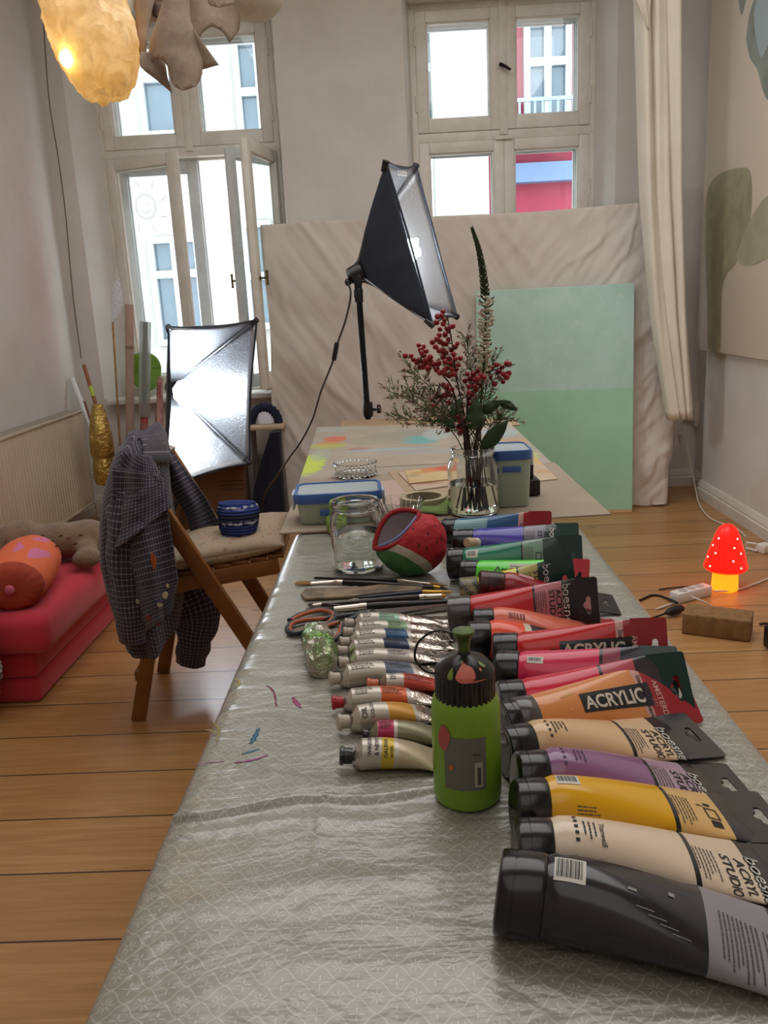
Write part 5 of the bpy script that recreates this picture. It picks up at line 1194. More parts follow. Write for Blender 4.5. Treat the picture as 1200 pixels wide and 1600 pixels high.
for f in b.f:
    c = sum((b.v[j] for j in f), Vector()) / len(f); u_ = (c - L0).dot(LL) / LL.length_squared
    if .03 < u_ < .97:
        m1, m2 = mouth(u_, 1), mouth(u_, -1); cc = m1 - m2; q_ = (c - m2).dot(cc) / cc.length_squared
        if .04 < q_ < .96 and (c - m2 - cc * q_).length < .03: continue
    keep.append(f)
b.f = keep; b.mi = [0] * len(keep)
P('cover', b, wred.m, t, angle=80)

# open zipper: a pointed mouth on the upper left with grey lining
b = MB(); inw = ((wc_ + Vector((0, 0, .045))) - (L0 + L1) / 2).normalized()
b.grid(lambda u, v: mouth(.02 + .96 * u, 1).lerp(mouth(.02 + .96 * u, -1), v) + inw * .034 * (sin(PI * u) * sin(PI * v)) ** .6, 30, 20)
P('lining', b, M('grey_lining', '#8f8488', .7), t, solid=.001)
b = MB(); b.tube([mouth(i / 24, 1) for i in range(25)] + [mouth(1 - i / 24, -1) for i in range(1, 25)], .0042, 8); P('zipper_tape', b, M('zip_red', '#9c1a22', .7), t)
b = MB(); b.tube([mouth(i / 24, -1).lerp(mouth(i / 24, 1), .12) + Vector((0, -.001, .003)) for i in range(2, 23)], .0022, 6); P('zipper_teeth', b, M('zip_blue', '#7f86b5', .5), t)
# ------------------------------------------------------------------ brushes, knife, scissors
hb = M('brush_black', '#17130f', .22); hbr = M('brush_brown', '#2a1a17', .25); hnavy = M('brush_navy', '#1b1f38', .25); fer = M('ferrule', '#c9beb0', .22, .95); ferg = M('ferrule_gold', '#b88f3c', .3, .9); brb = M('bristle_tan', '#8a6030', .8, bump=(300, .6, .002)); brd = M('bristle_dark', '#3a3226', .85, bump=(300, .6, .002)); bry = M('bristle_yellow', '#b8862f', .7)
def zc(x, y, z=.006): return Zp(x, y, T + z)
def brush(label, tip, f0, f1, end, rh, hm, fm, bm, flat=1.0, z=.006, group='paint brushes'):
    a, b0_, b1_, e = [zc(*q, z) for q in (tip, f0, f1, end)]; t = thing('paint_brush', label, 'brush', ((a + e) / 2 - Vector((0, 0, z - .001))), group)
    d = (e - a).normalized(); s = Vector((-d.y, d.x, 0)).normalized(); w = Vector((0, 0, 1))
    def rg(p, rx, rz, n=14): return [p + s * cos(2 * PI * k / n) * rx + w * sin(2 * PI * k / n) * rz for k in range(n)]
    P('handle', MB().rings([rg(b1_, rh * .8, rh * .8), rg(b1_.lerp(e, .12), rh, rh), rg(b1_.lerp(e, .35), rh * .95, rh * .95), rg(b1_.lerp(e, .85), rh * .6, rh * .6), rg(e - d * .002, rh * .55, rh * .55), rg(e, rh * .3, rh * .3)]), hm, t)
    P('ferrule', MB().rings([rg(b0_, rh * (1.35 if flat > 1 else .85), rh * (.55 if flat > 1 else .8)), rg(b0_.lerp(b1_, .6), rh * 1.05, rh * .9), rg(b0_.lerp(b1_, .8), rh * .98, rh * .98), rg(b0_.lerp(b1_, .82), rh * 1.06, rh * 1.06), rg(b0_.lerp(b1_, .88), rh * .98, rh * .98), rg(b1_, rh * .95, rh * .95)]), fm, t)
    P('bristles', MB().rings([rg(b0_ + d * .001, rh * (1.3 if flat > 1 else .8), rh * (.5 if flat > 1 else .75)), rg(b0_.lerp(a, .5), rh * (1.5 if flat > 1 else .75), rh * (.5 if flat > 1 else .7)), rg(a, rh * (1.35 if flat > 1 else .12), rh * (.25 if flat > 1 else .12))]), bm, t)
    return t
brush('black brush farthest back, its silver ferrule pointing right', (700, 915), (672, 913), (622, 907), (491, 903), .0042, hb, fer, brb, z=.006)
brush('flat tan-bristled brush pointing left in front of the water jar', (462, 911), (487, 911), (536, 910), (690, 918), .0052, hb, fer, brb, 2, z=.006)
t = thing('palette_stick', 'flat paint-stained wooden stick with pointed left end among the brushes', 'stick', zc(565, 925, .002)); 
ps = [(470, 931), (478, 922), (560, 920), (610, 914), (660, 915), (660, 924), (600, 928), (540, 935), (477, 938)]
b = MB().prism([(q.x, q.y) for q in [zc(x, y, .004) for x, y in reversed(ps)]], (0, 0, T + .0035), (1, 0, 0), (0, 1, 0), .004); P('stick', b, M('stained_stick', '#8a7358', .6, var='#5d5143', vs=30), t, smooth=False, bev=.0008)
brush('short dark brush at the right end of the stained stick', (702, 921), (688, 918), (676, 917), (655, 917), .0035, hbr, ferg, brd, z=.006)
brush('navy brush with golden ferrule pointing right', (708, 925), (690, 925), (660, 925), (560, 934), .0036, hnavy, ferg, bry, z=.006)
brush('dark brown brush with silver ferrule pointing right beside the scissors', (698, 931), (690, 931), (655, 933), (503, 945), .005, hbr, fer, bry, z=.0065)
brush('small brush with dirty pale bristles at left', (482, 944), (490, 945), (503, 945), (560, 950), .0035, hbr, fer, brd, 2, z=.005)
brush('long black flat brush with wide silver ferrule above the scissors', (478, 952), (522, 952), (573, 947), (706, 940), .0058, hb, fer, brd, 1, z=.008)
# scissors
t = thing('scissors', 'scissors with grey and orange handles at the left of the metal tubes', 'scissors', zc(560, 968, .001)); sg = M('handle_grey', '#2f3237', .4); so = M('handle_orange', '#a4532f', .5); bl_ = M('blade_steel', '#a9a6a2', .25, .95)
def loop(pts, name, r0):
    q = smooth_path([zc(x, y, .009) for x, y in pts], 5); P(name, MB().tube(q, r0, 10), sg, t)
    ctr = sum(q, Vector()) / len(q); P('orange_grip', MB().tube([ctr + (v - ctr) * (1 - .0035 / max(.004, (v - ctr).length)) + Vector((0, 0, .0008)) for v in q], r0 * .72, 8), so, t)
loop([(575, 958), (540, 962), (510, 966), (480, 968), (456, 974), (449, 984), (458, 990), (480, 986), (508, 978), (522, 968), (522, 958), (500, 953), (470, 960), (452, 970)], 'handle', .0042)
loop([(560, 962), (538, 974), (534, 990), (522, 1000), (500, 1006), (480, 1004), (476, 994), (494, 984), (515, 976), (530, 972)], 'handle', .004)
for (x0, y0), (x1, y1), (x2, y2), z in (((560, 956), (704, 944), (570, 966), .008), ((556, 964), (704, 950), (575, 970), .005)):
    P('blade', MB().prism([(q.x, q.y) for q in (zc(x2, y2, z), zc(x1, y1 + 2, z), zc(x1, y1, z), zc(x0, y0, z))], (0, 0, T + z), (1, 0, 0), (0, 1, 0), .0016), bl_, t, smooth=False)
P('pivot', MB().lathe([(.005, 0), (.005, .002), (.003, .003), (.0001, .003)], zc(582, 957, .0098), 14), M('pivot_black', '#1c1c1e', .3, .6), t)
# ------------------------------------------------------------------ green squeeze bottle
GB = Vector(((Zp(682, 1255, T).x + Zp(783, 1255, T).x) / 2, 0, T + .003)); GB.y = Zp(732, 1258, T).y + .012
t = thing('paint_bottle', 'lime green squeeze bottle with black nozzle cap standing before the metal tubes', 'bottle', GB); r = .0315
gmat = M('lime_bottle', '#7da32e', .35, var='#7a9f2b', vs=5, sss=.15); BH_ = .103
bp = [(.0001, 0), (r * .86, 0), (r * .97, .003), (r, .009), (r, BH_ - .018), (r * .985, BH_ - .008), (r * .93, BH_ - .002), (r * .84, BH_ + .002), (.0001, BH_ + .003)]
P('body', MB().lathe(bp, GB, 64, capa=False, capb=False), gmat, t)
b = MB(); n = 96; rr = []
for rad_, z, rib in ((.0272, BH_ - .003, 1), (.0275, BH_ - .001, 1), (.0272, BH_ + .021, 1), (.0272, BH_ + .0235, 0), (.0262, BH_ + .027, 0), (.021, BH_ + .0335, 0), (.012, BH_ + .038, 0), (.0065, BH_ + .0405, 0), (.0052, BH_ + .0435, 0), (.0048, BH_ + .049, 0), (.0001, BH_ + .049, 0)):
    rr.append([GB + Vector((cos(2 * PI * k / n) * (rad_ - (.0011 if rib and k % 3 == 0 else 0)), sin(2 * PI * k / n) * (rad_ - (.0011 if rib and k % 3 == 0 else 0)), z)) for k in range(n)])
cap = P('ribbed_cap', b.rings(rr, True, True, False), M('cap_black', '#171712', .28), t, angle=30)
nz = GB + Vector((0, 0, BH_ + .049)); b = MB().lathe([(.0052, -.006), (.0055, .002), (.0068, .006), (.0098, .0105), (.0105, .012), (.0098, .0135), (.004, .0128), (.0001, .0125)], nz, 28, capb=False); P('nozzle_plug', b, M('plug_green', '#3f4a1f', .35, var='#55701f', vs=60), t)
lp = [nz + Vector((-.006, -.001, .010)), Zp(670, 985, T + .17) * 0 + nz + Vector((-.024, 0, .014)), nz + Vector((-.040, 0, .004)), nz + Vector((-.044, 0, -.012)), nz + Vector((-.036, 0, -.024)), nz + Vector((-.027, 0, -.027))]
P('tether', MB().tube(smooth_path(lp, 8), .0011, 8), M('cap_black'), t)
# paint splashes on the cap and the paper label
def onb(th, z, rad_): return GB + Vector((cos(th) * rad_, sin(th) * rad_, z))
front = -PI / 2 - .03
def onlab(x, y): return onb(front + x / r, y, r + .0004)
lb = MB(); patch(lb, onlab, -.0225, .024, .0165, .076, 24, 2); lab = P('label', lb, M('label_grey', '#6c6c62', .55), t)
lb = MB(); patch(lb, lambda x, y: onb(front + x / r, y, r + .0007), .0055, .0275, .0128, .052, 6, 2); P('barcode_ground', lb, M('label_white', '#a8a59a', .6), lab)
lb = MB(); yy_ = .030
for k in range(22):
    wd = (.0004, .0007, .0003, .0005)[k % 4]; patch(lb, lambda x, y: onb(front + x / r, y, r + .0009), .0078, yy_, .0112, yy_ + wd, 2, 1); yy_ += wd + (.0003, .0004, .0002)[k % 3]
letters(lb, '750 ml', lambda x, y: onb(front + x / r, y, r + .0009), .0026, .02, .004, .0592); P('print', lb, M('ink_black', '#17171a', .6), lab)
lb = MB(); lb.add([onb(front + (-.0225 + .0065 * cos(a) * (1 + .2 * sin(2 * a))) / r, .0735 + .0125 * sin(a), r + .0008) for a in [k * 2 * PI / 20 for k in range(20)]] + [onb(front - .0225 / r, .073, r + .0008)], [(k, (k + 1) % 20, 20) for k in range(20)]); P('pink_print', lb, M('print_pink', '#b0524f', .6), lab)
lb = MB(); patch(lb, lambda x, y: onb(front + x / r, y, r + .0008), -.0175, .0435, -.0135, .0485, 4, 2); P('orange_print', lb, M('print_orange', '#c8602c', .6), lab)
def splat(cth, z0, pts, m, nm='paint_splash'):
    lb = MB(); vs = []
    for a, rad2, h in pts: vs.append(GB + Vector((cos(front + a) * rad2, sin(front + a) * rad2, h)))
    lb.add(vs, [tuple(range(len(vs)))]); return lb
cone = [(.0272, BH_ + .0235), (.0262, BH_ + .027), (.021, BH_ + .0335), (.012, BH_ + .038), (.0065, BH_ + .0405)]
def conept(a, k):
    k = k * 4; j = min(int(k), 3); f = k - j; q = [cone[j][i] + (cone[j + 1][i] - cone[j][i]) * f for i in (0, 1)]; th = front + a; nrm = .0006
    return GB + Vector((cos(th) * (q[0] + nrm), sin(th) * (q[0] + nrm), q[1] + nrm))
def blotch(a0, k0, da, dk, m, seed):
    lb = MB(); lb.grid(lambda u, v: conept(a0 + da * u * cos(2 * PI * v) * (1 + .2 * sin(4 * PI * v + seed)), min(1, max(0, k0 + dk * u * sin(2 * PI * v) * (1 + .15 * sin(6 * PI * v + seed))))), 4, 24); P('paint_splash', lb, m, cap)
blotch(0.0, .34, .30, .36, M('splash_pink', '#c76a58', .4), 1); blotch(.3, .06, .35, .055, M('splash_pink'), 2); blotch(-.55, .3, .1, .2, M('splash_green', '#75823c', .4), 3); blotch(.85, .55, .12, .1, M('splash_green'), 4); blotch(.62, .45, .07, .05, M('splash_pink'), 5); blotch(-.2, .72, .1, .06, M('splash_green'), 6)

# ------------------------------------------------------------------ paint tubes
def plast(hx, rough=.22): return M('tube_' + hx.strip('#') + str(int(rough * 100)), hx, rough, coat=.25, spec=.5)
CAPB = M('tube_cap_black', '#141417', .22, coat=.2); CAPG = M('tube_cap_smoke', '#4a4543', .2, coat=.3); INK = M('ink_black'); BLKP = plast('#1b1b1d'); DKG = plast('#17342f'); AMR = plast('#9c1f2a'); M('ink_grey', '#4b463f', .6); WHT = M('ink_white', '#d8d2c8', .5); AMRT = M('tube_stripe', '#c99a90', .3)
class Tube: pass
def eurohole(w, sc=1.0):
    """hanging slot centred on the origin, long axis along y, bump towards -x"""
    h, r, c = w, .0034 * sc, .0052 * sc; pts = []
    for k in range(7): a = -PI / 2 - PI + PI * k / 6 - PI / 2 + PI; 
    top = [(r * cos(a), h - r + r * sin(a)) for a in [0 + PI * k / 6 for k in range(7)]]
    mid = [(-r, c), (-r - .0028 * sc, c * .8), (-r - .0042 * sc, c * .3), (-r - .0042 * sc, -c * .3), (-r - .0028 * sc, -c * .8), (-r, -c)]
    bot = [(r * cos(a), -h + r + r * sin(a)) for a in [PI + PI * k / 6 for k in range(7)]]
    return top + mid + bot
def big_tube(label, A, B, r, bands, cap, phi=0.0, capl=.027, tab=.030, tabm=None, lift=0.0, u0=.06, hole=True, capcol=CAPB, flip=True, taillift=0.0, cat='paint tube', group='large acrylic paint tubes', tabturn=0, taper=1.35, name='paint_tube'):
    za = T + .003 + r + lift; dl = math.atan2(CAMZ - za, 1.0)
    w = PI * r / 2 * .97
    # axis start under the top silhouette pixel
    y_est = Zp(A[0], A[1], za).y; dl = math.atan2(CAMZ - za, y_est)
    a = Zp(A[0], A[1], za + r * cos(dl)) - Vector((0, r * sin(dl), r * cos(dl)))
    sp_, cp_ = sin(phi), cos(phi)
    zt = T + .004 + max(w * sp_, .002) + taillift
    c = Zp(B[0], B[1], zt + w * sp_) - Vector((0, w * cp_, w * sp_))
    t = thing(name, label, cat, Vector((a.x, a.y, T + .003 + lift)), group)
    ax = (c - a); L = ax.length; ax.normalize(); S = Tube(); S.L = L; S.w = w; S.r = r; S.obj = t
    hs = Vector((-ax.y, ax.x, 0)).normalized(); up = ax.cross(hs)
    e1 = hs * cp_ + up * sp_; e2 = up * cp_ - hs * sp_
    Lb = L - tab
    def dims(s):
        if s <= capl: return r * .985, r * .985
        k = max(0, (s - capl - u0 * (Lb - capl)) / (Lb - capl - u0 * (Lb - capl))); k = min(1, k)
        h = r * (1 - k ** taper); h = max(h, .0009); ww = r + (w - r) * k ** 1.1
        return ww, h
    def ctr(s):
        p = a + ax * s; ww, h = dims(min(s, Lb)); ext = math.sqrt((h * cp_) ** 2 + (ww * sp_) ** 2)
        lo = T + .003 + lift * max(0, 1 - s / L)
        if p.z - ext < lo: p = Vector((p.x, p.y, lo + ext))
        elif phi == 0 and taillift == 0 and lift == 0: p = Vector((p.x, p.y, lo + ext))
        return p
    S.ctr, S.dims = ctr, dims
    def surf(s, th, off=0.0):
        ww, h = dims(s); return ctr(s) + e1 * (ww + off) * cos(th) + e2 * (h + off) * sin(th)
    S.surf = surf
    n = 44
    def ring(s, k=1.0): return [ctr(s) + e1 * dims(s)[0] * k * cos(2 * PI * j / n) + e2 * dims(s)[1] * k * sin(2 * PI * j / n) for j in range(n)]
    # body with colour bands
    mats = []; ss = []; mi = []
    for end, mt in bands:
        if mt not in mats: mats.append(mt)
    st = [capl + .0005]; prev = capl + .0005
    for end, mt in bands:
        e = capl + (Lb - capl) * end; m = max(2, int((e - prev) / .006))
        for k in range(1, m + 1): st.append(prev + (e - prev) * k / m); mi.append(mats.index(mt))
        prev = e
    rings = [ring(s, .93 if i == 0 else (.985 if i == 1 and False else 1.0)) for i, s in enumerate(st)]
    P('body', MB().rings(rings, mats=mi), mats, t, angle=50)
    # cap
    if capl > .004:
        b = MB()
        if flip:
            pr = [(0, .90), (.0012, .965), (.003, .985), (capl * .32, .985), (capl * .325, .955), (capl * .35, .955), (capl * .355, .985), (capl * .93, .985), (capl, .95)]
        else: pr = [(0, .88), (.0015, .97), (.004, 1.0), (capl * .93, 1.0), (capl, .96)]
        b.rings([[ctr(s) + e1 * r * k * cos(2 * PI * j / n) + e2 * r * k * sin(2 * PI * j / n) for j in range(n)] for s, k in pr])
        b.rings([[ctr(0) + ax * (-.0004 if q == 0 else .0005) * 1 + e1 * r * k * cos(2 * PI * j / n) + e2 * r * k * sin(2 * PI * j / n) for j in range(n)] for q, k in ((0, .6), (0, .72), (1, .80))], capb=False)
        P('cap', b, capcol, t, angle=35)
    # hang tab
    if tab > .006:
        tm = tabm or bands[-1][1]; o = ctr(Lb) - e2 * .0009; ww = dims(Lb)[0]; x0 = -.012
        outer = [(x0, -ww * .99), (tab * .9, -ww), (tab, -ww * .94), (tab, ww * .94), (tab * .9, ww), (x0, ww * .99)]
        hx = ax
        if tabturn: hx = (ax * cos(tabturn) + e2 * sin(tabturn)); 
        hl = [[(p[0] + tab * .52, p[1]) for p in eurohole(.0125 * r / .025, r / .025)]] if hole else []
        P('hang_tab', MB().holed(outer, hl, o, hx, e1, .0018), tm, t, angle=30)
    S.e1, S.e2, S.ax = e1, e2, ax; S.capl, S.Lb = capl, Lb
    S.at = lambda f: capl + (Lb - capl) * f
    return S
OFF = .0006
def along(S, s0, th0):     # text along the axis; y runs towards +e1
    rr = S.r
    return lambda x, y: S.surf(s0 + x, th0 - y / rr, OFF)
def around(S, s0, th0, rr=None):    # text running round the tube towards the camera; y runs along the axis
    return lambda x, y: S.surf(s0 + y, th0 + x / (rr or (S.r * 1.15)), OFF)
def put(S, name, fnlist, m, parent=None):
    mb = MB()
    for f in fnlist: f(mb)
    return P(name, mb, m, parent or S.obj, smooth=False)
def T_(fn, s, size, bold=.01, x=0, y=0, sx=1): return lambda mb: letters(mb, s, fn, size, bold, x, y, sx)
def R_(fn, x0, y0, x1, y1, nx=6, ny=2): return lambda mb: patch(mb, fn, x0, y0, x1, y1, nx, ny)
def fine(fn, x0, y0, w, rows, lh=.0028, dirx=True, seed=0):
    out = []; rg = random.Random(seed)
    for i in range(rows):
        ww = w * rg.uniform(.6, 1); x = 0
        while x < ww - .001:
            l = rg.uniform(.0012, .005); l = min(l, ww - x); out.append(R_(fn, x0 + x, y0 - i * lh, x0 + x + l, y0 - i * lh + lh * .34, 3, 1)); x += l + .0007
    return out
def barcode(S, s0, th, w=.017, h=.011, around_=False, rr=None):
    f = along(S, s0, th); put(S, 'barcode_ground', [R_(lambda x, y: S.surf(s0 + x, th - y / S.r, OFF * .7), -.0015, -.0015, w + .0015, h + .0015, 4, 5)], M('sticker_white', '#c9c4ba', .5)); bars = []; x = 0; i = 0
    while x < w - .001:
        l = (.0004, .0008, .0005, .0011, .0004)[i % 5]; bars.append(R_(f, x, 0.0015, x + l, h, 1, 4)); x += l + (.0005, .0007, .0004)[i % 3]; i += 1
    put(S, 'barcode', bars, INK)
def studio(label, A, B, r, col, tint, phi, th=PI / 2, txt=True, words=True, **k):
    line = BLKP; tail = k.pop('tail', BLKP); body = plast(col); tn = plast(tint, .3)
    S = big_tube(label, A, B, r, k.pop('bands', [(.585, body), (.608, line), (.865, tn), (1.0, tail)]), 1, phi, tabm=k.pop('tabm', tail), **k)
    if txt:
        f = around(S, S.at(.695), th); its = fine(around(S, S.at(.665), th), 0, 0, .03, 6, .0030, seed=int(r * 1e5) + int(A[1]))
        put(S, 'fine_print', fine(around(S, S.at(.695), th - .05), 0, 0, .034, 6, .0030, seed=int(A[1])), M('ink_grey', '#4b463f', .6))
        if words:
            big = [T_(around(S, S.at(.80), th - .05), 'ACRYL', .0108, .016, 0, 0, 1.12), T_(around(S, S.at(.735), th - .05), 'STUDIO', .0108, .016, 0, 0, 1.12)]
            put(S, 'lettering', big, INK)
            put(S, 'maker_word', [T_(around(S, S.at(.865), th - .25), 'boesner', .0165, .004, 0, 0, 1.0)], WHT)
            put(S, 'maker_word_shadow', [T_(around(S, S.at(.858), th - .25), 'boesner', .0165, .0, .0006, 0, 1.0)], INK)
    return S
R0 = .025
# --- front to back: nearest first
S = big_tube('big black tube nearest the camera, with a barcode sticker and grey text panel', (772, 1321), (1300, 1436), .0305, [(.585, plast('#222226', .18)), (.85, M('panel_grey', '#8b878b', .4)), (1.0, plast('#222226', .18))], 1, 0, capl=.033, taper=1.6)
barcode(S, S.at(.035), 2.05, .019, .017); put(S, 'fine_print', fine(around(S, S.at(.70), 1.5), 0, 0, .05, 5, .003, seed=3) + fine(around(S, S.at(.77), 1.5), 0, 0, .055, 4, .0034, seed=5) + fine(around(S, S.at(.83), 1.5), 0, 0, .03, 3, .003, seed=9), M('ink_grey'))
put(S, 'scratch', [R_(along(S, S.at(.33), 2.2 + .1 * i), .008 * i, 0, .008 * i + .012, .0006) for i in range(4)] + [R_(along(S, S.at(.45), 1.7), 0, 0, .004, .003), R_(along(S, S.at(.3), 1.9), 0, 0, .006, .002)], M('scratch_grey', '#8a8a88', .5))
S = studio('cream white tube second from the camera', (800, 1275), (1240, 1312), .0262, '#d8c3ab', '#d4bfa6', 0, 1.55)
put(S, 'colour_name', [T_(around(S, S.at(.2), 1.5), 'Titanweiß', .006, .01)] + fine(around(S, S.at(.175), 1.5), 0, 0, .022, 3, .004, seed=4), INK); put(S, 'print_marks', [R_(around(S, S.at(.09 + .0 * i), 1.25 + .22 * i), 0, 0, .003, .003) for i in range(5)], INK)
S = studio('golden yellow tube with a barcode sticker by its cap', (799, 1215), (1187, 1230), R0, '#dca40a', '#d3a968', 0, 1.5, words=False)
barcode(S, S.at(.05), 1.75, .017, .010); put(S, 'recycling_mark', [R_(around(S, S.at(.77), 1.55), .004, 0, .016, .0013, 4, 1), R_(around(S, S.at(.77), 1.55), .004, .010, .016, .0113, 4, 1), R_(around(S, S.at(.77), 1.55), .004, 0, .0052, .0113, 1, 3), R_(around(S, S.at(.77), 1.55), .0148, 0, .016, .0113, 1, 3), R_(around(S, S.at(.775), 1.55), .018, 0, .026, .009, 4, 2), R_(around(S, S.at(.772), 1.5), .0, .002, .0025, .008, 2, 2), T_(around(S, S.at(.74), 1.62), 'i', .009, .02)], INK)
put(S, 'fine_print_low', fine(along(S, S.at(.12), 2.6), 0, 0, .022, 5, .003, seed=12), M('ink_grey'))
S = studio('lilac purple tube between the yellow and beige tubes', (802, 1172), (1139, 1186), R0, '#84597f', '#a38799', 0, 1.5)
put(S, 'print_marks', [R_(around(S, S.at(.08), 1.35 + .25 * i), 0, 0, .003, .0025) for i in range(4)] + fine(around(S, S.at(.2), 1.45), 0, 0, .018, 3, .004, seed=6), M('ink_purple', '#43304a', .6))
S = studio('light beige tube with its black tail lying flat', (784, 1133), (1082, 1113), R0, '#d2ac80', '#cfb08d', 0.12, 1.5)
put(S, 'print_marks', [R_(around(S, S.at(.08), 1.35 + .25 * i), 0, 0, .003, .0025) for i in range(4)] + fine(around(S, S.at(.19), 1.45), 0, 0, .02, 4, .004, seed=7), INK)
def amster(label, A, B, r, col, phi, th, words=('ACRYLIC',), cap=CAPB, **k):
    body = plast(col); S = big_tube(label, A, B, r, [(.80, body), (.86, AMRT), (1.0, AMR)], 1, phi, tabm=AMR, capcol=cap, tab=.03, **k)
    rr = S.w * .8 if phi > .5 else S.r
    fa = lambda x, y: S.surf(S.at(.365) + x, th - y / (S.r * 1.05), OFF)
    put(S, 'name_panel', [R_(lambda x, y: S.surf(S.at(.345) + x, th - y / (S.r * 1.05), OFF * .6), 0, -.0035, .088 * r / .025, .0155, 14, 5)], BLKP)
    put(S, 'lettering', [T_(fa, 'ACRYLIC', .0165, .028, 0, 0, 1.12 * r / .025)], M('letter_cream', '#c9bfae', .5))
    put(S, 'series_lettering', [T_(around(S, S.at(.822), th - .9), 'Standard Series', .0075, .008)], INK)
    put(S, 'maker_lettering', [T_(lambda x, y: S.surf(S.at(.925) + y, th - .62 + x / (S.w * .98), OFF), 'AMSTERDAM', .0095, .012)], M('letter_pink', '#d0a59c', .5))
    put(S, 'crest', [R_(lambda x, y: S.surf(S.at(.88) + y, th - .1 + x / S.w, OFF), 0, 0, .014, .0008, 4, 1), R_(lambda x, y: S.surf(S.at(.88) + y, th - .1 + x / S.w, OFF), 0, .006, .014, .0068, 4, 1)] + [R_(lambda x, y: S.surf(S.at(.88) + y, th - .1 + x / S.w, OFF), .002 + .0035 * i, .0018, .004 + .0035 * i, .005, 1, 1) for i in range(3)], M('crest_rose', '#b8646a', .5))
    return S
S = amster('peach orange tube with big black ACRYLIC panel and smoky clear collar', (783, 1094), (1066, 1024), R0, '#d2874c', .78, 1.75, cap=CAPB)
put(S, 'fine_print', fine(along(S, S.at(.09), 2.35), 0, 0, .022, 6, .0026, seed=21) + [T_(along(S, S.at(.06), 2.3), '224', .0055, .02)], INK); put(S, 'peeled_patch', [lambda mb: mb.add([S.surf(S.at(.21), 1.15, OFF), S.surf(S.at(.26), 1.75, OFF), S.surf(S.at(.33), 1.05, OFF), S.surf(S.at(.27), 1.0, OFF)], [(0, 1, 2, 3)])], M('peach_pale', '#cf9a5c', .35))
b = MB(); n = 44; b.rings([[S.ctr(s) + S.e1 * S.r * k * cos(2 * PI * j / n) + S.e2 * S.r * k * sin(2 * PI * j / n) for j in range(n)] for s, k in ((.014, .98), (.015, 1.012), (.034, 1.012), (.035, .98))]); P('clear_collar', b, CAPG, S.obj)['label'] = 'smoky clear collar'
S = studio('hot red tube with dark green tail behind the peach tube', (777, 1063), (1070, 1017), R0, '#c8233e', '#c65d68', .95, 1.6, txt=False, tail=plast('#3a3438'), tabm=DKG, bands=[(.55, plast('#c8233e')), (.575, BLKP), (.82, plast('#b8525c', .3)), (1.0, plast('#3a3438'))])
S = studio('magenta pink tube directly behind the hot red tube', (774, 1015), (1050, 1010), R0, '#b92a4e', '#6e3a48', .85, 1.6, txt=False, tail=plast('#2a2a33'), tabm=DKG, bands=[(.62, plast('#cc2c56')), (.645, BLKP), (.78, plast('#8a3a4a', .3)), (1.0, plast('#2b2c34'))])
barcode(S, S.at(.08), 1.35, .015, .006); put(S, 'fine_print', fine(along(S, S.at(.12), 2.5), 0, .004, .014, 5, .0024, seed=33), INK)
S = amster('bright red tube with ACRYLIC lettering and a dark handprint smudge', (770, 988), (1040, 965), .0245, '#bd1c1e', 1.2, 1.72, capl=.03)
lb = MB(); lb.grid(lambda u, v: S.surf(S.at(.14) + .018 + .018 * u * cos(2 * PI * v) * (1 + .25 * sin(10 * PI * v)), 1.9 + .42 * u * sin(2 * PI * v) * (1 + .2 * sin(8 * PI * v)), OFF), 4, 40); P('smudge', lb, M('dark_smudge', '#571216', .4), S.obj)
S = studio('orange tube mostly hidden behind the bright red tube', (729, 970), (965, 990), R0, '#d2482a', '#b9452e', .1, 1.5, txt=False, bands=[(.30, plast('#e24e2b')), (.36, plast('#c9bfae', .3)), (.5, BLKP), (1.0, plast('#9c2a20'))], hole=False)
S = big_tube('salmon pink tube with a barcode and red tail', (736, 950), (958, 968), .0225, [(.85, plast('#d46f58')), (.9, AMRT), (1, AMR)], 1, .1, tabm=AMR, hole=False, tab=.022)
f = along(S, S.at(.13), 2.3); put(S, 'barcode', [R_(f, .001 * i * (1.5 if i % 3 else 1.3), 0, .001 * i * 1.4 + (.0006, .0011, .0004)[i % 3], .010, 1, 4) for i in range(16)], M('ink_brown', '#5a2f28', .6)); put(S, 'fine_print', fine(along(S, S.at(.34), 1.25), 0, 0, .03, 1, .003, seed=41), M('ink_brown'))
S = studio('red tube with smoky cap and rose text panel ending in an upright black tail', (699, 932), (936, 901), R0, '#a81f26', '#a66369', 1.25, .85, capcol=CAPG, capl=.032, bands=[(.585, plast('#bb2028')), (.605, BLKP), (.86, plast('#b36d76', .3)), (1.0, BLKP)], tabturn=.5)
S = studio('dark red tube with paint-smeared cap leaning over its neighbours', (746, 890), (955, 930), .0215, '#8f1d28', '#8a3038', .1, 1.5, txt=False, lift=.022, bands=[(.55, plast('#8f1d28')), (1.0, plast('#6f1a22'))], tabm=BLKP, capl=.036, capcol=M('smeared_cap', '#1d1412', .3, var='#5a1f20', vs=45))
put(S, 'sticker', [R_(along(S, S.at(.15), 1.75), 0, 0, .022, .009, 4, 4)], M('sticker_pink', '#b98088', .5)); S0 = S
S = studio('lemon yellow tube with dark green tail', (718, 902), (897, 871), R0, '#a9a62c', '#a89c56', 1.3, .85, bands=[(.52, plast('#c9c41f')), (.545, BLKP), (.80, plast('#a89c56', .3)), (1.0, DKG)], tabm=DKG, capcol=M('speckled_cap', '#191711', .3, var='#8a8255', vs=60))
S = amster('bright green tube with white recycling label and red tail', (720, 874), (915, 874), .0225, '#5ccc3c', .75, 1.7)
for ch in list(S.obj.children):
    if ch.name.split('.')[0] in ('name_panel', 'lettering', 'series_lettering', 'maker_lettering', 'crest'): bpy.data.objects.remove(ch)
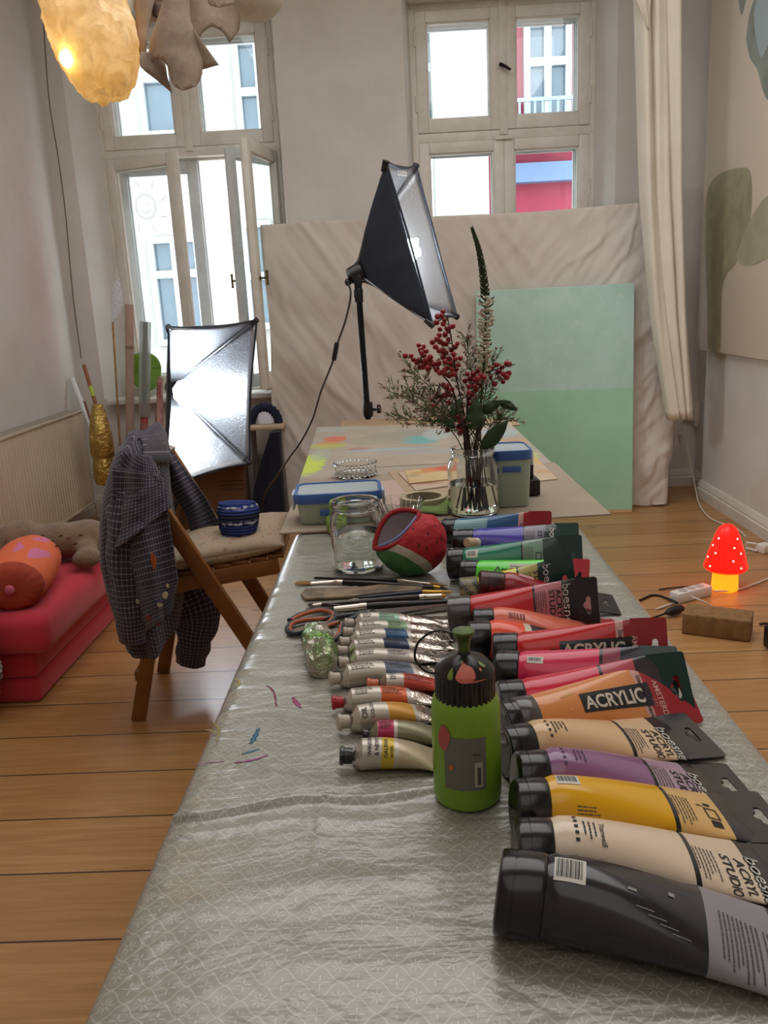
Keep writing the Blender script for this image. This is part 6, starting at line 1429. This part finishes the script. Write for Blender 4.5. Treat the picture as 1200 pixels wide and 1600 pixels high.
put(S, 'text_panel', [R_(lambda x, y: S.surf(S.at(.36) + x, 1.0 + y / S.r, OFF * .6), 0, 0, .075, .03, 12, 6)], M('panel_pale', '#a9b094', .4)); put(S, 'fine_print', fine(along(S, S.at(.37), 1.3), 0, 0, .07, 4, .004, seed=51), M('ink_grey'))
put(S, 'recycling_mark', [T_(along(S, S.at(.2), 1.8), '△', .012, .02), T_(along(S, S.at(.28), 1.8), '∞', .012, .03)], INK)
S = studio('dark green tube with pale recycling panel', (700, 856), (908, 836), .0262, '#1d5a48', '#6f8a76', 1.2, .9, words=False, bands=[(.585, plast('#1c7056')), (.60, BLKP), (.80, plast('#74907c', .3)), (1.0, DKG)], tabm=DKG)
barcode(S, S.at(.05), 1.25, .015, .012); put(S, 'recycling_mark', [R_(around(S, S.at(.73), 1.15), .001, 0, .011, .001, 4, 1), R_(around(S, S.at(.73), 1.15), .001, .008, .011, .009, 4, 1), R_(around(S, S.at(.73), 1.15), .001, 0, .002, .009, 1, 2), R_(around(S, S.at(.73), 1.15), .010, 0, .011, .009, 1, 2), R_(around(S, S.at(.73), 1.15), .015, 0, .022, .009, 3, 2)], INK)
S = studio('violet blue tube between the dark green and turquoise tubes', (708, 826), (900, 817), R0, '#3f3580', '#6f6b78', 0.8, 1.05, capl=.036, bands=[(.57, plast('#463b9c')), (.585, BLKP), (.82, plast('#74707c', .3)), (1.0, DKG)], tabm=DKG)
S = big_tube('small lilac tube with beige cap lying against the violet tube', (729, 840), (800, 848), .009, [(.35, M('sticker_white')), (.5, plast('#b5a9c4')), (1.0, plast('#6a5a9c'))], 1, 0, capl=.02, tab=.004, capcol=M('cap_beige', '#c2a68c', .4), flip=False, lift=.028, group='small tubes')
S = amster('turquoise and blue tube with red tail, farthest back of the large tubes', (693, 809), (860, 799), R0, '#27557f', 1.3, 2.0)
for ch in list(S.obj.children):
    if ch.name.split('.')[0] in ('name_panel', 'lettering'): bpy.data.objects.remove(ch)
put(S, 'pale_panel', [R_(lambda x, y: S.surf(S.at(.0) + .002 + x, .6 + y / S.r, OFF * .6), 0, 0, .062, .05, 12, 10)], M('panel_turq', '#7fa3a6', .3)); put(S, 'scribble', [R_(along(S, S.at(.32), 1.6 + .2 * i), .003 * i, 0, .003 * i + .012, .0025, 4, 2) for i in range(3)], INK)
# ------------------------------------------------------------------ metal tubes
alu = M('aluminium_tube', '#c0b8ae', .26, .8, bump=(55, .45, .004)); foil = M('crumpled_foil', '#c9bfb4', .2, .95, bump=(38, .9, .006)); crm = M('cap_cream', '#b7aa9b', .45); white_lab = M('label_chalk', '#b9b0a5', .35, .4)
def metal(label, A, B, r, lab, cap=crm, s0=.42, s1=.64, crush=.0, ends=None, text=None, body=alu, lift=0, capr=.58, capl=.013, seed=1, tailm=foil):
    za = T + .003 + r + lift; dl = math.atan2(CAMZ - za, Zp(A[0], A[1], za).y)
    a = Zp(A[0], A[1], za + capr * r * cos(dl)) - Vector((0, capr * r * sin(dl), capr * r * cos(dl))); c = Zp(B[0], B[1], T + .006 + lift)
    c = c - Vector((0, r * 1.2, 0)); t = thing('metal_paint_tube', label, 'paint tube', Vector((a.x, a.y, T + .003)), 'small metal paint tubes')
    ax = (c - a); L = ax.length; ax.normalize(); hs = Vector((-ax.y, ax.x, 0)).normalized(); up = ax.cross(hs); n = 28; w = PI * r / 2 * .95
    def dims(s):
        k = (s - capl - .009) / (L - capl - .009)
        if k < 0: return r * (capr * .8 + (1 - capr * .8) * (1 + (s - capl - .009) / .009)), r * (capr * .8 + (1 - capr * .8) * (1 + (s - capl - .009) / .009))
        k = min(1, k); kk = max(0, (k - .12) / .88); return r + (w - r) * kk ** 1.2, max(.0008, r * (1 - kk ** (2.0 - crush)))
    def ctr(s):
        ww, h = dims(s); p = a + ax * s; return Vector((p.x, p.y, T + .003 + lift * (1 - .5 * s / L) + max(h, r * .0) + (r - h) * max(0, 1 - s / (capl + .009)) ))
    def surf(s, th, off=0):
        ww, h = dims(s); k = max(0, (s / L - .6) / .4); wv = .0045 * k * (1 - .6 * k) * fbm((s * 45, cos(th) * 1.6 + seed, 0))
        return ctr(s) + hs * (ww + off) * cos(th) + up * ((h + off) * sin(th) + (wv if sin(th) > 0 else 0) + (abs(wv) if sin(th) <= 0 else 0))
    S = Tube(); S.surf = surf; S.r = r; S.obj = t; S.L = L
    mats = [body, lab, tailm, white_lab]; st = [capl + .0001, capl + .003, capl + .009]; mi = [0, 0]; prev = capl + .009
    for e, m_ in ((s0, 3), (s1, 1), (s1 + .04, 3), (1.0, 2)):
        e = L * e; m = max(2, int((e - prev) / .004)); st += [prev + (e - prev) * k / m for k in range(1, m + 1)]; mi += [m_] * m; prev = e
    P('body', MB().rings([[surf(s, 2 * PI * j / n) for j in range(n)] for s in st], mats=mi), mats, t, angle=40)
    b = MB(); cr = r * capr; c0 = ctr(0); c0.z = T + .003 + lift + r
    rg = [[c0 + ax * s + (hs * cos(2 * PI * j / 24) + up * sin(2 * PI * j / 24)) * cr * k * (1 - (.05 if j % 2 else 0) * (0 < i < 4)) for j in range(24)] for i, (s, k) in enumerate(((0, .85), (.0012, 1.06), (capl * .30, 1.06), (capl * .36, .9), (capl * .45, .9), (capl * .9, .86), (capl, .84)))]
    P('cap', b.rings(rg), cap, t, angle=25)
    o = ctr(L); b = MB(); b.box(o + ax * .0005, (.006, w * 2, .0022), Matrix((ax, hs, up)).transposed(), .0006); P('crimp', b, foil, t)
    if not text: put(S, 'fine_print', fine(lambda x, y: surf(capl + .013 + x, 1.9 - y / r, OFF), 0, .004, L * s0 - capl - .02, 4, .0028, seed=seed), M('ink_grey')); put(S, 'label_print', fine(lambda x, y: surf(L * s0 + .002 + x, 1.85 - y / r, OFF), 0, .003, L * (s1 - s0) - .004, 4, .0026, seed=seed + 50), M('ink_dark', '#37302c', .6))
    if text:
        for s, f, size, m_ in text: put(S, 'lettering', [T_(lambda x, y, f=f: surf(L * f[0] - y, f[1] - x / r, OFF * 1.4), s, size, .01)], m_)
    return S
lab = lambda n, h: M('metal_label_' + n, h, .35, .15)
rm = .0132
metal('silver tube with yellow label and black cap, nearest of the metal tubes', (530, 1166), (690, 1172), .0155, lab('yellow', '#c2a52e'), CAPB, .40, .52, text=[('WINSOR', (.30, 2.75), .0056, INK), ('& NEWTON', (.37, 2.75), .0056, INK), ('GALERIA', (.455, 2.85), .0052, INK), ('acrylic', (.505, 2.8), .0046, INK)], seed=2, tailm=M('tail_cream', '#b3a389', .35, .4))
metal('olive tube with magenta label behind the yellow-labelled one', (566, 1138), (705, 1140), rm, lab('magenta', '#a61e4e'), CAPB, .16, .34, seed=3, capl=.006, capr=.5, body=M('olive_tube', '#7d7960', .35, .5), tailm=M('olive_tube', '#7d7960', .35, .5))
metal('grey tube with amber label and cream cap', (527, 1116), (685, 1104), .0145, lab('amber', '#c08a34'), crm, .47, .72, seed=4, text=[('OIL', (.26, 2.7), .0085, INK), ('COLOUR', (.33, 2.75), .0055, INK)])
metal('silver tube with orange label and red cap', (518, 1087), (690, 1080), rm, lab('orange', '#c65a26'), M('cap_red', '#a3202a', .4), .43, .66, seed=5)
metal('brown tube with orange cap and red label lying across its neighbour', (573, 1060), (705, 1060), .0115, lab('red', '#b84434'), M('cap_orange', '#c46a44', .4), .42, .8, lift=.008, seed=6, body=M('bronze_tube', '#8b7663', .3, .7))
metal('grey tube with slate blue label and cream cap', (514, 1050), (680, 1040), .0145, lab('slate', '#5d6478'), crm, .50, .76, seed=7)
metal('crushed silver tube with a white barcode label', (528, 1026), (702, 1016), rm, lab('chalk', '#a9a097'), crm, .42, .62, crush=.6, seed=8)
metal('silver tube with navy label', (527, 1009), (700, 998), .012, lab('navy', '#1d2f4a'), crm, .40, .62, crush=.6, seed=9)
metal('silver tube with blue label behind the navy-labelled one', (530, 995), (700, 984), rm, lab('blue', '#2c5276'), crm, .40, .60, crush=.5, seed=10)
metal('silver tube with leaf green label', (536, 980), (702, 972), .0125, lab('leaf', '#7f9a72'), crm, .40, .58, crush=.7, seed=11)
metal('silver tube with mint label, farthest of the metal tubes', (538, 966), (698, 962), .0125, lab('mint', '#8fae98'), crm, .32, .52, crush=.7, seed=12)
# crumpled green tube lying across the scissors
a, c = Zp(505, 1040, T + .022), Zp(492, 975, T + .012); t = thing('crushed_paint_tube', 'crumpled foil tube smeared with green paint in front of the scissors', 'paint tube', Vector((a.x, a.y, T + .003)))
rr = []; n = 26; d = (c - a); hs = Vector((d.y, -d.x, 0)).normalized()
prof = [(0, .004, .004), (.02, .017, .014), (.1, .0205, .018), (.3, .021, .0175), (.5, .021, .013), (.7, .021, .010), (.85, .018, .007), (1.0, .014, .003)]
for i in range(29):
    k = i / 28; j = next(q for q in range(len(prof) - 1) if prof[q][0] <= k <= prof[q + 1][0]); f = (k - prof[j][0]) / (prof[j + 1][0] - prof[j][0]); w_ = prof[j][1] + (prof[j + 1][1] - prof[j][1]) * f; h_ = prof[j][2] + (prof[j + 1][2] - prof[j][2]) * f
    p = a + d * k; p.z = T + .0035 + h_ + .006 * k; rr.append([p + hs * cos(q * 2 * PI / n) * w_ * (1 + .12 * fbm((cos(q * 2 * PI / n) * 3, k * 7, 1))) + Vector((0, 0, 1)) * max(-h_, sin(q * 2 * PI / n) * h_ * (1 + .45 * fbm((cos(q * 2 * PI / n) * 4, k * 9, 3)))) for q in range(n)])
P('body', MB().rings(rr), [M('green_smeared_foil', '#b8afa6', .22, .8, var='#6f9a4a', vs=24, bump=(60, 1, .008))], t, angle=8)

# ------------------------------------------------------------------ bouquet
FY = FV.y
bark = M('berry_bark', '#3b2c24', .7); berry_m = M('berry_red', '#a01224', .28, var='#8c0c1d', vs=40, coat=.2); leafd = M('leaf_dark', '#263a20', .4, var='#2e4627', vs=14); needle = M('needle_green', '#5f7044', .6); budp = M('bud_pink', '#96606a', .6, var='#b5938a', vs=60); stemg = M('stem_olive', '#5a5a3a', .6)
def fp_(x, y, d=0): return Yp(x, y, FY + d)
def z5(p): return (590 + p[0] / 4.2125, 340 + p[1] / 4.2125)
_bm = None
def berries(branch, pts, seed):
    global _bm
    rg = random.Random(seed); tip = []
    for x, y in pts:
        p = fp_(*z5((x, y)), rg.uniform(-.03, .03))
        if _bm is None:
            o = P('berry', MB().ball((0, 0, 0), .0060, 14, 10).ball((0, 0, .0058), .0013, 6, 4), berry_m, branch); _bm = o.data; base = LOC[branch]
            for v in _bm.vertices: v.co += base
        else:
            o = bpy.data.objects.new('berry', _bm); COL.objects.link(o); o.parent = branch; LOC[o] = LOC[branch]
        o.location = p - LOC[branch]; o.rotation_euler = (rg.uniform(-1, 1), rg.uniform(-1, 1), 0); k = rg.uniform(.82, 1.12); o.scale = (k, k, k); tip.append(p)
    return tip
root0 = FV + Vector((0, 0, .012))
def branch(label, path, pts, seed, foot):
    t = thing('berry_branch', label, 'branch', foot, 'red berry branches'); q = smooth_path([foot] + [fp_(*z5(p[:2]), p[2] if len(p) > 2 else 0) for p in path], 6); n = len(q)
    b = MB().tube(q, [.0023 - .0012 * i / n for i in range(n)], 7); tips = berries(t, pts, seed)
    for p in tips:
        near = min(q[len(q) // 3:], key=lambda v: (v - p).length); near2 = near + (q[max(0, q.index(near) - 2)] - near) * .6
        if (near2 - p).length < .09: b.tube([near2, near2.lerp(p, .55) + Vector((0, 0, -.002)), p], .0007, 4)
    P('stem', b, bark, t); return t
C1 = [(430, 620), (395, 650), (420, 645), (388, 690), (440, 675), (495, 715), (432, 700), (455, 730), (480, 720), (410, 735), (465, 745), (405, 775), (445, 770), (360, 820), (380, 850), (390, 800), (410, 815), (430, 830), (405, 875), (430, 880), (465, 805), (450, 830), (525, 830), (510, 850), (485, 870), (500, 900), (450, 890), (430, 920), (445, 950), (470, 930), (480, 960), (510, 930), (530, 970), (545, 925), (460, 990), (440, 1000), (490, 1000), (520, 1000), (410, 1020), (390, 1000), (470, 1040), (445, 1030), (500, 1030)]
C2 = [(270, 840), (300, 850), (320, 880), (285, 870), (305, 910), (290, 890), (182, 910), (220, 910), (235, 935), (260, 950), (275, 940), (300, 950), (320, 940), (345, 920), (350, 950), (335, 970), (300, 985), (280, 985), (365, 965), (330, 990), (310, 960), (385, 985), (400, 960)]
C3 = [(850, 960), (865, 965), (785, 968), (820, 985), (745, 985), (798, 1015), (830, 1030), (862, 1025), (850, 1050), (800, 1055), (825, 1080), (770, 1095), (700, 1000), (720, 1025), (660, 1010), (630, 1030), (680, 1040), (700, 1050), (590, 1030), (575, 1075), (610, 1060), (640, 1070), (600, 1110), (660, 1060), (740, 1050), (720, 1070), (680, 1100), (640, 1110), (650, 1130), (600, 1150), (620, 1165), (600, 1190), (600, 1225)]
C4 = [(430, 1100), (455, 1110), (490, 1130), (465, 1140), (480, 1170), (445, 1170), (420, 1180), (390, 1160), (375, 1185), (400, 1200), (340, 1230), (360, 1250), (375, 1240), (345, 1255), (330, 1245), (470, 1220), (540, 1250), (545, 1280), (530, 1310), (560, 1310), (545, 1340), (570, 1330), (530, 1380), (545, 1360), (550, 1400), (540, 1420), (465, 1360), (460, 1395)]
branch('tallest red berry branch in the middle of the bouquet', [(590, 1450, 0), (560, 1250, -.01), (520, 1060, -.01), (490, 820, 0), (458, 645, 0)], C1, 1, root0 + Vector((.01, 0, 0)))
branch('red berry branch reaching to the left of the bouquet', [(570, 1450, .02), (500, 1150, .02), (430, 1040, .015), (330, 960, .01), (180, 915, 0)], C2, 2, root0 + Vector((-.012, .01, 0)))
branch('red berry branch reaching to the right with a bare tip', [(600, 1450, .01), (590, 1200, 0), (610, 1110, 0), (720, 1020, 0), (905, 965, .0)], C3, 3, root0 + Vector((.016, .012, 0)))
branch('lowest red berry branch hanging over the jar rim', [(580, 1450, -.03), (540, 1300, -.04), (500, 1180, -.04), (440, 1130, -.04), (400, 1085, -.03)], C4, 4, root0 + Vector((0, -.015, 0)))
# white and green flower spike
t = thing('flower_spike', 'tall flower spike, white below and dark green at its tip', 'flower', root0 + Vector((.02, .01, 0)))
sp = [root0 + Vector((.02, .01, 0)), fp_(744, 700, .01), fp_(752, 620), fp_(757, 545), fp_(759, 480), fp_(755, 430), fp_(748, 390), fp_(738, 358)]; q = smooth_path(sp, 8); P('stem', MB().tube(q, [.003 - .002 * i / len(q) for i in range(len(q))], 8), M('spike_stem', '#4a5a33', .5), t)
bg, bw = MB(), MB(); rg = random.Random(5); seg = q[18:]; m = len(seg)
for i in range(260):
    k = i / 260; f = k * (m - 1.01); j = int(f); p = seg[j].lerp(seg[j + 1], f - j); a = i * 2.4; ax_ = (seg[j + 1] - seg[j]).normalized(); s = ax_.orthogonal().normalized(); s = (Matrix.Rotation(a, 3, ax_) @ s)
    top = k > .42; rad_ = (.0105 * (1 - (k - .42) / .58 * .75)) if top else .014
    if top: bg.tube([p, p + s * rad_ * .75 + ax_ * .003, p + s * rad_ * .95 + ax_ * .007], [.0012, .0022 * (1.2 - .5 * k), .0006], 5)
    else:
        e = p + s * rad_ * rg.uniform(.55, 1.2) + ax_ * rg.uniform(-.002, .010)
        if rg.random() < .8:
            for g in (-.5, 0, .5): bw.tube([p + s * .003, e + (ax_.cross(s)) * g * .009 * rg.uniform(.6, 1.2), e + s * .003 + ax_.cross(s) * g * .012 + ax_ * rg.uniform(-.003, .004)], [.0009, .0024, .0006], 5)
        else: bg.tube([p, e, e + s * .002 + ax_ * .004], [.0012, .0017, .0006], 5)
P('buds', bg, M('bud_green', '#2d3a20', .6, var='#38472a', vs=30), t)['kind'] = 'stuff'; P('florets', bw, M('floret_white', '#cfc7b2', .7), t)['kind'] = 'stuff'
# dark leaves on a woody stem
t = thing('leaf_stem', 'stem with large dark pointed leaves at the right of the bouquet', 'foliage', root0 + Vector((.022, -.012, 0)))
q = smooth_path([root0 + Vector((.022, -.012, 0)), fp_(742, 715, -.02), fp_(748, 670, -.02), fp_(752, 640, -.01)], 6); P('stem', MB().tube(q, .0024, 7), bark, t)
def leafm(a, c, wd, fold, cup):
    a, c = Vector(a), Vector(c); d = (c - a); L = d.length; d.normalize(); s = d.cross(Vector((.15, 1, .1))).normalized(); nn = s.cross(d); b = MB()
    def f(u, v):
        w = wd * sin(PI * u ** .85) ** .8 * (1 - .15 * u); x = v * 2 - 1; return a + d * L * u + s * w * x + nn * (fold * abs(x) * w - cup * sin(PI * u) * L + .0025 * sin(u * 14) * abs(x))
    b.grid(f, 18, 10); P('leaf', b, leafd, t, solid=.0006, angle=60)
leafm(fp_(752, 703, -.03), fp_(794, 656, -.05), .017, .35, .1); leafm(fp_(740, 672, -.035), fp_(745, 622, -.02), .019, .3, .05); leafm(fp_(752, 645, -.02), fp_(785, 625, -.02), .012, .3, .12); leafm(fp_(778, 628, -.02), fp_(809, 641, -.03), .010, .5, -.1); leafm(fp_(706, 650, -.04), fp_(722, 620, -.03), .010, .3, .05); leafm(fp_(692, 655, -.03), fp_(712, 668, -.04), .009, .3, .05)
# waxflower sprigs
TP = [((612, 613), .0, 'lowest waxflower sprig arching far left'), ((618, 656), -.03, 'drooping waxflower sprig at lower left'), ((640, 575), .02, 'upper left waxflower sprig'), ((700, 560), .04, 'waxflower sprig standing behind the berries'), ((728, 528), .03, 'waxflower sprig beside the white flower spike'), ((770, 565), .02, 'right waxflower sprig above the dark leaves'), ((790, 655), .03, 'thin waxflower sprig behind the pointed leaf'), ((665, 640), -.05, 'front waxflower sprig low over the jar'), ((640, 610), .04, 'left waxflower sprig behind the low berries')]
for i, ((x, y), dp, lbl) in enumerate(TP):
    rg = random.Random(30 + i); ft = root0 + Vector((rg.uniform(-.025, .025), rg.uniform(-.025, .025), 0)); t = thing('waxflower_sprig', lbl, 'flower', ft, 'waxflower sprigs')
    neck = FV + Vector((rg.uniform(-.028, .028), rg.uniform(-.02, .02), .15)); tip = fp_(x, y, dp); mid = neck.lerp(tip, .5) + Vector((0, 0, .018)); q = smooth_path([ft, neck, mid, tip], 10); st = MB(); lf = MB(); bd_ = MB()
    st.tube(q, [.0016 - .001 * k / len(q) for k in range(len(q))], 6)
    for k in range(14, len(q)):
        for _ in range(3):
            o = q[k]; d = (q[min(k + 1, len(q) - 1)] - q[k - 1]).normalized(); sd = Vector((rg.uniform(-1, 1), rg.uniform(-1, 1), rg.uniform(-.5, 1))).normalized(); e = o + (d * rg.uniform(.3, 1) + sd).normalized() * rg.uniform(.015, .042)
            st.tube([o, e], .0005, 4)
            for g in range(6):
                p = o.lerp(e, rg.uniform(.2, 1)); dd_ = ((e - o).normalized() + Vector((rg.uniform(-1, 1), rg.uniform(-1, 1), rg.uniform(-1, 1))) * .8).normalized(); lf.tube([p, p + dd_ * rg.uniform(.006, .014)], [.0009, .0004], 3)
            if rg.random() < .75: bd_.ball(e, rg.uniform(.0016, .0030), 7, 5)
            if rg.random() < .35: bd_.ball(e + sd * .006, rg.uniform(.0014, .0024), 7, 5)
    P('stem', st, stemg, t); P('needles', lf, needle, t)['kind'] = 'stuff'; P('buds', bd_, budp, t)['kind'] = 'stuff'
# loose stems under water
t = thing('cut_stems', 'bundle of cut stems standing in the jar water', 'stems', root0)
b = MB(); rg = random.Random(77)
for i in range(9): b.tube([FV + Vector((rg.uniform(-.035, .035), rg.uniform(-.03, .03), .011)), FV + Vector((rg.uniform(-.02, .02), rg.uniform(-.02, .02), .15)), FV + Vector((rg.uniform(-.03, .03), rg.uniform(-.02, .02), .20))], rg.uniform(.001, .0017), 6)
P('stem', b, M('wet_stem', '#5c5334', .6, var='#3c3020', vs=40), t)

# ------------------------------------------------------------------ view
SC.view_settings.view_transform = 'Standard'; SC.view_settings.look = 'None'; SC.view_settings.gamma = 1; SC.view_settings.use_curve_mapping = False
SC.view_settings.exposure = EXPO
SC.cycles.use_denoising = True
SC.cycles.max_bounces = 14; SC.cycles.transparent_max_bounces = 16; SC.cycles.transmission_bounces = 12; SC.cycles.diffuse_bounces = 5; SC.cycles.sample_clamp_indirect = 6
SC.cycles.caustics_refractive = False; SC.cycles.caustics_reflective = False
